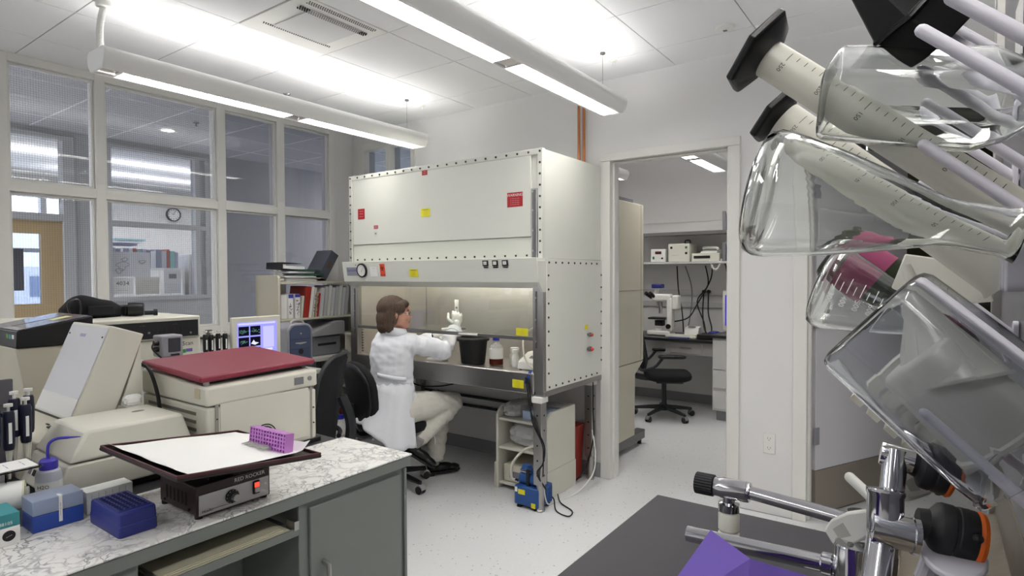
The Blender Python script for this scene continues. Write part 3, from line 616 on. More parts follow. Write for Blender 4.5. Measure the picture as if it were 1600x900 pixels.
# ---------------------------------------------------------------- front bench with marbled top
def marble_mat():
    m = bpy.data.materials.new('marbled_laminate'); m.use_nodes = True; N = m.node_tree.nodes; L = m.node_tree.links; b = N['Principled BSDF']
    tc = N.new('ShaderNodeTexCoord')
    n1 = N.new('ShaderNodeTexNoise'); n1.inputs['Scale'].default_value = 9; n1.inputs['Detail'].default_value = 5; L.new(tc.outputs['Object'], n1.inputs['Vector'])
    ad = N.new('ShaderNodeMix'); ad.data_type = 'VECTOR'; ad.inputs[0].default_value = .16; L.new(tc.outputs['Object'], ad.inputs[4]); L.new(n1.outputs['Color'], ad.inputs[5])
    def veins(scale, wd):
        v = N.new('ShaderNodeTexVoronoi'); v.feature = 'DISTANCE_TO_EDGE'; v.inputs['Scale'].default_value = scale; L.new(ad.outputs[1], v.inputs['Vector'])
        r = N.new('ShaderNodeMapRange'); r.inputs[1].default_value = 0; r.inputs[2].default_value = wd; r.inputs[3].default_value = 1; r.inputs[4].default_value = 0; L.new(v.outputs['Distance'], r.inputs[0]); return r
    a = veins(14, .075); c = veins(30, .08)
    n2 = N.new('ShaderNodeTexNoise'); n2.inputs['Scale'].default_value = 11; L.new(tc.outputs['Object'], n2.inputs['Vector'])
    r2 = N.new('ShaderNodeMapRange'); r2.inputs[1].default_value = .42; r2.inputs[2].default_value = .62; L.new(n2.outputs['Fac'], r2.inputs[0])
    mc = N.new('ShaderNodeMath'); mc.operation = 'MULTIPLY'; L.new(c.outputs[0], mc.inputs[0]); L.new(r2.outputs[0], mc.inputs[1])
    ma = N.new('ShaderNodeMath'); ma.operation = 'MULTIPLY'; ma.inputs[1].default_value = .72; n3 = N.new('ShaderNodeTexNoise'); n3.inputs['Scale'].default_value = 7; n3.inputs['Detail'].default_value = 6; L.new(tc.outputs['Object'], n3.inputs['Vector'])
    r3 = N.new('ShaderNodeMapRange'); r3.inputs[1].default_value = .36; r3.inputs[2].default_value = .62; L.new(n3.outputs['Fac'], r3.inputs[0]); m3 = N.new('ShaderNodeMath'); m3.operation = 'MULTIPLY'; L.new(a.outputs[0], m3.inputs[0]); L.new(r3.outputs[0], m3.inputs[1]); L.new(m3.outputs[0], ma.inputs[0])
    mx = N.new('ShaderNodeMath'); mx.operation = 'MAXIMUM'; L.new(ma.outputs[0], mx.inputs[0]); L.new(mc.outputs[0], mx.inputs[1])
    x = N.new('ShaderNodeMix'); x.data_type = 'RGBA'; x.inputs[6].default_value = srgb((232, 231, 228)); x.inputs[7].default_value = srgb((118, 118, 126)); L.new(mx.outputs[0], x.inputs[0])
    L.new(x.outputs[2], b.inputs['Base Color']); b.inputs['Roughness'].default_value = .3; return m
M_bench = pm('bench_grey_enamel', (116, 120, 117), .42)
M_marble = marble_mat(); BZ = .76
bn = thing('lab_bench', 'grey steel lab bench with marbled white top and an open kneehole', 'bench', (.7, 1.76, 0))
MB().box(-.6, 1.562, BZ - .008, 1.552, 1.958, BZ).build('worktop', M_marble, bn, .003)
MB().box(-.6, 1.566, BZ - .045, 1.548, 1.955, BZ - .0085).build('top_edge', M_bench, bn, .002)
b = MB(); b.box(1.085, 1.585, .06, 1.535, 1.95, BZ - .046)      # right pedestal carcass
b.box(-.6, 1.585, .06, .635, 1.95, BZ - .046)
b.box(.635, 1.90, .06, 1.085, 1.95, BZ - .046)                  # back panel of the kneehole
b.build('carcass', M_bench, bn, .003)
MB().box(1.10, 1.63, 0, 1.52, 1.94, .06).box(-.6, 1.63, 0, .62, 1.94, .06).build('plinth', M_black, bn)
d = MB().box(1.118, 1.572, .075, 1.505, 1.585, .695).build('door', M_bench, bn, .004)
MB().box(1.522, 1.574, .065, 1.535, 1.586, .71).build('end_strip', M_bench, bn, .002)
h = [(1.165, 1.572, .51), (1.165, 1.552, .505), (1.165, 1.546, .49), (1.165, 1.546, .37), (1.165, 1.552, .355), (1.165, 1.572, .35)]
MB().tube(smooth_path(h, 4), .008, 8).build('handle', pm('handle_steel', (170, 168, 165), .3, .9), d)
d = MB().box(-.2, 1.572, .46, .600, 1.585, .695).build('drawer', M_bench, bn, .004); MB().tube(smooth_path([(.2, 1.572, .58), (.2, 1.55, .58), (.35, 1.55, .58), (.35, 1.572, .58)], 4), .007, 8).build('handle', M_steel, d)
d = MB().box(-.2, 1.572, .075, .600, 1.585, .45).build('door', M_bench, bn, .004)
ps = MB().box(.650, 1.565, .640, 1.072, 1.88, .648).build('pull_out_shelf', M_bench, bn, .002)
MB().box(.650, 1.563, .628, 1.072, 1.570, .652).build('front_lip', M_bench, ps, .002)
for (x, s) in ((.66, 1), (1.062, -1)): MB().box(x - .008, 1.56, .648, x + .008, 1.6, .675).build('clip', M_steel, ps)
t = thing('paper_stack', 'yellowed stack of folders lying on the pull-out shelf', 'papers', (.86, 1.7, .648))
random.seed(5)
for k in range(4):
    o_ = random.uniform(-.006, .006); MB().box(.672 + o_, 1.566 + k * .003, .6485 + k * .004, 1.045 - k * .012 + o_, 1.86, .652 + k * .004).build('folder', pm('manila_%d' % (k % 2), ((206, 202, 178), (190, 186, 164))[k % 2], .8), t)
# --- rocking shaker
rk = thing('rocking_shaker', 'dark red rocking shaker with tilted tray and white liner', 'shaker', (.9, 1.71, BZ))
M_maroon = pm('maroon_black', (44, 24, 24), .4); M_tray = pm('tray_maroon', (70, 30, 34), .4); M_trayin = pm('tray_bottom', (30, 26, 26), .35); M_alu = pm('panel_aluminium', (178, 176, 176), .42, .35)
MB().loft([[(.790, y, BZ + .01), (1.0, y, BZ + .01), (1.0, y, BZ + .088), (.790, y, BZ + .088)] for y in (1.612, 1.82)]).build('case', M_maroon, rk, .003)
MB().box(.786, 1.606, BZ + .006, 1.004, 1.613, BZ + .092).build('front_frame', M_maroon, rk, .002)
fp = MB().box(.793, 1.603, BZ + .010, .998, 1.607, BZ + .066).build('front_panel', M_alu, rk)
lettering('RED ROCKER', .0155, (.94, 1.6055, BZ + .079), (1, 0, 0), (0, 0, 1), M_inkwhite, rk, squash=1.0)
lettering('Hoefer', .011, (.80, 1.6025, BZ + .020), (1, 0, 0), (0, 0, 1), M_ink, fp, 'LEFT')
MB().box(.83, 1.6022, BZ + .0195, .90, 1.603, BZ + .0205).build('panel_line', M_grey, fp)
kn = MB().lathe([(0, 0), (.019, 0), (.019, .004), (.012, .006), (.0, .006)], (.885, 1.603, BZ + .038), 24, (0, -1, 0)).build('speed_dial', M_black, fp)
MB().lathe([(0, 0), (.010, 0), (.0095, .014), (0, .015)], (.889, 1.598, BZ + .036), 18, (0, -1, 0)).build('knob', M_alu, kn)
tk = MB()
for k in range(9):
    a = R_(220 - k * 32); tk.box(-.0012, .0135, 0, .0012, .0175, .0006, Matrix.Translation((.885, 1.5988, BZ + .038)) @ Matrix.Rotation(R_(90), 4, 'X') @ Matrix.Rotation(a, 4, 'Z'))
tk.build('dial_mark', M_inkwhite, kn, smooth=0)
sw = MB().box(.947, 1.598, BZ + .024, .967, 1.604, BZ + .062).build('power_switch', M_black, fp, .002)
MB().box(.950, 1.595, BZ + .029, .964, 1.599, BZ + .043).build('switch_lower', M_alu, sw); MB().box(.950, 1.595, BZ + .044, .964, 1.599, BZ + .058).build('switch_lamp', pm('switch_red', (240, 70, 50), .3, emit=.9), sw)
vs = MB()
for k in range(6): vs.box(.7885, 1.665 + k * .022, BZ + .028, .7902, 1.671 + k * .022, BZ + .064)
vs.build('vent_slot', M_ink, rk)
for (x, y) in ((.80, 1.62), (.99, 1.62), (.80, 1.81), (.99, 1.81)): MB().cyl((x, y, BZ), (x, y, BZ + .012), .010, n=10).build('foot', M_rubber, rk)
for y in (1.65, 1.79): MB().cyl((.79 - .004, y, BZ + .02), (.79, y, BZ + .02), .004, n=8).build('side_screw', M_ink, rk)
# tray: pivots about the Y axis, far end down
tx0, tx1, ty0, ty1 = -.205, .205, -.225, .225
TM = Matrix.Translation((.875, 1.685, .913)) @ Matrix.Rotation(math.atan2(.045, .41), 4, 'Y')
tr = MB().box(tx0, ty0, -.006, tx1, ty1, 0, TM).build('tray', M_trayin, rk)
for (a, c_, d_, e_) in ((tx0, ty0, tx1, ty0 + .006), (tx0, ty1 - .006, tx1, ty1), (tx0, ty0, tx0 + .006, ty1), (tx1 - .006, ty0, tx1, ty1)): MB().box(a, c_, -.008, d_, e_, .008, TM).build('rim', M_tray, tr, .002)
pp = MB(); n = 16; rows = []
for i in range(n + 1):
    row = []
    for j in range(n + 1):
        u = j / n; xx = tx0 + .006 + u * (tx1 - tx0 - .024); yy = ty0 + .004 + .03 * u * (1 - i / n) + (ty1 - ty0 - .018) * i / n
        lift = .004 + .016 * max(0, (.10 - u) / .10) ** 2 + .006 * max(0, (.06 - i / n) / .06) * u + .03 * max(0, (u - .9) / .1) ** 2 * (1 - i / n) + .0012 * math.sin(9 * u + i) 
        row.append(TM @ Vector((xx - .006 * max(0, (.10 - u) / .1), yy, lift)))
    rows.append(row)
vs = [p for r in rows for p in r]; fs = [(i * (n + 1) + j, i * (n + 1) + j + 1, (i + 1) * (n + 1) + j + 1, (i + 1) * (n + 1) + j) for i in range(n) for j in range(n)]
MB().add(vs, fs).build('tray_liner', M_whiteppr, tr)
MB().cyl((.875, 1.62, .895), (.875, 1.80, .895), .01, n=8).box(.84, 1.64, BZ + .086, .91, 1.78, .897).build('pivot_block', M_black, rk)
# pipette tip rack of pink plastic, standing on edge on the tray
t = thing('tip_rack', 'translucent pink microtube rack standing on edge on the white tray liner', 'rack', (1.01, 1.60, .906))
M_pink = pm('pink_plastic', (196, 128, 208), .35, trans=.15)
PM = Matrix.Translation((1.010, 1.612, .901)) @ Matrix.Rotation(R_(2), 4, 'Z') @ Matrix.Rotation(R_(6), 4, 'Y')
w2, h2 = .088, .056
rb = MB()
for z in (0, h2 - .003): rb.box(-.014, -w2, z, .014, w2, z + .003, PM)
for y in (-w2, w2 - .003): rb.box(-.014, y, 0, .014, y + .003, h2, PM)
rb.build('frame', M_pink, t)
cells = MB()
for k in range(1, 13): cells.box(-.013, -w2 + k * 2 * w2 / 13 - .0035, .003, .013, -w2 + k * 2 * w2 / 13 + .0035, h2 - .003, PM)
for k in range(1, 5): cells.box(-.0135, -w2 + .003, k * h2 / 5 - .0025, .0135, w2 - .003, k * h2 / 5 + .0025, PM)
cells.box(-.002, -w2 + .003, .003, .013, w2 - .003, h2 - .003, PM)
cells.build('cell_grid', pm('pink_plastic_deep', (186, 116, 200), .35), t, smooth=0)
t2 = thing('microtube_strip', 'row of small clear microtubes lying along the pink rack', 'tubes', (.985, 1.66, .906))
for k in range(8):
    p = PM @ Vector((-.022, -.02 + k * .014, .008)); MB().cyl(p, p + Vector((-.02, .002, .002)), .005, .002, 8).cyl(p, p + Vector((.004, 0, 0)), .006, n=8).build('microtube', M_clearp, t2)
# --- small things at the left end of the bench
t = thing('cold_block', 'dark blue plastic cooler block with rows of wells in its top', 'block', (.655, 1.745, BZ))
M_cool = pm('cooler_blue', (44, 52, 128), .45)
ox, oy = .618, 1.650
W_, D_, H_ = .092, .185, .062
def cr(z, s): return [(ox + W_ / 2 + a * s, oy + D_ / 2 + c_ * s, BZ + z) for a, c_ in rrect(W_, D_, .008, 3)]
MB().loft([cr(0, .97), cr(.004, 1), cr(.028, 1), cr(.030, .985), cr(.034, .985), cr(.058, .965), cr(.062, .93)]).build('body', M_cool, t)
tp = MB().box(ox + .008, oy + .02, BZ + .0615, ox + W_ - .008, oy + D_ - .02, BZ + .064).build('lid_rim', M_cool, t, .001)
me_w = MB().lathe([(.0055, .0), (.0055, .0012), (.0042, .0012), (.0042, -.0001), (.0, -.0001)], (0, 0, 0), 12).mesh('well', pm('well_dark', (26, 30, 84), .5))
for i in range(5):
    for j in range(9):
        o = bpy.data.objects.new('well', me_w); C.objects.link(o); o.parent = t; o.location = (ox + .018 + i * .014 - .655, oy + .03 + j * .0155 - 1.745, .064)
t = thing('pipette_tip_box', 'blue tip box with clear hinged lid and a strip of white tape', 'box', (.56, 1.95, BZ))
bx0, by0, bx1, by1 = .512, 1.868, .617, 2.05
by1 = by0 + .085
bx0, bx1 = .505, .617
MB().box(bx0, by0, BZ, bx1, by1, BZ + .042).build('base', pm('tipbox_blue', (40, 72, 160), .4), t, .002)
lid = MB(); lid.box(bx0, by0, BZ + .043, bx1, by1, BZ + .082); lid.build('lid', pm('lid_clear', (206, 214, 230), .3, trans=.62, ior=1.12), t, .002)
tips = MB()
for i in range(8):
    for j in range(6): tips.cyl((bx0 + .012 + i * .0125, by0 + .011 + j * .0125, BZ + .042), (bx0 + .012 + i * .0125, by0 + .011 + j * .0125, BZ + .07), .0048, n=8)
tips.build('tips', pm('tip_blue', (150, 182, 224), .4), t, kind='stuff')
tp = MB().box(bx0 + .056, by0 - .001, BZ + .014, bx0 + .064, by0, BZ + .083).box(bx0 + .056, by0, BZ + .082, bx0 + .064, by0 + .02, BZ + .083).build('tape', M_whiteppr, t)
lettering('---- -- -----', .0085, (bx0 + .060, by0 - .001, BZ + .047), (0, 0, -1), (1, 0, 0), M_ink, tp)
t = thing('paper_carton', 'white printed carton behind the blue cooler block', 'box', (.69, 1.95, BZ))
cb = MB().box(.632, 1.893, BZ, .748, 1.952, BZ + .062).build('carton', pm('carton_white', (222, 224, 222), .7), t, .001)
lettering('------', .012, (.655, 1.925, BZ + .062), (1, .0, 0), (0, 1, 0), M_inkblue, cb)
ln = MB()
for k in range(6): ln.box(.644 + k * .017, 1.8922, BZ + .006, .6445 + k * .017, 1.893, BZ + .056)
ln.build('print_lines', M_grey, cb)
t = thing('glove_carton', 'teal and white carton at the near end of the bench', 'box', (.44, 1.87, BZ))
MB().box(.33, 1.838, BZ, .472, 1.94, BZ + .045).build('lower_half', M_whiteppr, t); MB().box(.33, 1.838, BZ + .0452, .472, 1.94, BZ + .078).build('upper_half', pm('teal_card', (58, 138, 146), .6), t)
lettering('88105', .011, (.458, 1.838, BZ + .055), (1, 0, 0), (0, 0, 1), M_inkwhite, t, 'RIGHT')
sg = MB().lathe([(0, 0), (.013, 0), (.013, .0006), (0, .0006)], (.45, 1.838, BZ + .024), 20, (0, -1, 0)).build('seal', M_ink, t); lettering('-----', .008, (.45, 1.8372, BZ + .024), (1, 0, .3), (-.3, 0, 1), M_inkwhite, sg)
MB().box(.34, 1.8372, BZ + .015, .425, 1.838, BZ + .0165).box(.34, 1.8372, BZ + .03, .42, 1.838, BZ + .031).build('print_lines', M_grey, t)
t = thing('wash_bottle', 'squeeze wash bottle with blue cap and bent blue spout', 'bottle', (.588, 2.06, BZ))
M_wash = pm('wash_translucent', (206, 208, 220), .3, trans=.3, ior=1.2); M_purp = pm('wash_blue', (64, 56, 172), .4)
wx, wy = .588, 2.03
MB().lathe([(.001, 0), (.028, 0), (.031, .004), (.031, .098), (.027, .112), (.019, .118), (.019, .125)], (wx, wy, BZ), 24).build('bottle', M_wash, t)
MB().lathe([(.001, .116), (.021, .116), (.022, .119), (.022, .14), (.018, .145), (.001, .145)], (wx, wy, BZ), 24).build('cap', M_purp, t)
MB().tube(smooth_path([(wx, wy, BZ + .14), (wx - .002, wy, BZ + .165), (wx + .002, wy - .002, BZ + .188), (wx + .016, wy - .01, BZ + .199), (wx + .04, wy - .02, BZ + .199), (wx + .068, wy - .032, BZ + .197)], 5), [.004] * 21 + [.003, .0025, .002, .0015, .001], 8).build('spout', M_purp, t)
q = MB().lathe([(.0313, .062), (.0316, .062), (.0316, .085), (.0313, .085)], (wx, wy, BZ), 24, cap=False).build('label_band', M_whiteppr, t)
lettering('H2O', .014, (wx - .020, wy - .0265, BZ + .074), (.8, -.6, 0), (0, 0, 1), M_ink, t, lift=.003); lettering('UTILITY', .012, (wx - .012, wy - .030, BZ + .045), (.93, -.36, 0), (0, 0, 1), M_inkred, t, lift=.003)
# ---------------------------------------------------------------- tables behind the bench
M_tabtop = pm('dark_table_top', (52, 52, 54), .45); M_tableg = pm('light_table_top', (190, 188, 182), .5)
def table(name, label, x0, y0, x1, y1, zt, mt, leg=True):
    t = thing(name, label, 'table', ((x0 + x1) / 2, (y0 + y1) / 2, 0))
    MB().box(x0, y0, zt - .03, x1, y1, zt).build('tabletop', mt, t, .003)
    MB().box(x0 + .05, y0 + .04, zt - .1, x1 - .05, y1 - .03, zt - .031).build('apron', M_bench, t)
    for x in (x0 + .06, x1 - .06):
        for y in (y0 + .06, y1 - .06): MB().box(x - .025, y - .025, 0, x + .025, y + .025, zt - .03).build('leg', M_bench, t, .003)
    return t
table('equipment_table', 'dark topped table behind the marbled bench, under the maroon lidded centrifuge', -.6, 1.965, 1.53, 2.93, .757, M_tabtop)
table('equipment_table', 'table under the corridor windows carrying the wide cytometer', -.6, 2.94, 1.80, 4.38, .757, M_tableg)
cdk = thing('computer_desk', 'desk under the corridor windows carrying the monitor', 'table', (2.3, 3.95, 0))
MB().prism([(1.81, 3.52), (2.62, 3.52), (2.62, 4.0), (3.24, 4.0), (3.24, 4.38), (1.81, 4.38)], .727, .757).build('tabletop', M_tableg, cdk, .003)
MB().box(1.86, 3.56, .65, 2.57, 4.35, .726).build('apron', M_bench, cdk)
for (x, y) in ((1.87, 3.58), (2.56, 3.58), (1.87, 4.32), (3.19, 4.32), (3.19, 4.25)): MB().box(x - .025, y - .025, 0, x + .025, y + .025, .727).build('leg', M_bench, cdk, .003)
TZ = .757
# --- centrifuge with maroon lid
cf = thing('centrifuge', 'large cream benchtop centrifuge with wide maroon lid', 'centrifuge', (1.23, 2.22, TZ))
cx0, cx1, cy0, cy1 = 1.012, 1.445, 1.985, 2.46
MB().box(cx0 + .01, cy0 + .01, TZ, cx1 + .03, cy1, TZ + .018).build('plinth', M_black, cf, .003)
MB().box(cx0, cy0, TZ + .018, cx1, cy1, .972).build('lower_case', M_beige, cf, .008)
MB().loft([[(cx0 - .002 + a * 1, cy0 - .002 + 0, z) if 0 else p for p in q] for z, q in ((0, [(cx0 - .003, cy0 - .004, .976), (cx1 + .004, cy0 - .004, .984), (cx1 + .004, cy1, .984), (cx0 - .003, cy1, .976)]), (1, [(cx0 - .003, cy0 - .004, 1.041), (cx1 + .004, cy0 - .004, 1.047), (cx1 + .004, cy1, 1.08), (cx0 - .003, cy1, 1.066)]))]).build('upper_case', M_beige, cf, .008)
LM = Matrix.Translation((0, 0, 0))
ld = MB().loft([[(1.0, 2.0, z0), (1.462, 2.012, z1), (1.455, 2.44, z1 + .025), (1.0, 2.44, z0 + .022)] for z0, z1 in ((1.056, 1.066), (1.078, 1.086))])
ld.build('lid', pm('maroon_lid', (134, 42, 62), .38), cf, .007)
MB().box(1.03, 2.04, 1.04, 1.42, 2.40, 1.058).build('lid_gasket', M_black, cf)
for (x, y) in ((1.03, 2.02), (1.03, 2.36)): MB().box(x - .006, y - .01, 1.02, x + .006, y + .01, 1.058).build('lid_hinge', M_steel, cf)
MB().box(cx0 + .045, cy0 - .0025, .79, cx1 - .035, cy0 + .002, .982).build('front_panel', M_beige, cf, .002)
MB().box(cx0 + .028, cy0 - .003, .78, cx0 + .040, cy0, .984).build('panel_seam', pm('beige_shadow', (150, 148, 140), .5), cf); MB().box(cx1 - .028, cy0 - .003, .78, cx1 - .02, cy0, .984).build('panel_seam', _mc['beige_shadow'], cf)
for (x, z) in ((cx0 + .034, .85), (cx0 + .034, .93), (cx1 - .014, .84), (cx1 - .014, .90)): MB().cyl((x, cy0 - .004, z), (x, cy0, z), .003, n=8).build('screw', M_screw, cf)
lv = []
me_l = MB().loft([[(-.002, y, 0), (-.0035, y, .011), (.001, y, .011), (.001, y, 0)] for y in (-.175, .175)]).mesh('louvre', pm('louvre_shadow', (118, 116, 108), .6), 0)
for k in range(6):
    o = bpy.data.objects.new('louvre', me_l); C.objects.link(o); o.parent = cf; o.location = (cx0 - .0005 - 1.23, 2.23 - 2.22, .80 + k * .028 - TZ)
MB().box(cx0 - .005, 2.02, 1.0, cx0 - .0035, 2.055, 1.035).build('rating_label', pm('label_tan', (196, 186, 158), .6), cf)
q = MB().box(1.345, cy0 - .0065, 1.0, 1.385, cy0 - .0045, 1.028).build('rating_label', M_grey, cf)
MB().cyl((1.412, cy0 - .008, 1.018), (1.412, cy0 - .003, 1.018), .009, n=14).build('lock', M_steel, cf)
# emblem: black globe of bent bars
em = MB()
for k in range(4):
    r0, r1 = .018 + k * .0085, .0225 + k * .0085; vs, fs = [], []
    for i in range(9):
        a = R_(95 + 80 * i / 8) if 0 else R_(20 + 130 * i / 8); vs += [(1.222 + r0 * math.cos(a), cy0 - .0032, .830 + r0 * math.sin(a)), (1.222 + r1 * math.cos(a), cy0 - .0032, .830 + r1 * math.sin(a))]
    em.add(vs, [(2 * i, 2 * i + 1, 2 * i + 3, 2 * i + 2) for i in range(8)])
em.build('emblem', M_ink, cf, smooth=0)
cable('black cord draped down the side of the maroon lidded centrifuge', [(.99, 2.45, 1.07), (.985, 2.40, 1.09), (.985, 2.33, 1.07), (.985, 2.27, .98), (.982, 2.25, .88), (.98, 2.26, .80), (.97, 2.3, .764)], .007)
# --- low white instrument (front)
d1 = thing('microplate_instrument', 'low cream instrument with rounded hood and small oval recess', 'instrument', (.80, 2.19, TZ))
def ringx(z, i0, i1, j0, j1): return [(i0, j0, z), (i1, j0, z), (i1, j1, z), (i0, j1, z)]
MB().loft([ringx(TZ + .022, .60, .985, 2.035, 2.325), ringx(.868, .635, .985, 2.035, 2.325)]).build('base_case', M_beige, d1, .006)
MB().loft([ringx(.872, .637, .988, 2.032, 2.328), ringx(.957, .69, .968, 2.055, 2.315)]).build('hood', M_beige, d1, .009)
MB().box(.64, 2.06, TZ, .97, 2.30, TZ + .022).build('dark_foot_frame', M_black, d1)
MB().ball((.895, 2.215, .957), (.021, .012, .0015), 18, 6).build('finger_recess', pm('recess_grey', (120, 118, 112), .5), d1)
kp = Vector((.618, 2.18, .815)); kn_ = Vector((-(.868 - TZ - .022), 0, .035)).normalized(); ku = Vector((.035, 0, .089)).normalized()
KM = Matrix((Vector((0, -1, 0)), ku, Vector((0, -1, 0)).cross(ku))).transposed().to_4x4(); KM.translation = kp
q = MB().box(-.125, -.036, 0, .135, .036, .003, KM).build('control_panel', pm('panel_grey', (150, 150, 156), .45), d1)
q2 = MB().box(.015, -.012, .003, .125, .020, .005, KM).build('display', M_black, q)
for i, c_ in enumerate((M_white, M_red, M_white)): MB().cyl(KM @ Vector((.045 + i * .03, .004, .005)), KM @ Vector((.045 + i * .03, .004, .008)), .009, n=12).build('button', c_, q)
for i in range(3): MB().box(-.11 + i * .035, -.01, .003, -.09 + i * .035, .008, .006, KM).build('key', M_ink if i % 2 else M_grey, q)
# --- tall slanted instrument
d2 = thing('plate_reader', 'tall cream instrument with slanted slab-like raised lid', 'instrument', (.83, 2.52, TZ))
py = Matrix(((1, 0, 0, 0), (0, 0, 1, 0), (0, 1, 0, 0), (0, 0, 0, 1)))
MB().prism([(.742, .930), (.876, .930), (.975, 1.207), (.87, 1.245)], 2.35, 2.70, py).build('raised_lid', M_beige, d2, .005)
lp = Vector((.806, 2.525, 1.0875)); lu = Vector((.128, 0, .315)).normalized(); LMm = Matrix((Vector((0, -1, 0)), lu, Vector((0, -1, 0)).cross(lu))).transposed().to_4x4(); LMm.translation = lp
ov = MB().box(-.168, -.16, .0005, .168, .16, .002, LMm).build('clear_panel', pm('panel_pale', (212, 212, 216), .25), d2)
MB().box(-.168, -.16, .002, .168, -.095, .0025, LMm).build('paper_insert', M_white, ov); MB().box(-.05, .118, .002, .0, .130, .0025, LMm).build('maker_mark', pm('mark_grey', (160, 160, 190), .5), ov)
for s in (-1, 1): MB().cyl(LMm @ Vector((s * .15, .125, .002)), LMm @ Vector((s * .15, .125, .005)), .003, n=8).build('screw', M_screw, ov)
MB().loft([ringx(TZ, .62, .965, 2.345, 2.705), ringx(.88, .65, .965, 2.345, 2.705), ringx(.925, .74, .965, 2.345, 2.705)]).build('base_case', M_beige2, d2, .004)
MB().prism([(.895, .957), (.965, .957), (.965, 1.17), (.962, 1.17)], 2.352, 2.69, py).build('back_column', M_beige, d2, .003)
MB().box(.742, 2.352, .9245, .80, 2.70, .930).build('lid_seal', M_black, d2)
for i in range(3): MB().box(.70 + .012 * i, 2.40 + i * .05, .909, .715 + .012 * i, 2.43 + i * .05, .914).build('key', M_ink, d2)
crumple('paper_wad', 'crumpled white tissue tucked beside the slanted lid', 'tissue', (.92, 2.32, .958), (.03, .015, .02), M_whiteppr, 9)
# --- dark wedge unit on a beige cabinet
t = thing('instrument_cabinet', 'beige instrument cabinet under the black wedge-shaped unit', 'cabinet', (1.0, 3.08, TZ))
MB().prism([(.80, TZ), (1.04, TZ), (1.04, 1.137), (.745, 1.137), (.75, 1.11)], 2.91, 3.28, py).build('case', M_beige2, t, .004)
t = thing('laser_unit', 'black wedge-shaped laser unit with sloping glossy top', 'instrument', (1.0, 3.08, 1.137))
M_gloss = pm('gloss_grey', (74, 72, 92), .12)
MB().prism([(.745, 1.139), (1.005, 1.139), (1.005, 1.251), (.748, 1.205)], 2.90, 3.29, py).build('case', M_black, t, .003)
sl = Vector((.257, 0, .046)).normalized()
TMx = Matrix((sl, Vector((0, 1, 0)), sl.cross(Vector((0, 1, 0))))).transposed().to_4x4(); TMx.translation = (.748, 2.90, 1.2055)
for (a, c_, d_, e_) in ((.006, .01, .255, .19), (.006, .205, .255, .385)): MB().box(a, c_, 0, d_, e_, .003, TMx).build('glossy_top', M_gloss, t)
MB().box(.15, .10, .003, .22, .17, .004, TMx).build('yellow_note', pm('note_yellow', (206, 204, 150), .7), t)
MB().box(.005, .005, .003, .03, .19, .0045, TMx).build('light_strip', M_alu, t)
for i, c_ in enumerate((M_whiteppr, pm('sticker_teal', (60, 150, 150), .5), pm('sticker_green', (110, 150, 70), .5))): MB().box(.7465, 2.93 + i * .035, 1.165, .7472, 2.955 + i * .035, 1.19).build('sticker', c_, t)
# --- wide cytometer
cy = thing('flow_cytometer', 'wide cream cytometer with black control panel and red readouts', 'instrument', (1.2, 3.6, TZ))
MB().box(.70, 3.30, 1.085, 1.655, 3.95, 1.20).build('upper_case', M_beige, cy, .006)
MB().box(.70, 3.32, TZ, 1.665, 3.95, 1.083).build('lower_case', M_beige, cy, .006)
M_led = emitter('led_red', (255, 40, 40), 1.6)
pn = MB().box(.73, 3.296, 1.092, 1.642, 3.302, 1.180).build('control_panel', M_ink, cy)
for (x, txt) in ((1.10, '888'), (1.28, '888')): lettering(txt, .026, (x, 3.2955, 1.118), (1, 0, 0), (0, 0, 1), M_led, pn)
for x in (1.14, 1.20, 1.335, 1.39, 1.60): MB().cyl((x, 3.292, 1.125 if x < 1.5 else 1.11), (x, 3.296, 1.125 if x < 1.5 else 1.11), .006, n=10).build('knob', M_grey, pn)
for x in (1.17, 1.36, 1.52): lettering('-- ----', .012, (x, 3.2955, 1.163), (1, 0, 0), (0, 0, 1), M_grey, pn)
sl_ = MB()
for k in range(7): sl_.box(1.43 + k * .02, 3.2945, 1.105, 1.436 + k * .02, 3.296, 1.145)
sl_.build('slider_slots', pm('slot_brown', (40, 32, 30), .6), pn)
lettering('FACScan', .032, (1.625, 3.3195, 1.05), (1, 0, 0), (0, 0, 1), M_ink, cy, 'RIGHT')
MB().box(1.535, 3.318, 1.0, 1.585, 3.32, 1.02).build('green_sticker', pm('sticker_leaf', (50, 150, 70), .5), cy); MB().box(1.587, 3.318, 1.004, 1.62, 3.32, 1.022).build('violet_sticker', pm('sticker_violet', (120, 100, 180), .5), cy)
q = MB().box(1.545, 3.318, .945, 1.595, 3.32, .985).build('white_sticker', M_whiteppr, cy); MB().box(1.55, 3.3172, .965, 1.59, 3.318, .978).build('print', M_ink, q)
t = thing('camera_bag', 'black padded camera bag lying on top of the wide cytometer', 'bag', (1.25, 3.62, 1.2))
random.seed(12); rings = []
for i in range(13):
    u = i / 12; x = 1.115 + u * .26; h_ = .115 * (math.sin(math.pi * min(max(u, .04), .96)) ** .35) * (1 + .12 * math.sin(7 * u)); w_ = .085 * (math.sin(math.pi * min(max(u, .03), .97)) ** .3)
    rings.append([(x, 3.62 + w_ * math.copysign(abs(math.cos(a)) ** .6, math.cos(a)), 1.2 + h_ * .5 + h_ * .5 * math.copysign(abs(math.sin(a)) ** .6, math.sin(a)) * (1 + .05 * random.random())) for a in [2 * math.pi * k / 20 for k in range(20)]])
MB().loft(rings).build('bag_body', M_blackfab, t, smooth=50)
MB().tube(smooth_path([(1.13, 3.54, 1.22), (1.12, 3.535, 1.28), (1.16, 3.54, 1.30), (1.17, 3.53, 1.26), (1.165, 3.53, 1.21)]), .006, 6).build('strap', M_black, t)
MB().box(1.2, 3.52, 1.215, 1.32, 3.536, 1.265).build('pocket', M_blackfab, t, .006)
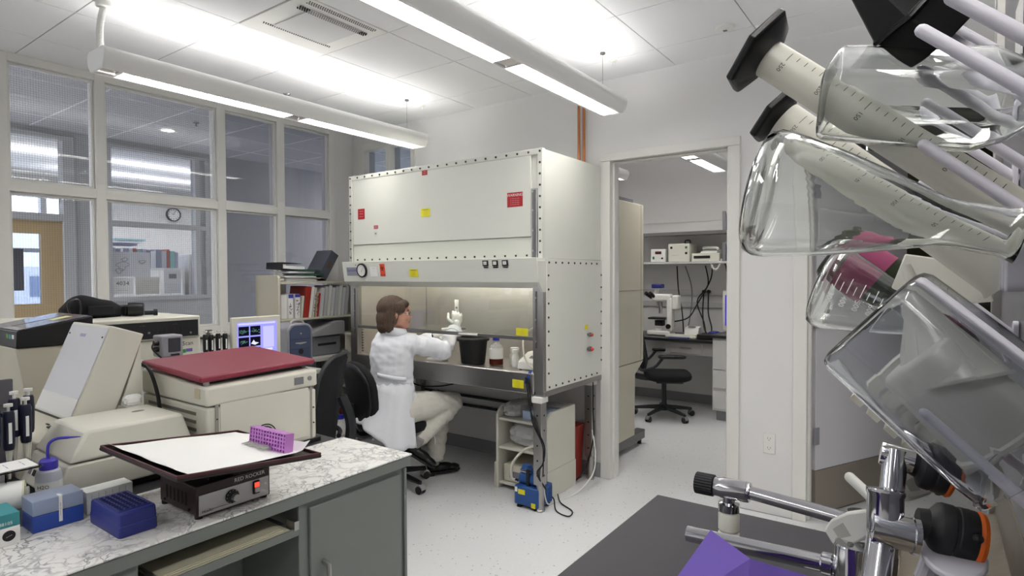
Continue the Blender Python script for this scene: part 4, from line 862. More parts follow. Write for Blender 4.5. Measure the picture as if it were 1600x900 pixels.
t = thing('video_camera', 'black camcorder lying beside the camera bag on the cytometer', 'camera', (1.44, 3.6, 1.2))
MB().lathe([(0, 0), (.036, 0), (.038, .03), (.034, .07), (0, .07)], (1.40, 3.56, 1.238), 18, (1, -.5, 0)).build('lens_body', M_black, t)
MB().box(1.385, 3.57, 1.202, 1.46, 3.66, 1.262).build('body', M_black, t, .01)
MB().lathe([(.026, 0), (.028, .002), (.034, .002), (.034, 0)], (1.465, 3.528, 1.238), 18, (1, -.5, 0)).build('lens_ring', M_grey, t)
MB().cyl((1.45, 3.56, 1.215), (1.52, 3.53, 1.215), .012, n=10).lathe([(0, 0), (.018, 0), (.018, .02), (0, .02)], (1.515, 3.532, 1.218), 12, (1, -.4, 0)).build('microphone', M_black, t)
# small monitor unit on a pedestal
t = thing('camera_unit', 'small grey box display on a grey pedestal behind the centrifuge', 'display', (1.31, 3.0, TZ))
MB().box(1.305, 2.965, 1.03, 1.405, 3.06, 1.135).build('housing', pm('unit_grey', (150, 148, 156), .4), t, .008)
MB().box(1.335, 2.960, 1.055, 1.390, 2.966, 1.122).build('screen', pm('dark_screen', (62, 62, 70), .2), t, .002)
MB().box(1.345, 2.961, 1.037, 1.385, 2.966, 1.046).build('button_bar', M_black, t)
MB().loft([[(1.355 + a, 3.01 + c_, z) for a, c_ in rrect(w_, w_, .01)] for z, w_ in ((TZ, .10), (.80, .08), (1.03, .055))]).build('pedestal', _mc['unit_grey'], t)
for z in (1.07, 1.10): MB().cyl((1.285, 3.0, z), (1.306, 3.0, z), .012, n=10).build('side_knob', M_black, t)
cable('thin black cord hanging from the small grey display', [(1.295, 3.0, 1.11), (1.27, 2.98, 1.08), (1.30, 2.95, 1.03), (1.35, 2.94, .97), (1.38, 2.95, .93), (1.40, 2.96, .85)], .004)
t = thing('white_module', 'white wedge module between the cytometer and the small display', 'module', (1.2, 3.1, TZ))
MB().prism([(1.13, TZ), (1.30, TZ), (1.30, 1.0), (1.25, 1.03), (1.13, .99)], 3.08, 3.2, py).build('case', M_white, t, .004)
# pipettes on a stand beside the monitor
def pipette(x, y, z, label, group=None, col=M_black, tilt=0, cap=M_white, s=1.0):
    t = thing('pipette', label, 'pipette', (x, y, z), 0, group)
    A = Matrix.Translation((x, y, z)) @ Matrix.Rotation(tilt, 4, 'X')
    def la(p): return [(r * s, h * s) for r, h in p]
    ax = A.to_3x3() @ Vector((0, 0, 1))
    def at(h): return A @ Vector((0, 0, h * s))
    MB().lathe(la([(0, .0), (.012, 0), (.014, .01), (.0155, .06), (.0145, .105), (.012, .112), (0, .112)]), at(-.11), 12, ax).build('handle', col, t)
    MB().lathe(la([(0, 0), (.004, 0), (.004, .014), (.011, .015), (.011, .023), (0, .024)]), at(0), 12, ax).build('plunger', cap, t)
    MB().lathe(la([(0, 0), (.003, .0), (.004, .02), (.008, .07), (.009, .09), (0, .09)]), at(-.195), 10, ax).build('shaft', M_beige if col is not M_black else M_white, t)
    MB().box(-.004, -.016, -.09, .004, -.0135, -.03, A).build('label_strip', M_whiteppr, t)
    return t
st = thing('pipette_stand', 'steel pipette stand between cytometer and monitor', 'stand', (1.9, 3.62, TZ))
MB().box(1.83, 3.60, TZ, 1.99, 3.72, TZ + .015).build('base', M_black, st, .003); MB().box(1.89, 3.70, TZ + .015, 1.93, 3.712, 1.08).build('post', M_steel, st); MB().box(1.83, 3.63, 1.03, 1.99, 3.712, 1.04).build('holder', M_black, st)
for i, x in enumerate((1.843, 1.878, 1.922, 1.966)):
    pipette(x, 3.615, 1.058 - .004 * (i % 2), ['black pipette in the stand, nearest the cytometer', 'black pipette, second from the cytometer in the stand', 'black pipette, third from the cytometer in the stand', 'black pipette in the stand nearest the monitor'][i], 'pipettes in the stand beside the monitor')
# pipette carousel at the end of the bench
cs = thing('pipette_carousel', 'dark pipette carousel on the table behind the wash bottle', 'stand', (.50, 2.24, TZ))
MB().lathe([(0, 0), (.09, 0), (.09, .01), (.02, .02), (.012, .03), (.012, .26), (0, .26)], (.50, 2.26, TZ), 20).build('post', M_grey, cs)
MB().lathe([(0, 0), (.085, 0), (.09, .004), (.09, .012), (0, .012)], (.50, 2.26, 1.015), 24).build('holder_disc', M_black, cs)
MB().box(.44, 2.22, 1.045, .53, 2.27, 1.085).build('dark_block', M_black, cs, .003)
for i, (x, y, dz) in enumerate(((.535, 2.165, .0), (.578, 2.178, .01), (.50, 2.15, .015), (.595, 2.215, .03), (.555, 2.19, .03), (.45, 2.17, .0))):
    pipette(x, y, 1.03 + dz, ['navy pipette hanging frontmost on the carousel', 'navy pipette on the carousel nearest the slanted lid', 'navy pipette on the carousel beside the frontmost one', 'navy pipette behind on the carousel, by the slanted lid', 'navy pipette standing highest on the carousel', 'navy pipette at the frame edge of the carousel'][i], 'pipettes on the carousel', pm('navy_plastic', (26, 28, 50), .35))
t = thing('grey_panel', 'dark grey flat panel standing behind the pipette carousel', 'panel', (.55, 2.45, TZ)); MB().box(.40, 2.45, TZ, .62, 2.47, 1.085).build('panel', pm('slate_panel', (92, 90, 98), .5), t, .002)
# tape dispenser
t = thing('tape_dispenser', 'clear acrylic tape dispenser with printed label rolls', 'dispenser', (.47, 2.02, BZ))
MB().box(.36, 1.975, .900, .560, 2.10, .904).build('top_shelf', M_clear, t, .001); MB().box(.36, 1.98, BZ, .50, 2.03, BZ + .004).build('base', M_clearp, t)
for x in (.37, .48): MB().box(x, 1.985, BZ, x + .004, 2.09, .9).build('upright', M_clear, t)
lb = MB().box(.40, 1.985, .9045, .552, 2.085, .9055).build('label_tape', M_whiteppr, t)
for i in range(4): lettering('---- ---', .02, (.42 + i * .036, 2.035, .9056), (0, 1, 0), (-1, 0, 0), M_inkblue, lb)
MB().cyl((.53, 1.982, .836), (.38, 2.035, .836), .018, n=12).build('axle', M_clearp, t); MB().box(.40, 2.0, BZ + .004, .41, 2.03, .85).box(.47, 1.985, BZ + .004, .48, 2.015, .85).build('axle_support', M_clearp, t)
t = thing('tape_roll', 'roll of printed label tape with a cream core, mounted on the dispenser', 'roll', (.5, 1.96, BZ))
MB().lathe([(.02, 0), (.036, 0), (.036, .05), (.02, .05), (.02, 0)], (.522, 1.985, .836), 24, (-1, .35, 0), cap=False).build('core', pm('core_cream', (214, 212, 184), .6), t)
MB().lathe([(.0345, .004), (.0365, .004), (.0365, .1), (.0345, .1), (.0345, .004)], (.522, 1.985, .836), 24, (-1, .35, 0), cap=False).build('tape', M_whiteppr, t)
# --- computer
mo = thing('monitor', 'beige flat computer monitor with blue analysis screen', 'monitor', (2.17, 3.62, TZ))
MB().box(2.005, 3.60, .842, 2.345, 3.635, 1.152).build('bezel', M_beige, mo, .006)
MB().box(2.10, 3.63, .88, 2.25, 3.70, 1.06).build('back_shell', M_beige, mo, .01); MB().box(2.06, 3.57, TZ, 2.29, 3.76, TZ + .015).box(2.14, 3.64, TZ, 2.21, 3.67, .90).build('stand', M_beige, mo, .004)
scr = MB().box(2.036, 3.5975, .876, 2.314, 3.602, 1.118).build('screen', emitter('screen_blue', (150, 148, 236), .85), mo)
def sbox(nm, a, b, c_, d_, col, e=.8):
    MB().box(2.036 + a * .278, 3.5965, .876 + b * .242, 2.036 + c_ * .278, 3.5975, .876 + d_ * .242).build(nm, emitter(nm + '_glow', col, e), scr)
for i in range(2):
    for j in range(3):
        a, b = .03 + i * .285, .06 + j * .29
        MB().box(2.036 + a * .278, 3.5965, .876 + b * .242, 2.036 + (a + .255) * .278, 3.5975, .876 + (b + .25) * .242).build('plot_window', emitter('plot_dark%d%d' % (i, j), (22, 22, 40), .5), scr)
pl = MB(); random.seed(3)
def spt(u, v, y=3.596): return (2.036 + u * .278, y, .876 + v * .242)
for (u, v) in ((.12, .75), (.40, .75), (.12, .47), (.13, .16)):
    for k in range(26):
        a, b = random.gauss(u + .03, .055), random.gauss(v + .0, .025) + (.3 * 0); a = min(max(a, u - .08), u + .14); pl.quad(spt(a, b), spt(a + .02, b), spt(a + .02, b + .02), spt(a, b + .02))
pl.build('dot_plot', emitter('plot_green', (90, 130, 120), .6), scr, smooth=0)
MB().add([spt(.33, .42), spt(.43, .46), spt(.53, .43), spt(.43, .38), spt(.40, .52)], [(0, 1, 2), (0, 2, 3), (0, 1, 4)]).build('surface_plot', emitter('plot_white', (220, 220, 240), .8), scr, smooth=0)
MB().add([spt(.345, .065), spt(.39, .28), spt(.435, .065)], [(0, 1, 2)]).build('histogram', emitter('plot_magenta', (170, 60, 220), .9), scr, smooth=0)
sbox('settings_pane', .64, .28, .92, .86, (190, 188, 245)); sbox('dialog_bar', .64, .2, .88, .26, (215, 215, 250)); sbox('title_bar', .02, .93, .96, .98, (200, 200, 250)); sbox('footer_bar', .6, .08, .92, .14, (200, 198, 246))
lettering('----- --', .010, (2.30, 3.5993, .858), (1, 0, 0), (0, 0, 1), M_grey, mo)
tw = thing('computer_tower', 'silver and slate computer tower beside the monitor', 'computer', (2.56, 3.8, TZ))
def tprof(s): return [(s * .105, 0)]
arc_ = [( .105, 0), (.105, .26)] + [(.105 * math.cos(R_(a)) if 0 else .045 + .06 * math.cos(R_(a)), .26 + .055 * math.sin(R_(a))) for a in (15, 35, 60, 90)]
prof = arc_ + [(-x, z) for x, z in arc_[::-1]]
tx = 2.565; 
MB().prism([(tx + x, TZ + z + .002) for x, z in prof], 3.70, 4.03, py).build('silver_case', pm('case_silver', (158, 158, 166), .25, .3), tw, .006)
pf = [(x * .82, .012 + z * .93) for x, z in prof]
fpn = MB().prism([(tx + x, TZ + z) for x, z in pf], 3.692, 3.701, py).build('front_panel', pm('slate_blue', (70, 80, 106), .35), tw, .003)
for z in (.205, .135): MB().box(tx - .08, 3.6905, TZ + z, tx + .08, 3.6925, TZ + z + .002).build('drive_seam', M_ink, fpn)
MB().loft([[(tx - .045, y, TZ + .176), (tx, y, TZ + .168), (tx + .045, y, TZ + .176), (tx + .045, y, TZ + .181), (tx - .045, y, TZ + .181)] for y in (3.689, 3.692)]).build('drive_slot', M_alu, fpn)
MB().cyl((tx, 3.689, TZ + .115), (tx, 3.693, TZ + .115), .019, n=20).build('speaker', M_ink, fpn); MB().cyl((tx, 3.689, TZ + .075), (tx, 3.693, TZ + .075), .006, n=12).cyl((tx, 3.689, TZ + .245), (tx, 3.693, TZ + .245), .006, n=12).build('power_button', M_alu, fpn)
MB().tube(smooth_path([(tx - .05, 3.74, TZ + .305), (tx - .045, 3.74, TZ + .33), (tx, 3.74, TZ + .34), (tx + .045, 3.74, TZ + .33), (tx + .05, 3.74, TZ + .305)]), .010, 8).build('handle', M_alu, tw)
t = thing('printer', 'grey laser printer with sloping lid under the bookshelf', 'printer', (3.1, 4.2, TZ))
MB().box(2.96, 4.09, TZ, 3.23, 4.37, .92).build('housing', M_grey, t, .012); MB().prism([(2.90, .945), (2.93, .922), (3.25, .922), (3.25, 1.035), (3.16, 1.035)], 4.06, 4.37, py).build('sloped_lid', pm('printer_lid', (150, 150, 152), .45), t, .006)
MB().box(3.0, 4.086, .84, 3.18, 4.092, .86).build('paper_slot', M_black, t)
# --- bookshelf hutch and its contents
hs = thing('bookshelf', 'cream wooden hutch bookshelf in front of the end window panes', 'shelf', (3.1, 4.24, TZ))
for x in (2.645, 3.56):
    MB().prism([(4.085, TZ), (4.40, TZ), (4.40, 1.42), (4.10, 1.42), (4.085, 1.40)], x, x + .02, Matrix(((0, 0, 1, 0), (1, 0, 0, 0), (0, 1, 0, 0), (0, 0, 0, 1)))).build('end_panel', M_beige2, hs, .004)
for z in (1.062, 1.352): MB().box(2.665, 4.09, z, 3.56, 4.40, z + .018).build('shelf_board', M_beige2, hs, .002)
MB().box(2.655, 4.09, 1.37, 2.70, 4.40, 1.395).build('end_block', M_beige2, hs, .004)
bz = 1.0805
random.seed(8)
def book(x, w_, h_, d_, mt, label, lean=0, cat='book', spine=None, group='binders and books on the hutch shelf', name='book', y0=4.10):
    t = thing(name, label, cat, (x, y0, bz), 0, group)
    A = Matrix.Translation((x, 0, bz)) @ Matrix.Rotation(lean, 4, 'Y')
    MB().box(0, y0, 0, w_, y0 + d_, h_, A).build('cover', mt, t, .002)
    MB().box(.003, y0 + .004, h_, w_ - .003, y0 + d_ - .002, h_ + .0012, A).build('page_block', M_whiteppr, t)
    if spine: MB().box(w_ * .15, y0 - .001, h_ * spine[0], w_ * .85, y0, h_ * spine[1], A).build('spine_label', spine[2], t)
    return t, A
def speckle(t, A, w_, z0, z1, n, mt, y0):
    m = MB()
    for k in range(n):
        a, b, s = random.uniform(.006, w_ - .012), random.uniform(z0, z1), random.uniform(.003, .007); m.box(a, y0 - .0012, b, a + s, y0 - .0002, b + s * random.uniform(.5, 2), A)
    m.build('printed_pattern', mt, t, smooth=0)
x = 2.70
t, A = book(2.69, .05, .185, .2, M_white, 'plain white binder at the end of the hutch shelf by the tall panel', y0=4.12)
t, A = book(2.742, .042, .19, .2, M_whiteppr, 'white binder with navy top and dark splotch pattern, beside plain binder', spine=None); MB().box(0, 4.099, .16, .042, 4.1, .19, A).build('navy_band', M_inkblue, t); speckle(t, A, .042, .02, .12, 26, M_ink, 4.10)
t, A = book(2.80, .046, .19, .2, M_whiteppr, 'white binder with navy top and dark red splotches'); MB().box(0, 4.099, .165, .046, 4.1, .19, A).build('navy_band', M_inkblue, t); speckle(t, A, .046, .02, .14, 26, pm('print_maroon', (90, 34, 40), .6), 4.10)
book(2.850, .02, .175, .18, M_beige, 'thin cream booklet leaning against the red binder', R_(6))
book(2.872, .05, .255, .22, pm('binder_red', (158, 46, 38), .45), 'tall red binder leaning on the hutch shelf', R_(8))
book(2.925, .026, .25, .21, M_white, 'white binder leaning beside the red binder', R_(8))
t, A = book(2.955, .018, .24, .2, M_beige, 'cream catalogue with blue spine blocks', R_(8)); speckle(t, A, .022, .03, .2, 14, M_inkblue, 4.10)
t, A = book(2.982, .02, .2, .2, pm('book_tan', (176, 150, 128), .6), 'tan book with patterned spine', R_(7)); speckle(t, A, .022, .03, .17, 12, M_ink, 4.10)
book(3.008, .01, .195, .2, pm('book_red2', (176, 48, 46), .5), 'thin bright red booklet', R_(8))
for k in range(8): book(3.026 + k * .036, .03, .236 + .010 * (k % 3), .21, pm('grey_binder_%d' % (k % 3), ((202, 202, 204), (186, 188, 190), (212, 210, 206))[k % 3], .5), ['pale grey binder just beyond the thin red booklet', 'pale binder, second beyond the thin red booklet', 'pale binder, third beyond the thin red booklet', 'pale binder, fourth beyond the thin red booklet', 'pale binder, fifth beyond the thin red booklet', 'pale binder, sixth beyond the thin red booklet', 'pale binder, seventh beyond the thin red booklet', 'last pale binder of the row, by the steel cabinet'][k], R_(7))
# papers and binders heaped on top
zt = 1.371; yy0 = 4.09
random.seed(21)
heap = [('papers', .30, .018, M_whiteppr, 'lowest loose paper pile on top of the hutch'), ('papers', .32, .012, M_beige, 'cream folders on the lowest paper pile of the hutch'), ('papers', .26, .014, M_whiteppr, 'white stapled papers in the middle of the heap on the hutch'), ('folder', .22, .02, pm('folder_green', (40, 84, 66), .6), 'green folder in the heap on the hutch'), ('papers', .26, .016, M_whiteppr, 'white papers under the black binder on the hutch'), ('folder', .2, .014, pm('folder_green2', (46, 92, 70), .6), 'upper green folder under the black binder')]
z = zt
for i, (nm, w_, h_, mt, lab) in enumerate(heap):
    A = Matrix.Translation((2.72 + .0 * i + random.uniform(-.01, .03) + (.1 if 'green' in lab else 0), yy0 + .005, z)) @ Matrix.Rotation(R_(random.uniform(-4, 4)), 4, 'Z')
    t = thing(nm, lab, 'papers', tuple(A.translation), 0, 'papers heaped on the hutch')
    for k in range(3): MB().box(random.uniform(-.01, .012), random.uniform(-.008, .004), k * h_ / 3, w_ + random.uniform(-.02, .02), .22, (k + .92) * h_ / 3, A).build('sheet', mt, t)
    z += h_ + .0005
t = thing('ring_binder', 'black ring binder lying flat on the paper heap of the hutch', 'binder', (2.68, yy0, z)); A = Matrix.Translation((2.685, yy0 + .0, z)) @ Matrix.Rotation(R_(3), 4, 'Y')
MB().box(0, -.0, 0, .17, .22, .004, A).box(0, 0, .05, .17, .22, .054, A).box(0, 0, 0, .004, .22, .054, A).build('cover', M_black, t, .002); MB().box(.01, .004, .006, .2, .215, .03, A).build('sheet', M_whiteppr, t)
t = thing('file_box', 'slate grey box file tilted on top of the hutch', 'box', (3.1, 4.2, zt))
A = Matrix.Translation((3.03, 4.10, zt + .0)) @ Matrix.Rotation(R_(-38), 4, 'Y')
A = Matrix.Translation((3.055, 4.12, 1.372)) @ Matrix.Rotation(R_(52), 4, 'Y') @ Matrix.Translation((-.235, 0, 0))
A = Matrix.Translation((3.0, 4.11, 1.374)) @ Matrix.Rotation(R_(-35), 4, 'Y')
A = Matrix.Translation((3.03, 4.11, 1.419)) @ Matrix.Rotation(R_(32), 4, 'Y')
MB().box(0, 0, 0, .085, .2, .25, A).build('case', pm('box_slate', (82, 86, 96), .5), t, .003); q = MB().box(.03, -.001, .1, .06, 0, .16, A).build('spine_label', pm('spine_brown', (96, 74, 60), .5), t)
MB().box(.086, .01, .002, .092, .19, .24, A).build('page_block', M_whiteppr, t)
t = thing('papers', 'white sheet leaning behind the slate box file', 'papers', (3.2, 4.3, zt)); MB().box(3.16, 4.33, zt, 3.40, 4.335, 1.58, Matrix.Translation((0, 0, 0))).build('sheet', M_whiteppr, t)
# --- pigeonhole unit
pg = thing('pigeonhole_unit', 'narrow cream pigeonhole unit with plastic bags between desk and steel cabinet', 'shelf', (3.4, 4.07, 0))
gx0, gx1, gy0, gy1 = 3.26, 3.55, 3.925, 4.225
MB().box(gx0, gy0, .13, gx1, gy0 + .015, .925).build('side_panel', M_beige, pg, .002); MB().box(gx0, gy1 - .015, .13, gx1, gy1, .925).build('side_panel', M_beige, pg, .002); MB().box(gx1 - .01, gy0, .13, gx1, gy1, .925).build('back_panel', M_beige, pg)
for z in (.13, .30, .465, .62, .765, .91): MB().box(gx0 + .002, gy0 + .015, z, gx1, gy1 - .015, z + .014).build('shelf_board', M_beige, pg)
MB().box(gx0 + .002, 4.065, .62, gx1, 4.077, .91).build('divider', M_beige, pg)
for (x, y) in ((gx0 + .04, gy0 + .04), (gx1 - .04, gy0 + .04), (gx0 + .04, gy1 - .04), (gx1 - .04, gy1 - .04)): MB().cyl((x, y, 0), (x, y, .13), .015, n=8).build('leg', M_steeldk, pg)
for i, (y, z, s) in enumerate(((3.995, .78, .05), (4.0, .635, .05), (4.06, .48, .07), (4.09, .315, .07), (4.15, .635, .045))):
    crumple('plastic_bag', ['clear plastic bag in the top pigeonhole', 'clear plastic bag in the second pigeonhole row, near side', 'clear plastic bag in the middle pigeonhole', 'clear plastic bag in the fourth pigeonhole', 'clear plastic bag in the second pigeonhole row, window side'][i], 'bag', (3.36, y, z), (.08, s, .05), M_bag, 30 + i, 'bags in the pigeonhole unit')
t = thing('red_carton', 'dark red carton in the bottom pigeonhole', 'box', (3.38, 4.07, .145)); MB().box(3.28, 3.96, .145, 3.5, 4.19, .27).build('carton', pm('carton_red', (120, 44, 40), .6), t, .003)
t = thing('small_bottle', 'small white bottle on top of the pigeonhole unit', 'bottle', (3.32, 3.96, .925)); MB().lathe([(0, 0), (.025, 0), (.026, .05), (.015, .06), (0, .06)], (3.32, 3.96, .925), 14).build('bottle', M_white, t); MB().lathe([(0, .055), (.018, .055), (.018, .08), (0, .08)], (3.32, 3.96, .925), 14).build('cap', M_white, t)
t = thing('plastic_jug', 'white plastic jug on the floor behind the marbled bench', 'jug', (2.95, 3.75, 0))
MB().loft([[(2.95 + a, 3.75 + c_, z) for a, c_ in rrect(w_, w_ * .8, .03)] for z, w_ in ((0, .18), (.02, .2), (.2, .2), (.27, .08), (.3, .07))]).build('body', M_white, t); MB().tube(smooth_path([(2.9, 3.72, .24), (2.86, 3.7, .24), (2.85, 3.69, .17), (2.86, 3.7, .1)]), .014, 8).build('handle', M_white, t)
MB().lathe([(0, 0), (.028, 0), (.028, .03), (0, .03)], (2.95, 3.75, .3), 14).build('cap', M_bluecap, t)
# ---------------------------------------------------------------- corridor behind the window wall, and the room beyond it
M_cwall = pm('corridor_paint', (182, 182, 184), .6)
YC = 6.5
M_tbar = pm('ceiling_bar_white', (245, 245, 247), .6); slab('ceiling_corridor', -3, 4.59, 2.755, 8, YC, 2.85, pm('corridor_ceiling', (196, 196, 200), .8))
for i in range(12):
    x = -1.2 + i * .6; struct(MB().box(x - .006, 4.6, 2.751, x + .006, YC, 2.756).build('trim_%d' % (i + 1), M_tbar))
for i in range(3):
    y = 4.95 + i * .55; struct(MB().box(-2, y - .006, 2.7505, 7, y + .006, 2.7555).build('trim_%d' % (i + 21), M_tbar))
cwm = MB()
def cw(x0, z0, x1, z1): cwm.box(x0, YC, z0, x1, YC + .12, z1)
cw(-3, 0, 1.2, 2.85); cw(1.2, 2.705, 3.26, 2.85); cw(2.125, 0, 2.385, 2.705); cw(2.385, 0, 3.26, 1.19); cw(3.26, 0, 8, 2.85)
struct(cwm.build('wall_corridor', M_cwall))
struct(MB().box(XB + .12, 4.6, 0, XB + .2, 4.9, 2.75).box(8, 4.5, 0, 8.1, YC, 2.85).build('wall_corridor_end', M_cwall))
dfr = MB()
dfr.box(1.2, YC - .02, 1.925, 2.125, YC + .1, 1.985).box(2.03, YC - .02, 0, 2.125, YC + .1, 2.705).box(1.2, YC - .02, 2.13, 2.05, YC + .1, 2.17).box(1.2, YC - .02, 2.66, 2.125, YC + .1, 2.705)
M_fgrey = pm('frame_grey', (186, 186, 188), .5)
d3 = struct(dfr.build('door_3', M_fgrey, None, .003))
lf = MB()
M_oak = pm('oak_veneer', (186, 160, 116), .5, noise=.08, nscale=6, stretch=(8, 8, .8))
lf.box(1.2, YC + .02, 0, 1.46, YC + .065, 1.92).box(1.87, YC + .02, 0, 2.028, YC + .065, 1.92).box(1.46, YC + .02, 0, 1.87, YC + .065, 1.175).box(1.46, YC + .02, 1.80, 1.87, YC + .065, 1.92)
lfo = lf.build('door_leaf', M_oak, d3)
MB().box(1.46, YC + .04, 1.175, 1.87, YC + .046, 1.80).build('pane', PB, lfo)
blk = MB()
for k in range(16): blk.box(1.5, YC + .03, 1.30 + k * .022, 1.745, YC + .036, 1.319 + k * .022)
MB().box(1.5, YC + .032, 1.295, 1.745, YC + .035, 1.66).build('dark_notice', pm('notice_dark', (38, 42, 52), .5), lfo); blk.build('notice_lines', pm('notice_grey', (60, 64, 76), .5), lfo, smooth=0)
ff = MB()
for (a, b, z0, z1) in ((2.385, 2.425, 1.19, 2.705), (3.22, 3.27, 1.19, 2.705), (3.33, 3.37, 1.19, 2.705), (2.385, 3.37, 1.91, 1.96), (2.385, 3.37, 1.17, 1.215), (2.385, 3.37, 2.67, 2.705)): ff.box(a, YC - .02, z0, b, YC + .08, z1)
w3 = struct(ff.build('window_3', M_fgrey, None, .003))
PF = glass_pane('far_wired_glass', (.92, .93, .95), .0)
MB().box(2.425, YC + .03, 1.215, 3.22, YC + .036, 1.91).build('pane', PF, w3); MB().box(2.425, YC + .03, 1.96, 3.22, YC + .036, 2.67).build('pane', PF, w3)
def poster(name, label, x0, z0, x1, z1, mt, lines=()):
    t = tag(MB().box(x0, YC + .022, z0, x1, YC + .026, z1).build(name, mt), label, 'paper', 'papers taped to the far corridor window')
    for (txt, size, x, z, m_) in lines: lettering(txt, size, (x, YC + .022, z), (1, 0, 0), (0, 0, 1), m_, t)
    return t
M_tp = pm('paper_pale', (206, 208, 214), .7)
p1 = poster('poster', 'large line drawing poster taped on the far corridor window', 2.43, 1.41, 2.775, 1.66, M_tp)
dr = MB(); random.seed(4)
for (cx, cz, s) in ((2.52, 1.52, .05), (2.54, 1.58, .025), (2.49, 1.47, .03), (2.70, 1.56, .025)):
    pts = [(cx + s * math.cos(a) * (1 + .4 * math.sin(3 * a)), YC + .0205, cz + s * .7 * math.sin(a) * (1 + .3 * math.cos(2 * a + cx * 9))) for a in [2 * math.pi * k / 22 for k in range(23)]]; dr.tube(pts, .002, 4)
dr.build('line_drawing', M_grey, p1)
poster('door_sign', 'paper sign reading 4034 on the far corridor window', 2.43, 1.24, 2.615, 1.405, M_whiteppr, [('4034', .058, 2.52, 1.345, M_ink), ('------ ------', .024, 2.52, 1.28, M_ink)])
poster('certificate', 'cream framed certificate on the far corridor window', 2.635, 1.235, 2.86, 1.41, pm('paper_cream', (204, 202, 196), .7), [('-------- -----', .022, 2.747, 1.37, M_grey), ('---- ----', .02, 2.747, 1.32, M_grey)])
p4 = poster('newspaper', 'newspaper clipping with dark photo on the far corridor window', 2.905, 1.235, 3.075, 1.485, M_tp, [('-----  -----', .02, 2.99, 1.33, M_grey), ('-----  -----', .02, 2.99, 1.30, M_grey), ('-----  -----', .02, 2.99, 1.27, M_grey)])
MB().box(2.955, YC + .0205, 1.39, 3.03, YC + .022, 1.44).build('photo', M_grey, p4)
# recessed light of the corridor
def can(x, y, label, e=6):
    t = thing('recessed_light', label, 'lamp', (x, y, 2.75)); MB().lathe([(.055, 0), (.075, 0), (.08, -.006), (.055, -.004)], (x, y, 2.751), 24, cap=False).build('trim_ring', M_white, t); MB().lathe([(0, -.001), (.055, -.001), (0, -.0012)], (x, y, 2.7525), 20).build('lens', emitter('can_glow', (255, 250, 240), e), t)
can(2.605, 5.72, 'recessed round light in the corridor ceiling', 12)
can(5.2, 5.5, 'recessed round light farther along the corridor', 12)
def fill_panel(x, y, label, e):
    t = thing('corridor_fill', label, 'lamp', (x, y, 2.75)); MB().box(x - .3, y - .3, 2.735, x + .3, y + .3, 2.754).build('frame', M_white, t); MB().quad((x - .27, y - .27, 2.734), (x - .27, y + .27, 2.734), (x + .27, y + .27, 2.734), (x + .27, y - .27, 2.734)).build('diffuser', emitter('fill_panel_glow', (255, 253, 248), e), t)
fill_panel(-.4, 5.5, 'unseen square fill light added at the near end of the corridor', 40); fill_panel(6.0, 5.5, 'unseen square fill light added at the far end of the corridor', 40)  # both out of view, added to brighten the corridor
sprinkler(2.6, 5.2, 'grey sprinkler head on the corridor ceiling', M_grey)
# room beyond
YF = 9.3
slab('ceiling_far_room', -1, YC + .12, 2.755, 8, YF, 2.85, M_ceil)
fwm = MB(); fwm.box(-1, YF, 0, 8, YF + .1, .9).box(-1, YF, 2.62, 8, YF + .1, 2.85).box(3.45, YF, .9, 8, YF + .1, 2.62).box(-1, YF, .9, .5, YF + .1, 2.62)
struct(fwm.build('wall_far_room', M_wall))
wf = MB()
for x in (.5, 1.2, 1.95, 2.7, 3.42): wf.box(x - .03, YF - .01, .9, x + .03, YF + .1, 2.62)
for z in (.9, 1.75, 2.6): wf.box(.5, YF - .01, z - .025, 3.45, YF + .1, z + .025)
w4 = struct(wf.build('window_4', M_fgrey)); MB().box(.5, YF + .03, .9, 3.45, YF + .036, 2.62).build('pane', glass_pane('daylight_glass', (.9, .93, .97)), w4)
struct(MB().box(-1.1, YC, 0, -1, YF, 2.85).box(8, YC, 0, 8.1, YF, 2.85).build('wall_far_room_side', M_wall))
bld = thing('office_building', 'pale building seen through the far window', 'building', (2.5, 16, 0))
MB().box(-3, 15, -6, 9, 16, 1.62).build('facade', pm('facade', (216, 214, 214), .8), bld)
for i in range(10):
    for z in (-.1, 1.0): MB().box(-2.5 + i * 1.1, 14.98, z, -1.8 + i * 1.1, 15, z + .42).build('window', pm('far_glass', (120, 134, 156), .2), bld)
pendant(7.75, 1.2, 4.6, 'pendant lamp in the room beyond the corridor', zb=2.42, wires=False); pendant(8.7, 2.6, 6.0, 'extra fill lamp added in the room beyond the corridor, farther back', zb=2.42, wires=False)  # the farther lamp is added to brighten this room
cl = thing('wall_clock', 'round black-rimmed wall clock in the room beyond the corridor', 'clock', (4.28, YF - .05, 2.33))
MB().lathe([(0, 0), (.10, 0), (.10, .05), (.088, .05), (.085, .035), (0, .035)], (4.28, YF - .002, 2.335), 28, (0, -1, 0)).build('case', M_black, cl)
MB().lathe([(0, .036), (.086, .036), (0, .0365)], (4.28, YF - .002, 2.335), 28, (0, -1, 0)).build('dial', M_whiteppr, cl)
ck = MB()
for k in range(12): ck.box(-.004, .062, .0, .004, .078, .002, Matrix.Translation((4.28, YF - .039, 2.335)) @ Matrix.Rotation(R_(90), 4, 'X') @ Matrix.Rotation(R_(30 * k), 4, 'Z'))
for a, l in ((60, .045), (-20, .065)): ck.box(-.003, -.01, 0, .003, l, .002, Matrix.Translation((4.28, YF - .039, 2.335)) @ Matrix.Rotation(R_(90), 4, 'X') @ Matrix.Rotation(R_(a), 4, 'Z'))
ck.build('hands_and_marks', M_ink, cl, smooth=0)
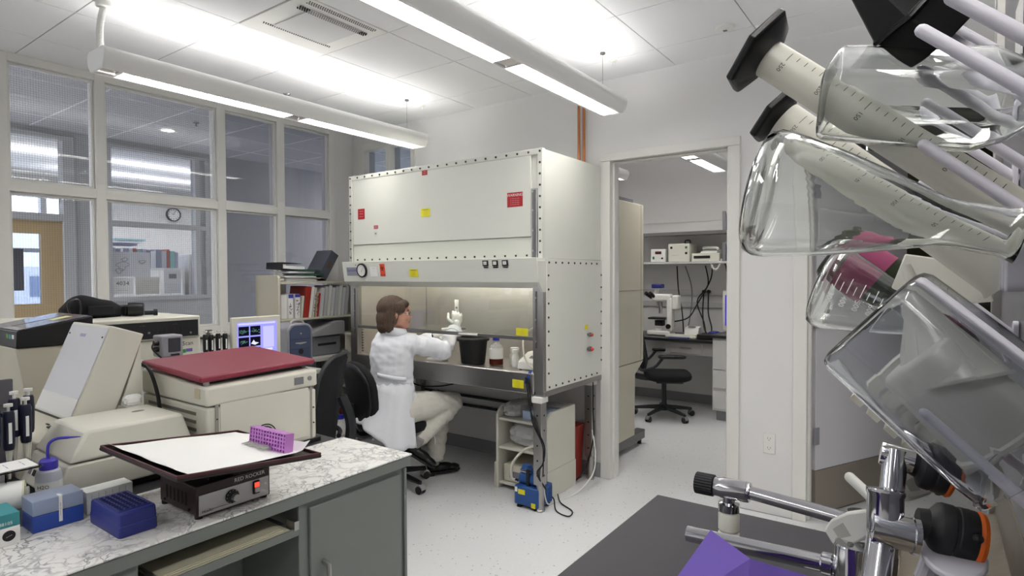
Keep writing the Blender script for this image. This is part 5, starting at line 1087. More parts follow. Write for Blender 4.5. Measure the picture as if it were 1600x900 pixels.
fs = thing('wall_shelf', 'white wall shelf of books in the room beyond the corridor', 'shelf', (3.5, 8.1, 1.5)); MB().box(2.9, 7.95, 1.495, 3.80, 8.25, 1.52).build('board', M_white, fs); MB().box(2.9, 7.95, .9, 2.93, 8.25, 1.495).box(3.77, 7.95, .9, 3.8, 8.25, 1.495).build('upright', M_white, fs)
random.seed(6); x = 2.95; cols = ((150, 150, 176), (96, 96, 120), (200, 204, 214), (120, 128, 150), (176, 178, 190), (150, 70, 70), (120, 170, 170))
for k in range(15):
    w_ = random.uniform(.035, .07); h_ = random.uniform(.19, .25)
    t = thing('book', '%s %s book standing %s on the wall shelf beyond the corridor' % (('thick', 'slim')[w_ < .052], ('lilac grey', 'dark slate', 'pale blue', 'steel blue', 'light grey', 'dull red', 'teal')[k % 7], ('first', 'second', 'third', 'fourth', 'fifth', 'sixth', 'seventh', 'eighth', 'ninth', 'tenth', 'eleventh', 'twelfth', 'thirteenth', 'fourteenth', 'fifteenth')[k]), 'book', (x, 7.97, 1.521), 0, 'books on the far wall shelf'); MB().box(x, 7.97, 1.521, x + w_ - .004, 8.2, 1.521 + h_).build('cover', pm('farbook_%d' % (k % 7), cols[k % 7], .6), t); x += w_
    MB().box(x - w_ + .004, 7.972, 1.521 + h_, x - .008, 8.195, 1.522 + h_).build('page_block', M_whiteppr, t)
for i in range(3): t = tag(MB().box(2.92 + i * .05, 7.98, 1.79 + i * .03, 3.25 + i * .05, 8.2, 1.815 + i * .03).build('papers', pm('farpap_%d' % i, ((110, 112, 140), (205, 210, 222), (150, 190, 196))[i], .6)), ['dark folder lying on top of the books beyond the corridor', 'white papers lying above the dark folder beyond the corridor', 'pale teal papers topmost over the books beyond the corridor'][i], 'papers')
t = thing('file_cabinet', 'grey file cabinet with dark front in the room beyond the corridor', 'cabinet', (4.1, 8.2, 0)); MB().box(3.86, 7.95, 0, 4.6, 8.5, 1.70).build('case', M_fgrey, t, .005)
for z in (.1, .6, 1.12): MB().box(3.9, 7.935, z, 4.55, 7.95, z + .46).build('drawer', pm('drawer_dark', (72, 74, 82), .5), t, .003)
t = thing('storage_box', 'clear plastic storage box behind the far corridor window sill', 'box', (2.75, 6.9, .9)); MB().box(2.5, 6.75, .0, 3.3, 7.1, .95).build('stand', M_fgrey, t); MB().box(2.55, 6.78, .95, 2.98, 7.05, 1.13).build('box', pm('box_clear', (190, 196, 206), .3), t, .01); MB().box(2.6, 6.778, 1.0, 2.9, 6.78, 1.08).build('contents_label', M_grey, t)
# ---------------------------------------------------------------- room through the doorway
XR = 6.45
slab('ceiling_inner_room', XB + .12, -3, 2.755, 8, 4.6, 2.85, M_ceil)
struct(MB().box(XR, .55, 0, XR + .1, 4.6, 2.85).build('wall_inner_back', M_wall)); struct(MB().box(XB + .12, 3.4, 0, XR, 3.5, 2.85).build('wall_inner_left', M_wall)); struct(MB().box(4.75, .52, 0, XR, .60, 2.85).build('wall_inner_right', M_wall))
struct(MB().box(XR - .012, .6, 0, XR, 3.4, .10).build('baseboard_inner', M_base))
pendant(1.68, 4.3, 5.84, 'pendant lamp in the inner room, seen through the doorway head', zb=2.40, wires=True)
pendant(2.68, 4.3, 5.72, 'pendant lamp in the inner room above the tall beige unit', zb=2.40, wires=True)
tu = thing('incubator', 'tall beige incubator tower on a grey foot inside the doorway', 'incubator', (4.3, 2.3, 0))
MB().box(3.90, 1.945, .71, 4.60, 2.62, 1.985).build('upper_case', M_beige2, tu, .006); MB().box(4.545, 1.943, .72, 4.552, 1.95, 1.98).build('door_seam', _mc['beige_shadow'], tu); MB().box(3.895, 1.9425, 1.285, 4.605, 1.95, 1.291).build('case_seam', _mc['beige_shadow'], tu)
MB().prism([(3.90, .12), (4.43, .12), (4.44, .61), (4.60, .70), (4.60, .705), (3.90, .705)], 1.948, 2.62, py).build('lower_case', M_beige2, tu, .006)
MB().box(3.95, 1.95, 1.985, 4.4, 2.6, 2.01).build('top_cover', M_grey, tu)
ft = MB().box(3.90, 1.955, .045, 4.66, 2.03, .12).build('foot_beam', M_steeldk, tu, .006)
for x in (3.96, 4.62): MB().cyl((x, 1.99, 0), (x, 1.99, .046), .018, n=12).build('levelling_foot', M_black, ft)
MB().box(3.92, 2.5, 0, 4.6, 2.6, .12).build('foot_beam', M_steeldk, tu)
dk = thing('inner_desk', 'black topped desk along the back wall of the inner room', 'desk', (6.1, 2.2, 0))
MB().box(5.80, 1.74, .735, XR - .001, 3.35, .765).build('desk_top', pm('black_laminate', (34, 34, 38), .3), dk, .003)
MB().box(5.86, 1.76, .60, 6.4, 3.3, .734).build('apron', pm('desk_grey', (184, 182, 180), .5), dk); q = MB().box(5.852, 1.86, .615, 5.862, 2.18, .72).build('drawer', _mc['desk_grey'], dk, .003); MB().box(5.84, 1.97, .665, 5.853, 2.08, .675).build('handle', M_steel, q)
for y in (3.28,): MB().box(5.86, y, 0, 6.4, y + .03, .6).build('end_panel', _mc['desk_grey'], dk)
pd = thing('drawer_pedestal', 'white drawer pedestal with black top at the doorway edge of the inner room', 'cabinet', (6.0, 1.4, 0))
MB().box(5.72, .95, .80, XR - .001, 1.735, .83).build('top', _mc['black_laminate'], pd, .003); MB().box(5.75, .97, .10, 6.4, 1.725, .80).build('case', pm('pedestal_white', (210, 210, 208), .5), pd, .003); MB().box(5.80, .99, 0, 6.4, 1.7, .10).build('plinth', M_base, pd)
for z in (.12, .32, .50, .66):
    q = MB().box(5.738, 1.30, z, 5.751, 1.715, z + (.17 if z < .6 else .125)).build('drawer', _mc['pedestal_white'], pd, .003); MB().box(5.72, 1.40, z + .09, 5.739, 1.5, z + .10).build('handle', M_steel, q)
def wshelf(z, label, lip):
    t = thing('wall_shelf', label, 'shelf', (6.28, 2.2, z)); MB().box(6.08, .95, z - .022, XR - .001, 3.35, z).build('board', pm('shelf_grey', (190, 190, 190), .5), t, .002)
    if lip: MB().box(6.43, .95, z + .01, 6.448, 3.35, z + .13).box(6.42, .95, z + .13, 6.448, 3.35, z + .16).build('back_rail', M_wall, t); MB().box(6.075, .95, z - .035, 6.085, 3.35, z).build('front_lip', M_steeldk, t)
    q = MB().prism([(6.1, z), (6.43, z), (6.43, z + .02), (6.16, z + .05), (6.12, z + .17), (6.09, z + .19)], 1.70, 1.735, py).build('bracket', M_grey, t, .004)
wshelf(1.545, 'lower wall shelf in the inner room carrying small instruments', False); wshelf(1.86, 'empty upper wall shelf in the inner room', True)
for i, z in enumerate((1.215, 1.08)): struct(MB().box(6.425, .95, z - .03, XR - .001, 3.39, z + .03).build('trim_%d' % (31 + i), pm('raceway', (196, 196, 196), .5), None, .003))
zs = 1.546
t = thing('power_supply', 'white instrument with small red display, first on the lower wall shelf', 'device', (6.2, 2.43, zs)); MB().box(6.11, 2.335, zs, 6.33, 2.50, zs + .14).build('case', M_white, t, .006)
MB().box(6.108, 2.38, zs + .085, 6.111, 2.45, zs + .115).build('display', pm('disp_dkred', (70, 20, 20), .3), t); MB().box(6.108, 2.46, zs + .03, 6.111, 2.48, zs + .06).build('switch', pm('switch_green', (30, 110, 70), .4), t); MB().cyl((6.10, 2.37, zs + .04), (6.11, 2.37, zs + .04), .01, n=10).build('knob', M_black, t)
t = thing('controller_box', 'cream square controller box with black carry handle on the lower wall shelf', 'device', (6.2, 2.19, zs)); MB().box(6.11, 2.075, zs, 6.36, 2.305, zs + .19).build('case', M_beige, t, .006); MB().tube(smooth_path([(6.2, 2.15, zs + .19), (6.2, 2.15, zs + .225), (6.2, 2.10, zs + .225), (6.2, 2.10, zs + .19)], 3), .007, 6).build('handle', M_black, t)
for (y, z, m_) in ((2.27, .15, M_black), (2.11, .15, _mc['switch_green']), (2.11, .09, M_black)): MB().box(6.107, y - .012, zs + z - .012, 6.111, y + .012, zs + z + .012).build('switch', m_, t)
lettering('------- -.-', .022, (6.11, 2.23, zs + .07), (0, -1, 0), (0, 0, 1), M_ink, t)
t = thing('video_recorder', 'flat cream recorder with black slot on the lower wall shelf', 'device', (6.2, 1.92, zs)); MB().box(6.11, 1.765, zs, 6.36, 2.055, zs + .085).build('case', M_beige, t, .005); MB().box(6.107, 1.86, zs + .03, 6.111, 2.03, zs + .06).build('slot', M_black, t)
t = thing('desk_phone', 'white telephone lying on the flat recorder', 'phone', (6.2, 1.88, zs + .085)); MB().prism([(6.13, zs + .086), (6.33, zs + .086), (6.33, zs + .13), (6.15, zs + .105)], 1.80, 1.97, py).build('body', M_white, t, .004); MB().tube(smooth_path([(6.17, 1.80, zs + .125), (6.19, 1.82, zs + .14), (6.23, 1.95, zs + .145), (6.25, 1.97, zs + .135)]), .014, 8).build('handset', M_white, t)
zd = .766
mi = thing('microscope', 'white microscope with black eyepieces and stage on the black desk', 'microscope', (6.1, 2.42, zd))
MB().box(5.99, 2.24, zd, 6.16, 2.50, zd + .05).build('base', M_white, mi, .012); MB().box(6.0, 2.225, zd + .05, 6.10, 2.285, zd + .40).build('arm', M_white, mi, .015)
MB().box(6.0, 2.24, zd + .36, 6.1, 2.45, zd + .44).build('head', M_white, mi, .02); MB().cyl((6.05, 2.42, zd + .44), (6.05, 2.40, zd + .50), .025, .02, 12).build('trinocular_tube', M_white, mi); MB().box(6.0, 2.34, zd + .50, 6.1, 2.45, zd + .545).build('camera_head', pm('cam_blue', (40, 46, 120), .4), mi, .008)
for y in (2.415, 2.46): MB().cyl((6.03, y, zd + .40), (5.95, y + .03, zd + .45), .017, .02, 10).build('eyepiece', M_black, mi)
MB().box(5.98, 2.28, zd + .17, 6.12, 2.48, zd + .19).build('stage', M_black, mi, .003); MB().cyl((6.05, 2.38, zd + .36), (6.05, 2.37, zd + .30), .035, .028, 12).build('nosepiece', M_steel, mi)
for dx, dy in ((-.015, -.015), (.015, .01)): MB().cyl((6.05 + dx, 2.37 + dy, zd + .305), (6.05 + 1.8 * dx, 2.37 + 1.8 * dy, zd + .23), .012, .008, 10).build('objective', M_alu, mi)
MB().box(6.02, 2.33, zd + .10, 6.1, 2.42, zd + .16).build('condenser', M_black, mi, .004); MB().cyl((5.985, 2.26, zd + .10), (6.12, 2.26, zd + .10), .026, n=14).build('focus_knob', M_black, mi); MB().cyl((6.05, 2.38, zd + .05), (6.05, 2.38, zd + .075), .04, n=16).build('light_port', M_white, mi)
lh = MB().box(6.0, 2.16, zd + .27, 6.12, 2.23, zd + .43).build('lamp_house', M_white, mi, .02)
mm_ = thing('monitor', 'beige monitor at the doorway edge of the inner room', 'monitor', (6.0, 1.5, .831)); MB().box(5.92, 1.30, .86, 5.96, 1.68, 1.25).build('bezel', M_beige, mm_, .006); MB().box(5.915, 1.33, .91, 5.921, 1.655, 1.21).build('screen', emitter('inner_screen', (70, 60, 190), .7), mm_); MB().box(5.91, 1.55, .95, 5.9155, 1.64, 1.12).build('red_window', emitter('screen_red', (180, 60, 60), .6), mm_); MB().box(5.96, 1.36, .86, 6.2, 1.62, 1.2).box(5.9, 1.36, .831, 6.2, 1.62, .86).build('back_shell', M_beige, mm_, .01)
t = thing('keyboard', 'cream keyboard on the black desk before the microscope cables', 'keyboard', (5.95, 2.07, zd)); MB().box(5.88, 1.93, zd, 6.03, 2.25, zd + .02).build('case', M_beige, t, .004)
km = MB()
for i in range(4):
    for j in range(12): km.box(5.893 + i * .033, 1.94 + j * .025, zd + .02, 5.918 + i * .033, 1.961 + j * .025, zd + .026)
km.build('keys', M_beige, t, smooth=0, kind='stuff')
t = thing('black_case', 'long black case on the black desk beside the keyboard', 'case', (5.9, 1.85, zd)); MB().box(5.86, 1.765, zd, 6.04, 1.915, zd + .05).build('case', M_black, t, .006)
t = thing('timer', 'small white timer standing behind the keyboard', 'timer', (6.1, 2.05, zd)); MB().prism([(6.1, zd), (6.22, zd), (6.22, zd + .10), (6.14, zd + .09)], 1.98, 2.13, py).build('case', M_white, t, .005); MB().box(6.125, 2.02, zd + .092, 6.16, 2.09, zd + .1).build('display', M_grey, t)
t = thing('blue_cloth', 'crumpled blue cloth on the desk below the inner monitor', 'cloth', (6.15, 1.80, zd)); crumple('blue_wrap', 'crumpled blue plastic wrap next to the black case', 'wrap', (6.17, 1.83, zd), (.05, .06, .03), pm('wrap_blue', (40, 44, 150), .3), 44)
bpy.data.objects.remove(t)
t = thing('slide_tray', 'blue slide tray in front of the keyboard', 'tray', (5.84, 2.1, zd)); MB().box(5.81, 1.99, zd, 5.87, 2.2, zd + .012).build('tray', pm('tray_blue', (60, 70, 130), .4), t, .003)
t = thing('wall_socket', 'black twin plugs in the wall raceway of the inner room', 'plug', (6.42, 2.0, 1.215))
for y in (1.965, 2.015): MB().cyl((6.395, y, 1.225), (6.425, y, 1.225), .02, n=12).build('plug', M_black, t)
for i, (pts, lab) in enumerate((([(6.2, 2.24, 1.50), (6.3, 2.26, 1.25), (6.25, 2.2, 1.0), (6.15, 2.15, .80)], 'cord hanging from the cream box to the desk'), ([(6.2, 2.15, 1.50), (6.3, 2.12, 1.3), (6.35, 2.13, 1.1), (6.3, 2.15, .85), (6.25, 2.17, .78)], 'grey cord hanging beside the microscope lamp house'), ([(6.15, 1.85, 1.50), (6.25, 1.90, 1.35), (6.3, 2.05, 1.1), (6.2, 2.12, .95), (6.15, 2.3, .9)], 'black cord slanting from recorder to microscope'), ([(6.15, 1.92, 1.50), (6.3, 1.94, 1.3), (6.38, 2.08, 1.12), (6.3, 1.98, .9), (6.2, 1.93, .79)], 'black cord looping behind the keyboard'), ([(6.4, 1.965, 1.215), (6.38, 1.96, 1.0), (6.3, 1.90, .85), (6.2, 1.88, .78)], 'cord dropping from the outer wall plug'), ([(6.4, 2.015, 1.215), (6.38, 2.02, 1.0), (6.25, 1.96, .84), (6.18, 1.9, .78)], 'cord dropping from the inner wall plug'), ([(6.13, 1.74, 1.58), (6.1, 1.70, 1.5), (6.12, 1.68, 1.42), (6.3, 1.60, 1.3)], 'black cord hanging at the shelf end by the door jamb'))):
    cable('%s in the inner room' % lab, pts, .007, M_grey if 'grey' in lab else None)
t = thing('phone_cord', 'white curled phone cord hanging below the lower wall shelf', 'cable', (6.1, 1.8, 1.5)); MB().tube([(6.09 + .0 * k, 1.74 + .12 * k / 60, 1.56 - .10 * math.sin(math.pi * k / 60) + .01 * math.cos(k * 1.3)) for k in range(61)], .008, 6).build('cord', M_white, t)
t = thing('wastebasket', 'grey plastic wastebasket with white liner behind the incubator', 'bin', (4.95, 2.34, 0)); MB().lathe([(0, 0), (.11, 0), (.14, .36), (.145, .37), (.13, .37), (.1, .02), (0, .02)], (4.95, 2.34, 0), 20).build('bucket', M_grey, t); MB().lathe([(.135, .31), (.15, .31), (.15, .38), (.13, .38)], (4.95, 2.34, 0), 20, cap=False).build('liner', M_whiteppr, t)
# ---------------------------------------------------------------- dim side room behind the open door
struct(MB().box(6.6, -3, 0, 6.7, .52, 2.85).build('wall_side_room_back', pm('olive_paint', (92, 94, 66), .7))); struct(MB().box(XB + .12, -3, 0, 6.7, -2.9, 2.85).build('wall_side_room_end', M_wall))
rk2 = thing('black_shelving', 'black metal shelving in the dim side room', 'shelf', (5.3, -.6, 0))
for (x, y) in ((5.0, -.95), (5.0, -.05), (5.45, -.95), (5.45, -.05)): MB().box(x - .02, y - .02, 0, x + .02, y + .02, 2.3).build('post', M_black, rk2)
for z in (.3, .75, 1.2, 1.65, 2.1): MB().box(4.98, -.97, z, 5.47, -.03, z + .025).build('shelf_board', M_black, rk2)
M_magenta = pm('magenta_fabric', (128, 38, 80), .6)
for i, (y0, y1, z, h_, mt, lab) in enumerate(((-.45, -.12, 1.226, .32, M_magenta, 'magenta carton on the black shelving'), (-.9, -.55, 1.226, .3, M_black, 'black carton on the black shelving beside the magenta one'), (-.5, -.1, 1.676, .22, pm('carton_olive', (84, 88, 52), .6), 'olive carton on the black shelving'), (-.9, -.55, .776, .3, M_grey, 'grey carton low on the black shelving'), (-.45, -.1, .776, .25, pm('carton_white2', (200, 200, 200), .6), 'white carton low on the black shelving'))):
    t = thing('carton', lab, 'box', (5.2, y0, z)); MB().box(5.02, y0, z, 5.42, y1, z + h_).build('carton', mt, t, .004); MB().box(5.018, y0 + .06, z + h_ * .4, 5.02, y1 - .06, z + h_ * .7).build('label', M_whiteppr, t)
# ---------------------------------------------------------------- chairs
def caster_base(t, c, n, a0, rad, m_, hub_z=.10, col_top=.40, col_r=.024):
    for k in range(n):
        a = a0 + 2 * math.pi * k / n; d = Vector((math.cos(a), math.sin(a), 0)); q = Vector((c[0], c[1], 0))
        lg = MB().tube([q + Vector((0, 0, hub_z)) + d * .03, q + d * rad * .5 + Vector((0, 0, hub_z - .01)), q + d * rad + Vector((0, 0, .072))], [.024, .02, .015], 8).build('base_leg', m_, t)
        e = q + d * rad; s = Vector((-d.y, d.x, 0))
        cs = MB()
        for o_ in (-.014, .014): cs.cyl(e + s * (o_ - .008) + Vector((0, 0, .027)), e + s * (o_ + .008) + Vector((0, 0, .027)), .027, n=14)
        cs.cyl(e + Vector((0, 0, .03)), e + Vector((0, 0, .075)), .008, n=8).build('caster', M_black, lg)
        MB().loft([[e + Vector((.03 * math.cos(b), 0, 0)).x * d + s * w_ + Vector((0, 0, .03 + .034 * math.sin(b))) for b in [R_(0), R_(30), R_(60), R_(90), R_(120), R_(150), R_(180)]] for w_ in (-.02, .02)]).build('caster_hood', M_alu if m_ is M_black else M_grey, lg)
    MB().cyl((c[0], c[1], .07), (c[0], c[1], hub_z + .03), .035, n=14).cyl((c[0], c[1], hub_z), (c[0], c[1], col_top), col_r, n=12).build('gas_column', m_, t)
def pad(M, w_, h_, th, r, curve=0.0, n=10):
    """cushion: rounded outline in local x (width) / y (height), thickness along z"""
    out = rrect(w_, h_, r, 6); m = MB(); rings = []
    for z, s in ((-th / 2, .86), (-th * .35, .97), (0, 1), (th * .35, .97), (th / 2, .86)):
        rings.append([M @ Vector((x * s, y * s, z + curve * (x * x))) for x, y in out])
    return m.loft(rings)
# chair of the seated person
ch = thing('task_chair', 'black task chair with oval backrest, under the person in the lab coat', 'chair', (2.735, 2.94, 0))
F = R_(-15); fd = Vector((math.cos(F), math.sin(F), 0)); sd = Vector((-fd.y, fd.x, 0)); cc = Vector((2.735, 2.94, 0))
caster_base(ch, cc, 5, R_(-88), .25, M_black)
SM = Matrix((sd, fd, Vector((0, 0, 1)))).transposed().to_4x4(); SM.translation = cc + Vector((0, 0, .42))
pad(SM, .42, .40, .075, .12).build('seat', M_blackfab, ch, smooth=60); MB().box(-.12, -.12, -.06, .12, .12, -.03, SM).build('seat_plate', M_black, ch)
BM = Matrix((sd, Vector((-.10 * fd.x, -.10 * fd.y, .995)), fd)).transposed().to_4x4(); BM.translation = cc - fd * .245 + Vector((0, 0, .66))
bk = pad(BM, .37, .42, .06, .17, 1.0).build('backrest', M_blackfab, ch, smooth=60)
pad(BM @ Matrix.Translation((0, 0, -.026)), .35, .40, .03, .165, 1.0).build('back_shell', M_black, bk, smooth=60)
MB().tube(smooth_path([cc - fd * .10 + Vector((0, 0, .385)), cc - fd * .24 + Vector((0, 0, .39)), cc - fd * .285 + Vector((0, 0, .48)), cc - fd * .28 + Vector((0, 0, .60))]), .022, 8).build('back_bar', M_black, ch)
MB().tube([cc + sd * -.12 + Vector((0, 0, .375)), cc + sd * -.24 + Vector((0, 0, .37))], .008, 6).build('lever', M_black, ch)
# ergonomic chair, used twice
def ergo(name, label, c, rz, arms=(1, -1), drop=0):
    t = thing(name, label, 'chair', (c[0], c[1], 0)); fd = Vector((math.cos(rz), math.sin(rz), 0)); sd = Vector((-fd.y, fd.x, 0)); c = Vector((c[0], c[1], 0))
    M_fr = pm('chair_graphite', (44, 46, 50), .45)
    caster_base(t, c, 5, rz + .3, .29, M_fr)
    S = Matrix((sd, fd, Vector((0, 0, 1)))).transposed().to_4x4(); S.translation = c + Vector((0, 0, .43 - drop)) + fd * .03
    pad(S, .47, .44, .07, .12, -.3).build('seat', M_blackfab, t, smooth=60); MB().box(-.14, -.12, -.075, .14, .14, -.03, S).build('seat_plate', M_fr, t, .01)
    up = Vector((-.17 * fd.x, -.17 * fd.y, .985)); Bm = Matrix((sd, up, sd.cross(up))).transposed().to_4x4(); Bm.translation = c - fd * .27 + Vector((0, 0, .76 - drop))
    b_ = MB(); rings = []
    for z, s in ((-.02, .93), (0, 1), (.02, .93)):
        rings.append([Bm @ Vector((x * s * (1.0 - .55 * max(0, y) ** 1.5 * 2), y * s, z + .9 * x * x - .35 * y * y * 0)) for x, y in rrect(.46, .56, .13, 6)])
    b_.loft(rings); bo = b_.build('backrest', M_blackfab, t, smooth=60)
    fr_ = [Bm @ Vector((x * 1.03 * (1.0 - .55 * max(0, y) ** 1.5 * 2), y * 1.03, .9 * x * x - .004)) for x, y in rrect(.46, .56, .13, 6)]
    MB().tube(fr_ + [fr_[0]], .011, 6).build('back_frame', M_fr, bo)
    MB().tube(smooth_path([c + Vector((0, 0, .38)) - fd * .05, c - fd * .30 + Vector((0, 0, .42)), c - fd * .36 + Vector((0, 0, .58)), c - fd * .31 + Vector((0, 0, .75))]), [.03] * 19, 8).build('spine', M_fr, t)
    for s in arms:
        ar = MB().tube(smooth_path([c - fd * .26 + sd * s * .10 + Vector((0, 0, .50)), c - fd * .22 + sd * s * .24 + Vector((0, 0, .50)), c - fd * .12 + sd * s * .285 + Vector((0, 0, .54)), c - fd * .05 + sd * s * .285 + Vector((0, 0, .62))]), .014, 8).build('arm_support', M_fr, t)
        A = Matrix((sd, fd, Vector((0, 0, 1)))).transposed().to_4x4(); A.translation = c + sd * s * .285 + Vector((0, 0, .635)) + fd * .04
        pad(A, .075, .26, .03, .035).build('armrest', M_black, ar, smooth=60)
    return t
ergo('office_chair', 'black mesh-back office chair with armrests at the inner room desk', (5.62, 2.16), R_(-62))
ergo('office_chair', 'black office chair with armrests between centrifuge and computer desk', (1.93, 2.92), R_(125), arms=(1, -1), drop=.06)
# ---------------------------------------------------------------- the seated person
def remesh(name, mb, mt, parent, voxel, smooth=3, disp=None):
    me = mb.mesh(name, mt, 0); o = bpy.data.objects.new(name, me); C.objects.link(o)
    r = o.modifiers.new('r', 'REMESH'); r.mode = 'VOXEL'; r.voxel_size = voxel; r.use_smooth_shade = True
    s = o.modifiers.new('s', 'SMOOTH'); s.iterations = smooth; s.factor = .5
    dg = bpy.context.evaluated_depsgraph_get(); dg.update()
    m2 = bpy.data.meshes.new_from_object(o.evaluated_get(dg)); bpy.data.objects.remove(o); bpy.data.meshes.remove(me)
    m2.name = name
    if disp:
        ns = [v.normal.copy() for v in m2.vertices]
        for v, n in zip(m2.vertices, ns): v.co += n * disp(v.co)
    m2.materials.clear(); m2.materials.append(mt); m2.polygons.foreach_set('use_smooth', [True] * len(m2.polygons))
    m2.polygons.foreach_set('material_index', [0] * len(m2.polygons))
    m2.update()
    o = bpy.data.objects.new(name, m2); C.objects.link(o); o.parent = parent
    M = ROOT.get(parent.name)
    if M: m2.transform(M.inverted()); ROOT[o.name] = M
    return o
def cap_(m, p0, p1, r0, r1, n=12):
    p0, p1 = Vector(p0), Vector(p1); d = (p1 - p0); L = d.length; d = d / L
    prof = [(r0 * math.sin(R_(a)), -r0 * math.cos(R_(a))) for a in (8, 35, 65)] + [(r0, 0), (r1, L)] + [(r1 * math.cos(R_(a)), L + r1 * math.sin(R_(a))) for a in (25, 55, 82)]
    return m.lathe(prof, p0, n, d)
def chain(m, pts, rs):
    for i in range(len(pts) - 1): cap_(m, pts[i], pts[i + 1], rs[i], rs[i + 1])
    return m
from mathutils import noise as mnoise
def skin_mat(nm, col):
    m = pm(nm, col, .5, noise=.05, nscale=25); b = m.node_tree.nodes['Principled BSDF']; b.inputs['Subsurface Weight'].default_value = .12; b.inputs['Subsurface Radius'].default_value = (.01, .004, .002); return m
M_skin = skin_mat('skin', (205, 152, 132)); M_coat = pm('coat_cotton', (232, 234, 240), .8, bump=.12, bscale=14, bdist=.02); M_trous = pm('khaki_cotton', (214, 211, 202), .85, bump=.3, bscale=26, bdist=.02)
M_hair = pm('brown_hair', (84, 66, 54), .55, noise=.25, nscale=60, stretch=(3, 3, .3)); M_glove = pm('latex_glove', (232, 232, 228), .5); M_shoe = pm('black_leather', (18, 18, 20), .32)
pe = thing('person', 'person in white lab coat and khaki trousers working seated at the steel cabinet', 'person', (2.74, 2.88, 0))
RS, RE, RW, RH = Vector((2.72, 2.728, .985)), Vector((2.905, 2.635, .915)), Vector((3.105, 2.695, 1.035)), Vector((3.112, 2.682, 1.105))
LS, LE, LW = Vector((2.75, 3.03, .995)), Vector((2.96, 3.03, .90)), Vector((3.075, 2.85, .985))
HC = Vector((2.695, 2.858, 1.165)); HY = R_(-42)
HM = Matrix.Translation(HC) @ Matrix.Rotation(HY, 4, 'Z') @ Matrix.Rotation(R_(4), 4, 'Y')
hd = MB()
def hb(c, r): hd.ball(c, r, 20, 14, HM)
hb((-.012, 0, .028), (.092, .074, .082)); hb((.03, 0, -.02), (.058, .060, .078)); hb((.052, 0, -.072), (.034, .036, .030)); hb((.02, 0, -.055), (.06, .054, .04))
hb((.082, 0, .035), (.012, .045, .018)); hb((.068, .03, -.02), (.022, .022, .022)); hb((.068, -.03, -.02), (.022, .022, .022))
hd.loft([[HM @ Vector(p) for p in q] for q in ([(.080, -.006, .022), (.080, .006, .022), (.088, 0, .022)], [(.085, -.013, -.018), (.085, .013, -.018), (.111, 0, -.014)], [(.078, -.012, -.028), (.078, .012, -.028), (.092, 0, -.028)])])
hb((.083, 0, -.043), (.012, .02, .006)); hb((.080, 0, -.054), (.012, .019, .007)); hb((.078, 0, -.080), (.014, .018, .012))
for s in (-1, 1): hb((-.002, s * .074, -.008), (.017, .008, .028))
nb_ = HM @ Vector((-.018, 0, -.06))
cap_(hd, nb_, Vector((2.70, 2.88, 1.0)), .047, .056); cap_(hd, (2.70, 2.88, .93), (2.70, 2.88, .70), .08, .08)
cap_(hd, (2.73, 2.78, .97), (2.73, 2.98, .97), .05, .05)
chain(hd, [RS, RE, RW], [.04, .034, .024]); chain(hd, [LS, LE, LW], [.04, .034, .024])
body = remesh('body', hd, M_skin, pe, .0055, 2)
for s in (-1, 1):
    e = MB().ball((.073, s * .030, .008), (.012, .013, .010), 12, 8, HM).build('eye', M_white, body); MB().ball((.0835, s * .030, .008), (.003, .006, .006), 10, 6, HM).build('iris', pm('iris_brown', (60, 44, 36), .2), e)
    MB().ball((.082, s * .030, .030), (.006, .022, .0035), 10, 6, HM).build('eyebrow', M_hair, body)
MB().ball((.0925, 0, -.048), (.004, .019, .006), 12, 6, HM).build('lips', pm('lips_rose', (176, 104, 98), .4), body)
# hair: chin-length bob
hr = MB()
def hh(c, r): hr.ball(c, r, 20, 14, HM)
hh((-.026, 0, .036), (.098, .084, .084)); hh((-.056, 0, -.03), (.064, .080, .085)); hh((-.068, 0, -.082), (.042, .068, .052))
for s in (-1, 1): hh((-.030, s * .066, -.02), (.046, .022, .07)); hh((.012, s * .064, .040), (.048, .021, .040)); hh((-.04, s * .066, -.07), (.036, .020, .05)); hh((.048, s * .04, .068), (.034, .036, .026))
HI = HM.inverted()
def hdisp(p):
    q = HI @ p; a = math.atan2(q.y, q.x + .03); return .0026 * math.sin(a * 52 + 3 * mnoise.noise(q * 14)) + .004 * mnoise.noise(Vector((a * 9, q.z * 8, 0)))
remesh('hair', hr, M_hair, pe, .005, 3, hdisp)
# spectacles
gl = MB()
for s in (-1, 1):
    gl.tube([HM @ Vector((.095 - .006 * math.cos(a) ** 2, s * (.032 + .021 * math.cos(a)), .006 + .015 * math.sin(a))) for a in [2 * math.pi * k / 18 for k in range(19)]], .0013, 6)
    gl.tube([HM @ Vector(p) for p in ((.090, s * .053, .012), (.06, s * .072, .012), (.0, s * .080, .008), (-.02, s * .08, -.01))], .0014, 6)
gl.tube([HM @ Vector(p) for p in ((.096, -.011, .010), (.099, 0, .013), (.096, .011, .010))], .0013, 6)
gl.build('spectacles', M_steeldk, pe)
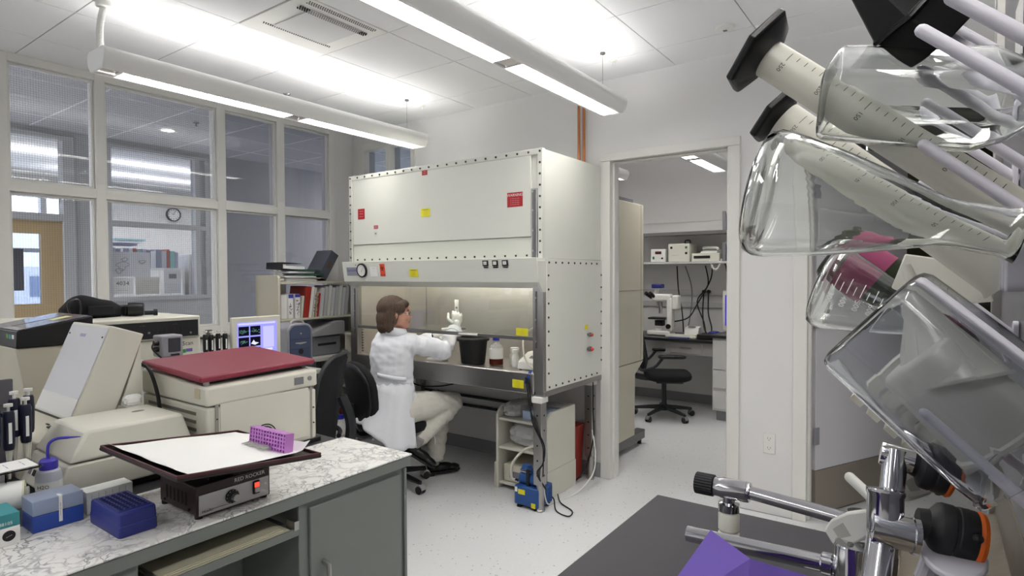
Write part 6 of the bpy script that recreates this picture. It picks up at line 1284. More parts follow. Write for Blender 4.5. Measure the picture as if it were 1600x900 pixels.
# lab coat: torso, sleeves, collar
ct = MB()
def tor(z, cx, cyy, rx, ry, n=24): return [(cx + rx * math.cos(2 * math.pi * k / n), cyy + ry * math.sin(2 * math.pi * k / n), z) for k in range(n)]
ct.loft([tor(.50, 2.705, 2.895, .150, .185), tor(.60, 2.70, 2.895, .140, .175), tor(.70, 2.69, 2.895, .122, .158), tor(.80, 2.685, 2.885, .118, .158), tor(.90, 2.685, 2.88, .118, .168), tor(.97, 2.69, 2.88, .106, .170), tor(1.02, 2.70, 2.88, .082, .135), tor(1.055, 2.70, 2.875, .062, .075)])
chain(ct, [RS + Vector((-.01, .03, -.01)), RS.lerp(RE, .5), RE, RE.lerp(RW, .55)], [.074, .066, .058, .050]); cap_(ct, RE.lerp(RW, .5), RE.lerp(RW, .86), .050, .047)
chain(ct, [LS + Vector((-.01, -.03, -.01)), LS.lerp(LE, .5), LE, LE.lerp(LW, .8)], [.074, .066, .058, .046])
def cdisp(p):
    v = .008 * mnoise.noise(Vector((p.x * 9 + p.z * 5, p.y * 9, p.z * 13))) + .0045 * mnoise.noise(Vector((p.x * 22 + 5, p.y * 22, p.z * 34)))
    for (A_, B_) in ((RS, RE), (RE, RW), (LS, LE)):
        d = (B_ - A_); t_ = (p - A_).dot(d) / d.length_squared
        if -.1 < t_ < 1.1 and ((A_ + d * t_) - p).length < .085: v += .0035 * math.sin(t_ * 19 + 4 * mnoise.noise(p * 8))
    if .58 < p.z < .76: v += .0035 * math.sin(p.z * 120 + 5 * mnoise.noise(p * 6))
    return v
coat = remesh('lab_coat', ct, M_coat, pe, .009, 3, cdisp)
# skirt of the coat hanging over the chair
n = 40; rows = []
def sk(t_, ph):
    u = (ph - (-84)) / (-255 + 84)                                  # 0 = front edge on the near side
    hem = .315 + .03 * u if u < .25 else .322 + .16 * min(1, (u - .25) / .3)
    z = .73 + (hem - .73) * t_; fl = t_ ** 1.2
    rx = .117 + .02 * min(1, t_ / .12) + .103 * fl + .014 * math.sin(ph * .14) * t_; ry = .152 + .022 * min(1, t_ / .12) + .037 * fl + .012 * math.sin(ph * .16 + 1) * t_
    a = R_(ph); return Vector((2.69 + rx * math.cos(a) - (.012 * fl), 2.893 + ry * math.sin(a), z)) + Vector((0, 0, .004 * math.sin(ph * .3)))
for i in range(17): rows.append([sk(i / 16, -84 - 171 * j / n) for j in range(n + 1)])
v_ = [p for r in rows for p in r]; f_ = [(i * (n + 1) + j, i * (n + 1) + j + 1, (i + 1) * (n + 1) + j + 1, (i + 1) * (n + 1) + j) for i in range(16) for j in range(n)]
skt = MB().add(v_, f_).build('coat_skirt', M_coat, coat, smooth=70); so = skt.modifiers.new('thickness', 'SOLIDIFY'); so.thickness = .004
bt = [Vector((2.69 + .138 * math.cos(R_(a)), 2.893 + .175 * math.sin(R_(a)), .712 - .0004 * a)) for a in range(-175, -95, 8)]
MB().loft([[p + Vector((0, 0, -.014)) for p in bt], [p + Vector((0, 0, .014)) for p in bt]], cap=False, closed=False).build('back_belt', M_coat, coat, smooth=60).modifiers.new('thickness', 'SOLIDIFY').thickness = .003
cl_ = [Vector((2.70 + .066 * math.cos(R_(a)), 2.875 + .080 * math.sin(R_(a)), 1.045 + .012 * math.cos(R_(a)) * -1)) for a in range(30, 332, 12)]
MB().loft([[p + Vector((0, 0, .025)) for p in cl_], [Vector((2.70, 2.875, 1.03)) + (p - Vector((2.70, 2.875, 1.045))) * 1.22 + Vector((0, 0, -.012)) for p in cl_]], cap=False, closed=False).build('collar', M_coat, coat, smooth=60).modifiers.new('thickness', 'SOLIDIFY').thickness = .005
MB().lathe([(.047, 0), (.053, -.004), (.056, .035), (.050, .04), (.046, .035)], RE.lerp(RW, .80), 18, (RW - RE), cap=False).build('cuff', M_coat, coat, smooth=50)
# trousers
HR, HL = Vector((2.74, 2.795, .545)), Vector((2.74, 2.965, .54)); KR, KL = Vector((3.09, 2.715, .535)), Vector((3.12, 2.86, .515)); AR, AL = Vector((2.815, 2.765, .335)), Vector((3.075, 2.86, .125))
tz = MB(); chain(tz, [HR, HR.lerp(KR, .5), KR], [.105, .092, .074]); chain(tz, [KR, KR.lerp(AR, .4), AR], [.074, .074, .058]); chain(tz, [HL, HL.lerp(KL, .5), KL], [.105, .092, .074]); chain(tz, [KL, KL.lerp(AL, .45), AL + Vector((0, 0, .02))], [.074, .074, .060]); cap_(tz, HR, HL, .11, .11)
def tdisp(p): return .0045 * mnoise.noise(Vector((p.x * 12, p.y * 12, p.z * 18))) + .004 * mnoise.noise(Vector((p.x * 30, p.y * 28, p.z * 40))) + .003 * math.sin(p.x * 60 + p.z * 90 + 4 * mnoise.noise(p * 9)) * (1 if p.x > 2.95 else .4)
tro = remesh('trousers', tz, M_trous, pe, .009, 3, tdisp)
MB().tube(smooth_path([AR + Vector((.03, -.05, .03)), AR + Vector((.06, -.065, .03)), AR + Vector((.075, -.07, -.02)), AR + Vector((.07, -.072, -.05))]), .003, 6).build('drawstring', M_white, tro)
# shoes
def shoe(ankle, toe, upn, nm='shoe'):
    f = (Vector(toe) - Vector(ankle)); f = f.normalized(); upn = Vector(upn); upn = (upn - f * upn.dot(f)).normalized(); s = upn.cross(f)
    M = Matrix((f, s, upn)).transposed().to_4x4(); M.translation = ankle
    b = MB(); b.ball((-.02, 0, -.035), (.05, .037, .05), 14, 8, M); b.ball((.05, 0, -.055), (.08, .038, .032), 14, 8, M); b.ball((.125, 0, -.064), (.055, .040, .024), 14, 8, M)
    o = remesh(nm, b, M_shoe, pe, .006, 2)
    out = [(-.068, .0), (-.055, .03), (0, .034), (.09, .042), (.15, .036), (.185, .0), (.15, -.036), (.09, -.042), (0, -.034), (-.055, -.03)]
    MB().prism(out, -.092, -.078, M).build('sole', M_rubber, o, .003); MB().prism([(-.066, -.028), (-.02, -.032), (-.02, .032), (-.066, .028)], -.105, -.092, M).build('heel', M_rubber, o, .002)
    MB().lathe([(.036, 0), (.04, .06), (.03, .07)], M @ Vector((-.012, 0, -.03)), 14, upn, cap=False).build('sock', pm('sock_grey', (150, 148, 146), .9), pe)
    lc = MB()
    for k in range(3): lc.tube([M @ Vector((.03 + k * .02, y, -.022 - k * .006 - y * y * 6)) for y in (-.02, -.01, 0, .01, .02)], .002, 5)
    lc.build('laces', M_rubber, o)
shoe((3.075, 2.862, .105), (3.19, 2.80, .105), (0, 0, 1)); shoe((2.785, 2.745, .315), (2.865, 2.665, .24), (.35, -.35, .9))
# gloved hands
def hand(nm, wrist, u, n, thumb, curl, thumb_curl=.5, spread=.0):
    u = Vector(u).normalized(); n = Vector(n); n = (n - u * n.dot(u)).normalized(); t = n.cross(u) * thumb
    W = Vector(wrist); b = MB()
    M = Matrix((u, t, n)).transposed().to_4x4(); M.translation = W
    b.ball((.045, 0, 0), (.05, .038, .016), 16, 10, M); cap_(b, W - u * .03, W + u * .02, .027, .028)
    lens = ((.042, .026, .02), (.046, .029, .022), (.043, .027, .02), (.034, .021, .018))
    for k in range(4):
        p = W + u * (.082 - .004 * abs(k - 1)) + t * (.030 - k * .0195); a = 0; r = .0085 - .0006 * k
        cap_(b, W + u * .045 + t * (.022 - k * .015), p, .011, .0095)
        for j, l in enumerate(lens[k]):
            a += curl[j] + .05 * k; d = (u * math.cos(a) + n * math.sin(a) + t * spread * (1.5 - k)).normalized(); q = p + d * l; cap_(b, p, q, r, r * .92); p = q; r *= .93
    p = W + u * .022 + t * .03; d = (u * .55 + t * .7 + n * .35).normalized(); q = p + d * .04; cap_(b, W + u * .02 + t * .01, p, .014, .0125); cap_(b, p, q, .012, .0105)
    d2 = (u * .8 + t * (.3 - thumb_curl) + n * (.3 + thumb_curl)).normalized(); q2 = q + d2 * .03; cap_(b, q, q2, .0105, .0095); cap_(b, q2, q2 + (d2 + n * .3).normalized() * .022, .0095, .008)
    g = remesh(nm, b, M_glove, pe, .0032, 2); MB().lathe([(.029, 0), (.032, .002), (.032, .008), (.028, .009)], W - u * .034, 16, u, cap=False).build('glove_cuff', M_glove, g)
    return g
hand('glove', RW + Vector((.004, -.004, .028)), (.12, .0, .99), (.7, .7, 0), -1, (1.0, 1.35, 1.0), .3)
hand('glove', LW + Vector((.008, -.012, .006)), (.45, -.88, .12), (.45, .2, -.6), 1, (.3, .5, .4))
MB().lathe([(.030, 0), (.032, .0), (.032, .012), (.030, .012)], LW - Vector((.012, -.02, .006)), 16, (.45, -.88, .12), cap=False).build('wristwatch', M_black, pe)
# what the hand holds, and what lies by the other hand
t = thing('pipette_controller', 'white electronic pipette controller held upright in the gloved hand', 'pipettor', (3.125, 2.695, 1.10))
PC_ = Matrix.Translation((3.142, 2.718, 1.125)) @ Matrix.Rotation(R_(40), 4, 'Z') @ Matrix.Rotation(R_(8), 4, 'Y')
MB().loft([[PC_ @ Vector((a + o_, c_, z)) for a, c_ in rrect(w_, .030, .010)] for z, w_, o_ in ((-.03, .026, 0), (.05, .028, 0), (.075, .05, .006), (.105, .055, .008), (.118, .04, .006))]).build('body', M_white, t)
MB().cyl(PC_ @ Vector((-.014, 0, .062)), PC_ @ Vector((-.022, 0, .062)), .007, n=10).build('button', M_grey, t); MB().lathe([(0, 0), (.011, 0), (.007, .03), (0, .03)], PC_ @ Vector((.02, 0, .085)), 12, PC_.to_3x3() @ Vector((1, 0, -.4))).build('nosepiece', M_grey, t)
t = thing('pipettor', 'white pipettor with grey tip held level by the other gloved hand', 'pipettor', (3.14, 2.73, 1.02))
MB().tube([(3.075, 2.80, 1.032), (3.13, 2.755, 1.037), (3.18, 2.71, 1.04)], [.014, .016, .012], 12).build('body', M_white, t); MB().cyl((3.175, 2.714, 1.04), (3.205, 2.69, 1.041), .012, .009, 12).build('end_cap', M_grey, t)
# ---------------------------------------------------------------- black bench with drying rack, glassware and lab taps
M_epoxy = pm('black_epoxy', (50, 48, 54), .5, noise=.05, nscale=40)
eb = thing('sink_bench', 'black epoxy topped bench in front of the doorway', 'bench', (.6, -.4, 0))
MB().box(-.9, -.95, .878, 1.30, .515, .91).build('worktop', M_epoxy, eb, .003)
MB().box(-.85, -.93, .10, 1.26, .485, .877).build('cabinet_body', pm('bench_cream', (204, 203, 198), .45), eb, .003); MB().box(-.8, -.9, 0, 1.20, .44, .10).build('plinth', M_black, eb)
M_glass = pm('borosilicate', (250, 252, 251), .0, trans=1, ior=1.47)
M_clearpl = pm('clear_polymer', (238, 240, 244), .03, trans=1, ior=1.42)
def frost_mat(name, col, tr=.5):
    m = bpy.data.materials.new(name); m.use_nodes = True; N = m.node_tree.nodes; L = m.node_tree.links; N.clear(); c = srgb(col)
    d = N.new('ShaderNodeBsdfDiffuse'); d.inputs[0].default_value = c; t = N.new('ShaderNodeBsdfTranslucent'); t.inputs[0].default_value = c
    x = N.new('ShaderNodeMixShader'); x.inputs[0].default_value = tr; L.new(d.outputs[0], x.inputs[1]); L.new(t.outputs[0], x.inputs[2])
    g = N.new('ShaderNodeBsdfGlossy'); g.inputs['Roughness'].default_value = .25; y = N.new('ShaderNodeMixShader'); y.inputs[0].default_value = .06; L.new(x.outputs[0], y.inputs[1]); L.new(g.outputs[0], y.inputs[2])
    p = N.new('ShaderNodeBsdfTransparent'); z = N.new('ShaderNodeMixShader'); z.inputs[0].default_value = .12; L.new(y.outputs[0], z.inputs[1]); L.new(p.outputs[0], z.inputs[2])
    o = N.new('ShaderNodeOutputMaterial'); L.new(z.outputs[0], o.inputs[0]); return m
M_frost = frost_mat('frosted_polymer', (246, 245, 238), .45)
M_peg = pm('peg_white', (214, 212, 222), .42)
BY = -.092
dr_ = thing('drying_rack', 'grey drying rack board with long white pegs on the black bench', 'rack', (1.0, BY, .91))
MB().box(.42, BY - .02, 1.04, 1.27, BY, 2.05).build('board', pm('rack_grey', (128, 128, 134), .35, .4), dr_, .003)
MB().box(1.262, BY - .022, .912, 1.285, BY + .012, 2.05).build('frame_post', M_steel, dr_, .002)
MB().loft([[(x, BY + .002, 1.10), (x, BY + .004, 1.02), (x, .045, .952), (x, .06, .975), (x, .063, .974), (x, .048, .946), (x, BY - .004, 1.012), (x, BY - .004, 1.10)] for x in (.42, 1.26)]).build('drip_trough', pm('trough_steel', (120, 112, 100), .38, .9, noise=.35, nscale=14, bump=.2, bscale=60), dr_, .001)
PD = Vector((0, .737, .676))
def peg(tip, r=.0057):
    tip = Vector(tip); L = (tip.y - BY) / PD.y; base = tip - PD * L
    p = MB().lathe([(r * 1.05, 0), (r, L - r), (r * .9, L - r * .55), (r * .6, L - r * .15), (.001, L)], base, 14, PD).build('peg', M_peg, dr_, smooth=60)
    fl = MB()
    fl.loft([[(base.x + a, BY + .001 + dy, base.z + .004 + c_) for a, c_ in rrect(.017, .042, .008)] for dy in (0, .006)]).build('peg_flange', M_peg, p, .001)
tips = [(.821, .015, 1.719), (.76, .018, 1.688), (.635, .014, 1.636), (.882, .014, 1.704), (.804, .019, 1.65), (1.034, .024, 1.649), (.843, .014, 1.622), (.731, .013, 1.553), (.876, .033, 1.528), (1.10, .019, 1.56), (.654, .012, 1.414), (.726, .010, 1.281), (.886, .009, 1.281), (.576, -.006, 1.637), (1.0, .015, 1.43), (1.12, .012, 1.74)]
for p_ in tips: peg(p_)
for k in range(6):
    x = .80 + k * .03; MB().loft([[(x + a, BY + .001 + dy, 1.425 + c_) for a, c_ in rrect(.018, .05, .009)] for dy in (0, .022, .03)]).build('hook_tab', M_peg, dr_, .003)
fl = MB().loft([[(.747 + .06 * math.cos(a), -.02 + .028 * math.sin(a), z) for a in [2 * math.pi * k / 20 for k in range(20)]] for z in (1.128, 1.135)]).build('spare_peg_disc', M_peg, dr_, .002)
for x in (.735, .765): MB().cyl((x, -.005, 1.128), (x + .006, .005, 1.09), .009, n=10).build('spare_peg', M_peg, fl)
MB().box(1.0, BY + .001, 1.70, 1.06, BY + .004, 1.775).build('paper_tag', M_whiteppr, dr_)
def axis_thing(name, label, cat, base, group=None): return thing(name, label, cat, tuple(base), 0, group)
def hollow(prof, th): # outer profile from base centre to lip -> closed glass wall
    inn = [(max(r - th, .0008), z + (th * 1.2 if i < 3 else 0)) for i, (r, z) in enumerate(prof)]
    return prof + inn[::-1]
def erl(name, label, base, neck, R=.0655, Ht=.22, marks=False, roll=0, th=.0024):
    base, neck = Vector(base), Vector(neck); ax = (neck - base).normalized(); t = axis_thing(name, label, 'flask', base)
    s = Ht / .22
    prof = [(.0008, 0), (R * .86, 0), (R * .95, .003), (R, .012), (R * .985, .024), (R * .80, .072 * s), (R * .58, .118 * s), (R * .42, .148 * s), (R * .345, .163 * s), (R * .325, .176 * s), (R * .325, .208 * s), (R * .35, .214 * s), (R * .385, Ht)]
    MB().lathe(hollow(prof, th), base, 48, ax, cap=False).build('flask_body', M_glass, t, smooth=70)
    if marks:
        M = frame(base, ax, (0, 0, 1)); cv = M.to_3x3().inverted() @ (Vector((0, 0, 1.42)) - base); Mk = M @ Matrix.Rotation(math.atan2(cv.y, cv.x) + roll, 4, 'Z')
        def rad(z):
            for (r0, z0), (r1, z1) in zip(prof[3:], prof[4:]):
                if z0 <= z <= z1: return r0 + (r1 - r0) * (z - z0) / (z1 - z0)
            return .03
        mk = MB()
        for k in range(11):
            z = .028 + k * .0092; r = rad(z) + .0005; w_ = .40 if k % 2 == 0 else .24
            ring = [Mk @ Vector((r * math.cos(a), r * math.sin(a), z)) for a in [-.05 - w_ * j / 6 for j in range(7)]]
            mk.loft([ring, [p + ax * .0011 for p in ring]], cap=False, closed=False)
        mk.build('graduation_marks', M_inkwhite, t, smooth=0)
        for k, txt in enumerate(('300', '400', '500', '600', '700')):
            z = .028 + k * .0184; r = rad(z) + .0007; a = .03; c_ = Vector((math.cos(a), math.sin(a), 0)); tg = Vector((-math.sin(a), math.cos(a), 0))
            R3 = Mk.to_3x3(); lettering(txt, .0115, Mk @ Vector((r * c_.x, r * c_.y, z)), ax.cross(R3 @ c_), ax, M_inkwhite, t, 'LEFT')
    return t
erl('erlenmeyer_flask', 'large clear conical flask lying with its round base toward the doorway', (.6558, .1517, 1.5055), (.668, -.062, 1.452))
erl('erlenmeyer_flask', 'clear conical flask with white 300 to 700 graduations, below the larger one', (1.10, .150, 1.4007), (1.09, -.02, 1.335), .069, .2, True, .05)
def graduated(name, label, base, end, R=.021, L=.315, wide=.05, vis=(0, 1)):
    base, end = Vector(base), Vector(end); ax = (end - base).normalized(); t = axis_thing(name, label, 'cylinder', base)
    M = frame(base, ax, (0, 0, 1))
    hx = [(wide * math.cos(R_(60 * k + 30)), wide * math.sin(R_(60 * k + 30))) for k in range(6)]
    MB().loft([[M @ Vector((x * s, y * s, z)) for x, y in hx] for z, s in ((-.009, .95), (-.007, 1.0), (.0, 1.0), (.003, .9), (.012, .5))]).build('hexagonal_base', M_black, t, .002)
    body = MB().lathe([(.0008, .012), (R, .012), (R, L - .006), (R * 1.12, L), (R * 1.02, L), (R * .92, L - .006), (R * .92, .016), (.0008, .016)], base, 28, ax, cap=False).build('cylinder', M_frost, t, smooth=60)
    mk = MB(); up = Vector((0, 0, 1)); up = (up - ax * up.dot(ax)).normalized(); cam = Vector((0, 0, 1.42)) - base; cam = (cam - ax * cam.dot(ax)).normalized(); y2 = ax.cross(cam)
    for k in range(26):
        z = .035 + k * .010; w_ = .55 if k % 5 == 0 else .32
        ring = [base + ax * z + (cam * math.cos(a) + y2 * math.sin(a)) * (R + .0004) for a in [-.9 + w_ * j / 5 for j in range(6)]]
        mk.loft([ring, [p + ax * .0007 for p in ring]], cap=False, closed=False)
    mk.build('graduation_marks', M_ink, body, smooth=0)
    for k in range(5):
        z = .035 + k * .05; a = -.2; d = cam * math.cos(a) + y2 * math.sin(a); tg = (-cam * math.sin(a) + y2 * math.cos(a))
        lettering(('50', '100', '150', '200', '250')[4 - k], .0068, base + ax * z + d * (R + .0006), ax.cross(d), ax, M_ink, body, 'LEFT')
    return t
graduated('graduated_cylinder', 'frosted graduated cylinder with black hexagonal base, topmost by the ceiling', (.7466, .1693, 1.6803), (.775, -.066, 1.48), .0215, .325, .052)
graduated('graduated_cylinder', 'frosted graduated cylinder with black hexagonal base, behind the large conical flask', (.8651, .1756, 1.6324), (.884, -.066, 1.415), .027, .33, .043)
t = thing('black_stand_foot', 'large black hexagonal foot of an upturned vessel at the top of the rack', 'vessel', (.75, .03, 1.70))
b0 = Vector((.7395, .0428, 1.7165)); ax = (Vector((.7678, .0013, 1.674)) - b0).normalized(); M = frame(b0, ax, (0, 0, 1))
hx = [(math.cos(R_(60 * k + 12)), math.sin(R_(60 * k + 12))) for k in range(6)]
MB().loft([[M @ Vector((x * s, y * s, z)) for x, y in hx] for z, s in ((-.03, .024), (.026, .044), (.028, .047), (.032, .047))]).build('tapered_skirt', M_black, t, .002)
MB().loft([[M @ Vector((x * s, y * s, z)) for x, y in hx] for z, s in ((.032, .044), (.075, .042))]).build('socket', M_rubber, t, .002)
# square glass bottle
def sqbottle(name, label, cat, base, end, w_, h_, rad, prof, mt, th=.0025, roll=0, cap=None):
    base, end = Vector(base), Vector(end); ax = (end - base).normalized(); t = axis_thing(name, label, cat, base); M = frame(base, ax, (0, 0, 1)) @ Matrix.Rotation(roll, 4, 'Z')
    def ring(z, s, k, off): # k: 0 square .. 1 round
        out = []
        for (x, y) in rrect(w_ * s - 2 * off, h_ * s - 2 * off, min(rad, (min(w_, h_) * s) / 2 - off - .0005), 6):
            a = math.atan2(y, x); rr = math.hypot(x, y); rc = min(w_, h_) * s / 2 - off; r = rr * (1 - k) + rc * k; out.append(M @ Vector((r * math.cos(a), r * math.sin(a), z)))
        return out
    rings = [ring(z, s, k, 0) for z, s, k in prof] + [ring(max(z, th * 1.4) if i < 3 else z, s, k, th) for i, (z, s, k) in list(enumerate(prof))[::-1]]
    n = len(rings[0]); rings = [[Vector(sum(((p) for p in rings[0]), Vector())) / n] * n] + rings + [[Vector(sum(((p) for p in rings[-1]), Vector())) / n] * n]
    m = MB().loft(rings, cap=False); return t, m.build('body', mt, t, smooth=50)
sqbottle('square_bottle', 'clear square-sided glass bottle hanging above the conical flask', 'bottle', (.7462, .0986, 1.6215), (.7462, -.12, 1.572), .082, .082, .012, [(0, .86, 0), (.002, .95, 0), (.008, 1, 0), (.14, 1, 0), (.165, .85, .4), (.185, .48, 1), (.195, .42, 1), (.225, .42, 1), (.23, .47, 1)], M_glass, roll=R_(38))
sqbottle('polymer_jar', 'large clear rounded-square plastic jar hanging mouth down on a peg', 'jar', (.6763, .0491, 1.3788), (.676, -.078, 1.262), .112, .112, .022, [(0, .86, 0), (.003, .95, 0), (.010, 1, 0), (.150, 1.03, 0), (.166, 1.03, .1), (.168, 1.06, .1), (.172, 1.06, .1)], M_clearpl, .0022, R_(12))
# funnel, spout, racks of clear plastic behind
def funnel(label, apex, mouth, R, mt):
    apex, mouth = Vector(apex), Vector(mouth); ax = (mouth - apex).normalized(); L = (mouth - apex).length; t = axis_thing('funnel', label, 'funnel', apex)
    MB().lathe([(.006, -.03), (.008, .0), (R, L), (R + .003, L), (R + .003, L + .004), (R - .002, L + .004), (.0065, .004), (.0045, -.03), (.006, -.03)], apex, 36, ax, cap=False).build('cone', mt, t, smooth=60)
    rb = MB()
    for k in range(12):
        a = 2 * math.pi * k / 12; M = frame(apex, ax, None); rb.tube([M @ Vector((.0082 * math.cos(a), .0082 * math.sin(a), .005)), M @ Vector(((R - .004) * math.cos(a), (R - .004) * math.sin(a), L - .008))], .0015, 5)
    rb.build('ribs', mt, t)
funnel('frosted plastic powder funnel seen through the large plastic jar', (.8472, .0169, 1.4004), (.835, -.02, 1.30), .058, M_frost)
bk_ = thing('frosted_beaker', 'frosted plastic beaker rim below the large plastic jar', 'beaker', (.80, -.04, 1.22)); b0 = Vector((.83, .015, 1.325)); ax = Vector((.0, -.70, -.71)).normalized(); 
MB().lathe([(.001, 0), (.045, 0), (.05, .006), (.055, .11), (.06, .112), (.06, .116), (.053, .116), (.048, .008), (.001, .004)], b0, 30, ax, cap=False).build('beaker', M_frost, bk_, smooth=60)
RL = ['frosted plastic tube rack on the pegs, nearest the doorway', 'second frosted plastic tube rack on the pegs', 'third frosted plastic tube rack on the pegs', 'fourth frosted plastic tube rack on the pegs', 'fifth frosted plastic tube rack on the pegs', 'last frosted plastic tube rack, nearest the rack board']
for i in range(6):
    c = Vector((1.0, .055, 1.285)) - PD * (.028 * i); u = Vector((0, -.676, .737)); M = Matrix((u, Vector((1, 0, 0)), -PD)).transposed().to_4x4(); M.translation = c
    t = thing('tube_rack', RL[i], 'rack', tuple(c), 0, 'tube racks drying on the pegs')
    q = MB().box(-.06, -.035, 0, .06, .035, .002, M).box(-.06, -.035, .0, -.057, .035, .018, M).box(.057, -.035, 0, .06, .035, .018, M).box(-.06, -.035, 0, .06, -.033, .018, M).build('frame', M_frost, t)
    MB().box(-.021, -.033, .002, -.019, .033, .016, M).box(.019, -.033, .002, .021, .033, .016, M).build('partition', M_frost, t)
t = thing('glass_stopcock', 'small clear glass stopcock key hanging among the pegs', 'stopcock', (.95, .0, 1.40)); MB().ball((.955, .02, 1.38), (.02, .02, .013), 14, 8).cyl((.955, .02, 1.38), (.965, -.05, 1.34), .006, n=10).build('stopcock', M_glass, t)
t = thing('plastic_scoop', 'clear folded plastic scoop hanging under the conical flask neck', 'scoop', (.9, .0, 1.42))
A = [Vector(p) for p in ((.93, .03, 1.445), (.90, -.045, 1.43), (.91, -.06, 1.385), (.95, .0, 1.375), (.93, .045, 1.40))]
MB().loft([A, [p + Vector((.012, 0, 0)) for p in A]]).build('scoop', M_frost, t, .002)
t = thing('media_bottle', 'dark green bottle with magenta label and grey cap, behind the graduated flask', 'bottle', (1.22, .14, 1.45))
b0, b1 = Vector((1.235, .150, 1.458)), Vector((1.235, .02, 1.36)); ax = (b1 - b0).normalized()
MB().lathe([(.001, 0), (.046, 0), (.05, .006), (.05, .11), (.03, .135), (.018, .145), (.018, .165), (.001, .165)], b0, 24, ax).build('bottle', pm('bottle_dark_green', (38, 44, 26), .15), t); MB().lathe([(.0503, .025), (.0508, .025), (.0508, .088), (.0503, .088)], b0, 24, ax, cap=False).build('label', M_magenta, t); MB().lathe([(.001, .15), (.021, .15), (.021, .175), (.001, .175)], b0, 18, ax).build('cap', M_grey, t)
# --- laboratory taps
M_knob = pm('tap_knob_black', (38, 38, 42), .5); M_org = pm('tap_ring_orange', (228, 106, 34), .4); M_lever = pm('lever_white', (222, 222, 216), .35)
def tapknob(t, a, b, r):
    a, b = Vector(a), Vector(b); ax = (b - a).normalized(); L = (b - a).length
    k = MB().lathe([(.0, 0), (r * .55, 0), (r * .62, L * .18), (r * .95, L * .30), (r, L * .36), (r, L * .55), (r * .97, L * .57), (r * .97, L * .62), (r, L * .64), (r * 1.0, L * .90), (r * .93, L * .98), (0, L)], a, 30, ax).build('knob', M_knob, t)
    MB().lathe([(r * .7, L * .96), (r * .99, L * .92), (r * 1.03, L * .98), (r * .98, L * 1.05), (r * .5, L * 1.06), (r * .5, L * 1.0)], a, 30, ax).build('orange_ring', M_org, k)
    M = frame(a, ax, None)
    for q in (40, 160, 280): MB().ball(M @ Vector((r * .98 * math.cos(R_(q)), r * .98 * math.sin(R_(q)), L * .86)), .005, 8, 6).build('grip', M_knob, k)
tp1 = thing('lab_tap', 'chrome lab tap with black knob, nearest the purple folder', 'tap', (.70, .044, .91))
P0, P1 = Vector((.697, .0445, 1.107)), Vector((.757, .039, 1.143)); dn = Vector((.70, .044, .912))
MB().tube([Vector((.645, .05, 1.045)), P0, Vector((.735, .041, 1.150))], .0135, 18).build('pipe', M_chrome, tp1)
MB().cyl(Vector((.645, .05, .911)), Vector((.645, .05, 1.05)), .0145, n=18).lathe([(0, 0), (.03, 0), (.03, .008), (.018, .014), (0, .014)], (.645, .05, .911), 20).build('pedestal', M_chrome, tp1)
tc_ = Vector((.730, .0385, 1.166))
MB().lathe([(0, -.020), (.0165, -.020), (.017, -.016), (.017, .018), (.0185, .021), (.0185, .025), (0, .027)], tc_, 24, (0.25, 0.0, .97)).build('valve_body', M_chrome, tp1)
MB().lathe([(0, 0), (.0165, 0), (.017, .004), (.017, .036), (.0185, .037), (.0185, .042), (0, .042)], tc_ + Vector((-.010, .012, -.012)), 22, (.24, -.96, -.12)).build('valve_neck', M_chrome, tp1)
tapknob(tp1, (.7475, .0115, 1.158), (.757, -.040, 1.1495), .0265)
tp2 = thing('lab_tap', 'chrome lab tap with black knob, farther along behind the first tap', 'tap', (.84, .035, .91))
MB().tube([Vector((.80, .042, 1.09)), Vector((.825, .037, 1.16)), Vector((.845, .034, 1.205))], .013, 18).build('pipe', M_chrome, tp2); MB().cyl((.80, .042, .911), (.80, .042, 1.095), .0145, n=18).build('pedestal', M_chrome, tp2)
MB().lathe([(0, -.016), (.0135, -.016), (.014, -.012), (.014, .018), (.012, .02), (0, .02)], (.846, .034, 1.198), 22, (.08, -.98, -.18)).build('valve_body', M_chrome, tp2)
tapknob(tp2, (.851, .020, 1.194), (.856, -.020, 1.184), .027)
def lever(label, a, b, pega, pegb):
    a, b = Vector(a), Vector(b); t = thing('tap_lever', label, 'lever', tuple(b)); u = (b - a).normalized(); w_ = Vector((-1, -.1, .35)); w_ = (w_ - u * w_.dot(u)).normalized(); v = w_.cross(u); L = (b - a).length
    M = Matrix((u, v, w_)).transposed().to_4x4(); M.translation = a
    out = [(-.004, -.008), (.002, -.015), (.012, -.016), (.035, -.0165), (L, -.010), (L, .010), (.035, .0165), (.012, .016), (.002, .012), (-.004, .008)]
    rim = [(-.0 + p[0], p[1]) for p in out]
    MB().prism(out, -.008, .004, M).build('paddle', M_lever, t, .003)
    q = MB().prism([(.008, -.006), (.024, -.008), (.024, .008), (.008, .006)], .0038, .0043, M).build('paddle_recess', pm('lever_shade', (176, 176, 168), .5), t)
    if pega: MB().tube([pega, pegb], .0065, 12).ball(pega, .0065, 10, 6).build('peg', M_lever, t)
lever('white paddle lever with a hollow, on the first chrome tap', (.812, .098, 1.098), (.800, .050, 1.136), (.8432, .0821, 1.1639), (.800, .047, 1.150))
lever('white lever arm of the second chrome tap', (.87, .03, 1.152), (.93, -.01, 1.160), None, None)
tb = thing('vacuum_tap', 'chrome tap with ribbed black cap and white cartridge on a long arm', 'tap', (.96, .09, .91))
MB().tube([(.952, .08, 1.069), (.985, .245, 1.0695)], .0105, 18).build('arm', M_chrome, tb)
MB().lathe([(0, 0), (.014, 0), (.0165, .003), (.0165, .040), (.015, .043), (.0145, .052), (0, .052)], (.9838, .238, 1.0692), 24, (-.10, .995, .02)).build('valve_body', M_chrome, tb)
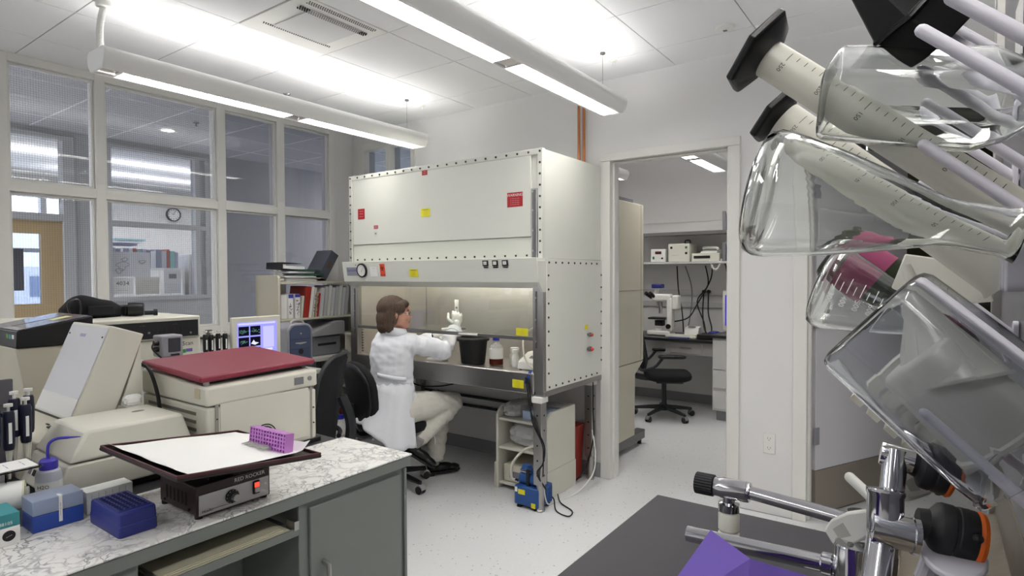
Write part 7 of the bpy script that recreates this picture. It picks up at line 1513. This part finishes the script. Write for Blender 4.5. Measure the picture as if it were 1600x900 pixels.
MB().lathe([(.0105, -.004), (.0155, -.004), (.0165, 0), (.0155, .005), (.0105, .005)], (.984, .239, 1.0692), 20, (0, 1, 0), cap=False).build('collar', M_chrome, tb)
cp = MB(); n = 48
cp.loft([[(.9795 + (.0165 + (.0011 if k % 2 else 0)) * math.cos(2 * math.pi * k / n), y, 1.0703 + (.0165 + (.0011 if k % 2 else 0)) * math.sin(2 * math.pi * k / n)) for k in range(n)] for y in (.2905, .292, .318, .3195)])
cp.build('ribbed_cap', M_knob, tb, smooth=20); MB().cyl((.979, .3195, 1.0703), (.979, .321, 1.0703), .012, n=18).build('cap_end', M_whiteppr, tb)
MB().lathe([(0, .0), (.010, 0), (.010, -.010), (.0165, -.012), (.0165, -.024), (.0145, -.027), (0, -.027)][::-1], (.981, .267, 1.058), 20).build('union_nut', M_chrome, tb)
ct_ = MB().lathe([(0, 0), (.0155, 0), (.0165, .003), (.0165, .028), (.0148, .030), (.0148, .032), (.0165, .034), (.0165, .058), (.014, .062), (0, .062)], (.981, .267, .970), 22).build('cartridge', pm('cartridge_white', (222, 222, 210), .4), tb)
for i, tx in enumerate(('------ ------', '-----', '-- ------')): lettering(tx, .006, (.981 - .0125, .267 + .0095 - .0, .998 - i * .008), (.2, -.98, 0), (0, 0, 1), M_grey, ct_, lift=.006)
MB().cyl((.952, .082, .911), (.952, .082, 1.085), .014, n=18).lathe([(0, 0), (.03, 0), (.03, .008), (.016, .014), (0, .014)], (.952, .082, .911), 20).build('pedestal', M_chrome, tb)
tg = thing('gas_tap', 'chrome turret with two screws on top and a long lower arm', 'tap', (.80, .07, .91))
MB().lathe([(0, 0), (.028, 0), (.028, .01), (.0225, .014), (.0225, .185), (.0215, .1885), (0, .1885)], (.80, .0715, .911), 30).build('turret', M_chrome, tg)
for (x, y) in ((.793, .076), (.80, .064)): MB().lathe([(0, 0), (.004, 0), (.003, .002), (0, .002)], (x, y, 1.0995), 10).build('screw', M_steeldk, tg)
MB().tube([(.806, .085, 1.064), (.805, .275, 1.058)], .0105, 18).build('arm', M_chrome, tg); MB().lathe([(.0105, 0), (.0135, .002), (.0135, .012), (.0105, .014)], (.806, .095, 1.064), 18, (0, 1, 0), cap=False).build('arm_collar', M_chrome, tg)
MB().box(.775, .09, .911, .83, .14, .945).build('foot_block', M_steel, tg, .003)
# purple folder
pf_ = thing('purple_folder', 'folded purple card standing on the black bench', 'folder', (.60, .15, .911))
M_pur = pm('purple_card', (100, 78, 164), .6)
A_, Lf, Fo, Ri = Vector((.6203, .1875, 1.151)), Vector((.545, .235, 1.065)), Vector((.5815, .1385, 1.1495)), Vector((.610, .055, 1.133))
def dnv(p, dx, dy): return Vector((p.x + dx, p.y + dy, .912))
MB().add([A_, Fo, dnv(Fo, -.10, .0), dnv(Lf, -.08, .02), Lf], [(0, 4, 3, 2, 1)]).build('panel', M_pur, pf_, smooth=0).modifiers.new('thickness', 'SOLIDIFY').thickness = .002
MB().add([Fo, Ri, dnv(Ri, -.10, -.0), dnv(Fo, -.10, .0)], [(0, 3, 2, 1)]).build('panel', M_pur, pf_, smooth=0).modifiers.new('thickness', 'SOLIDIFY').thickness = .002
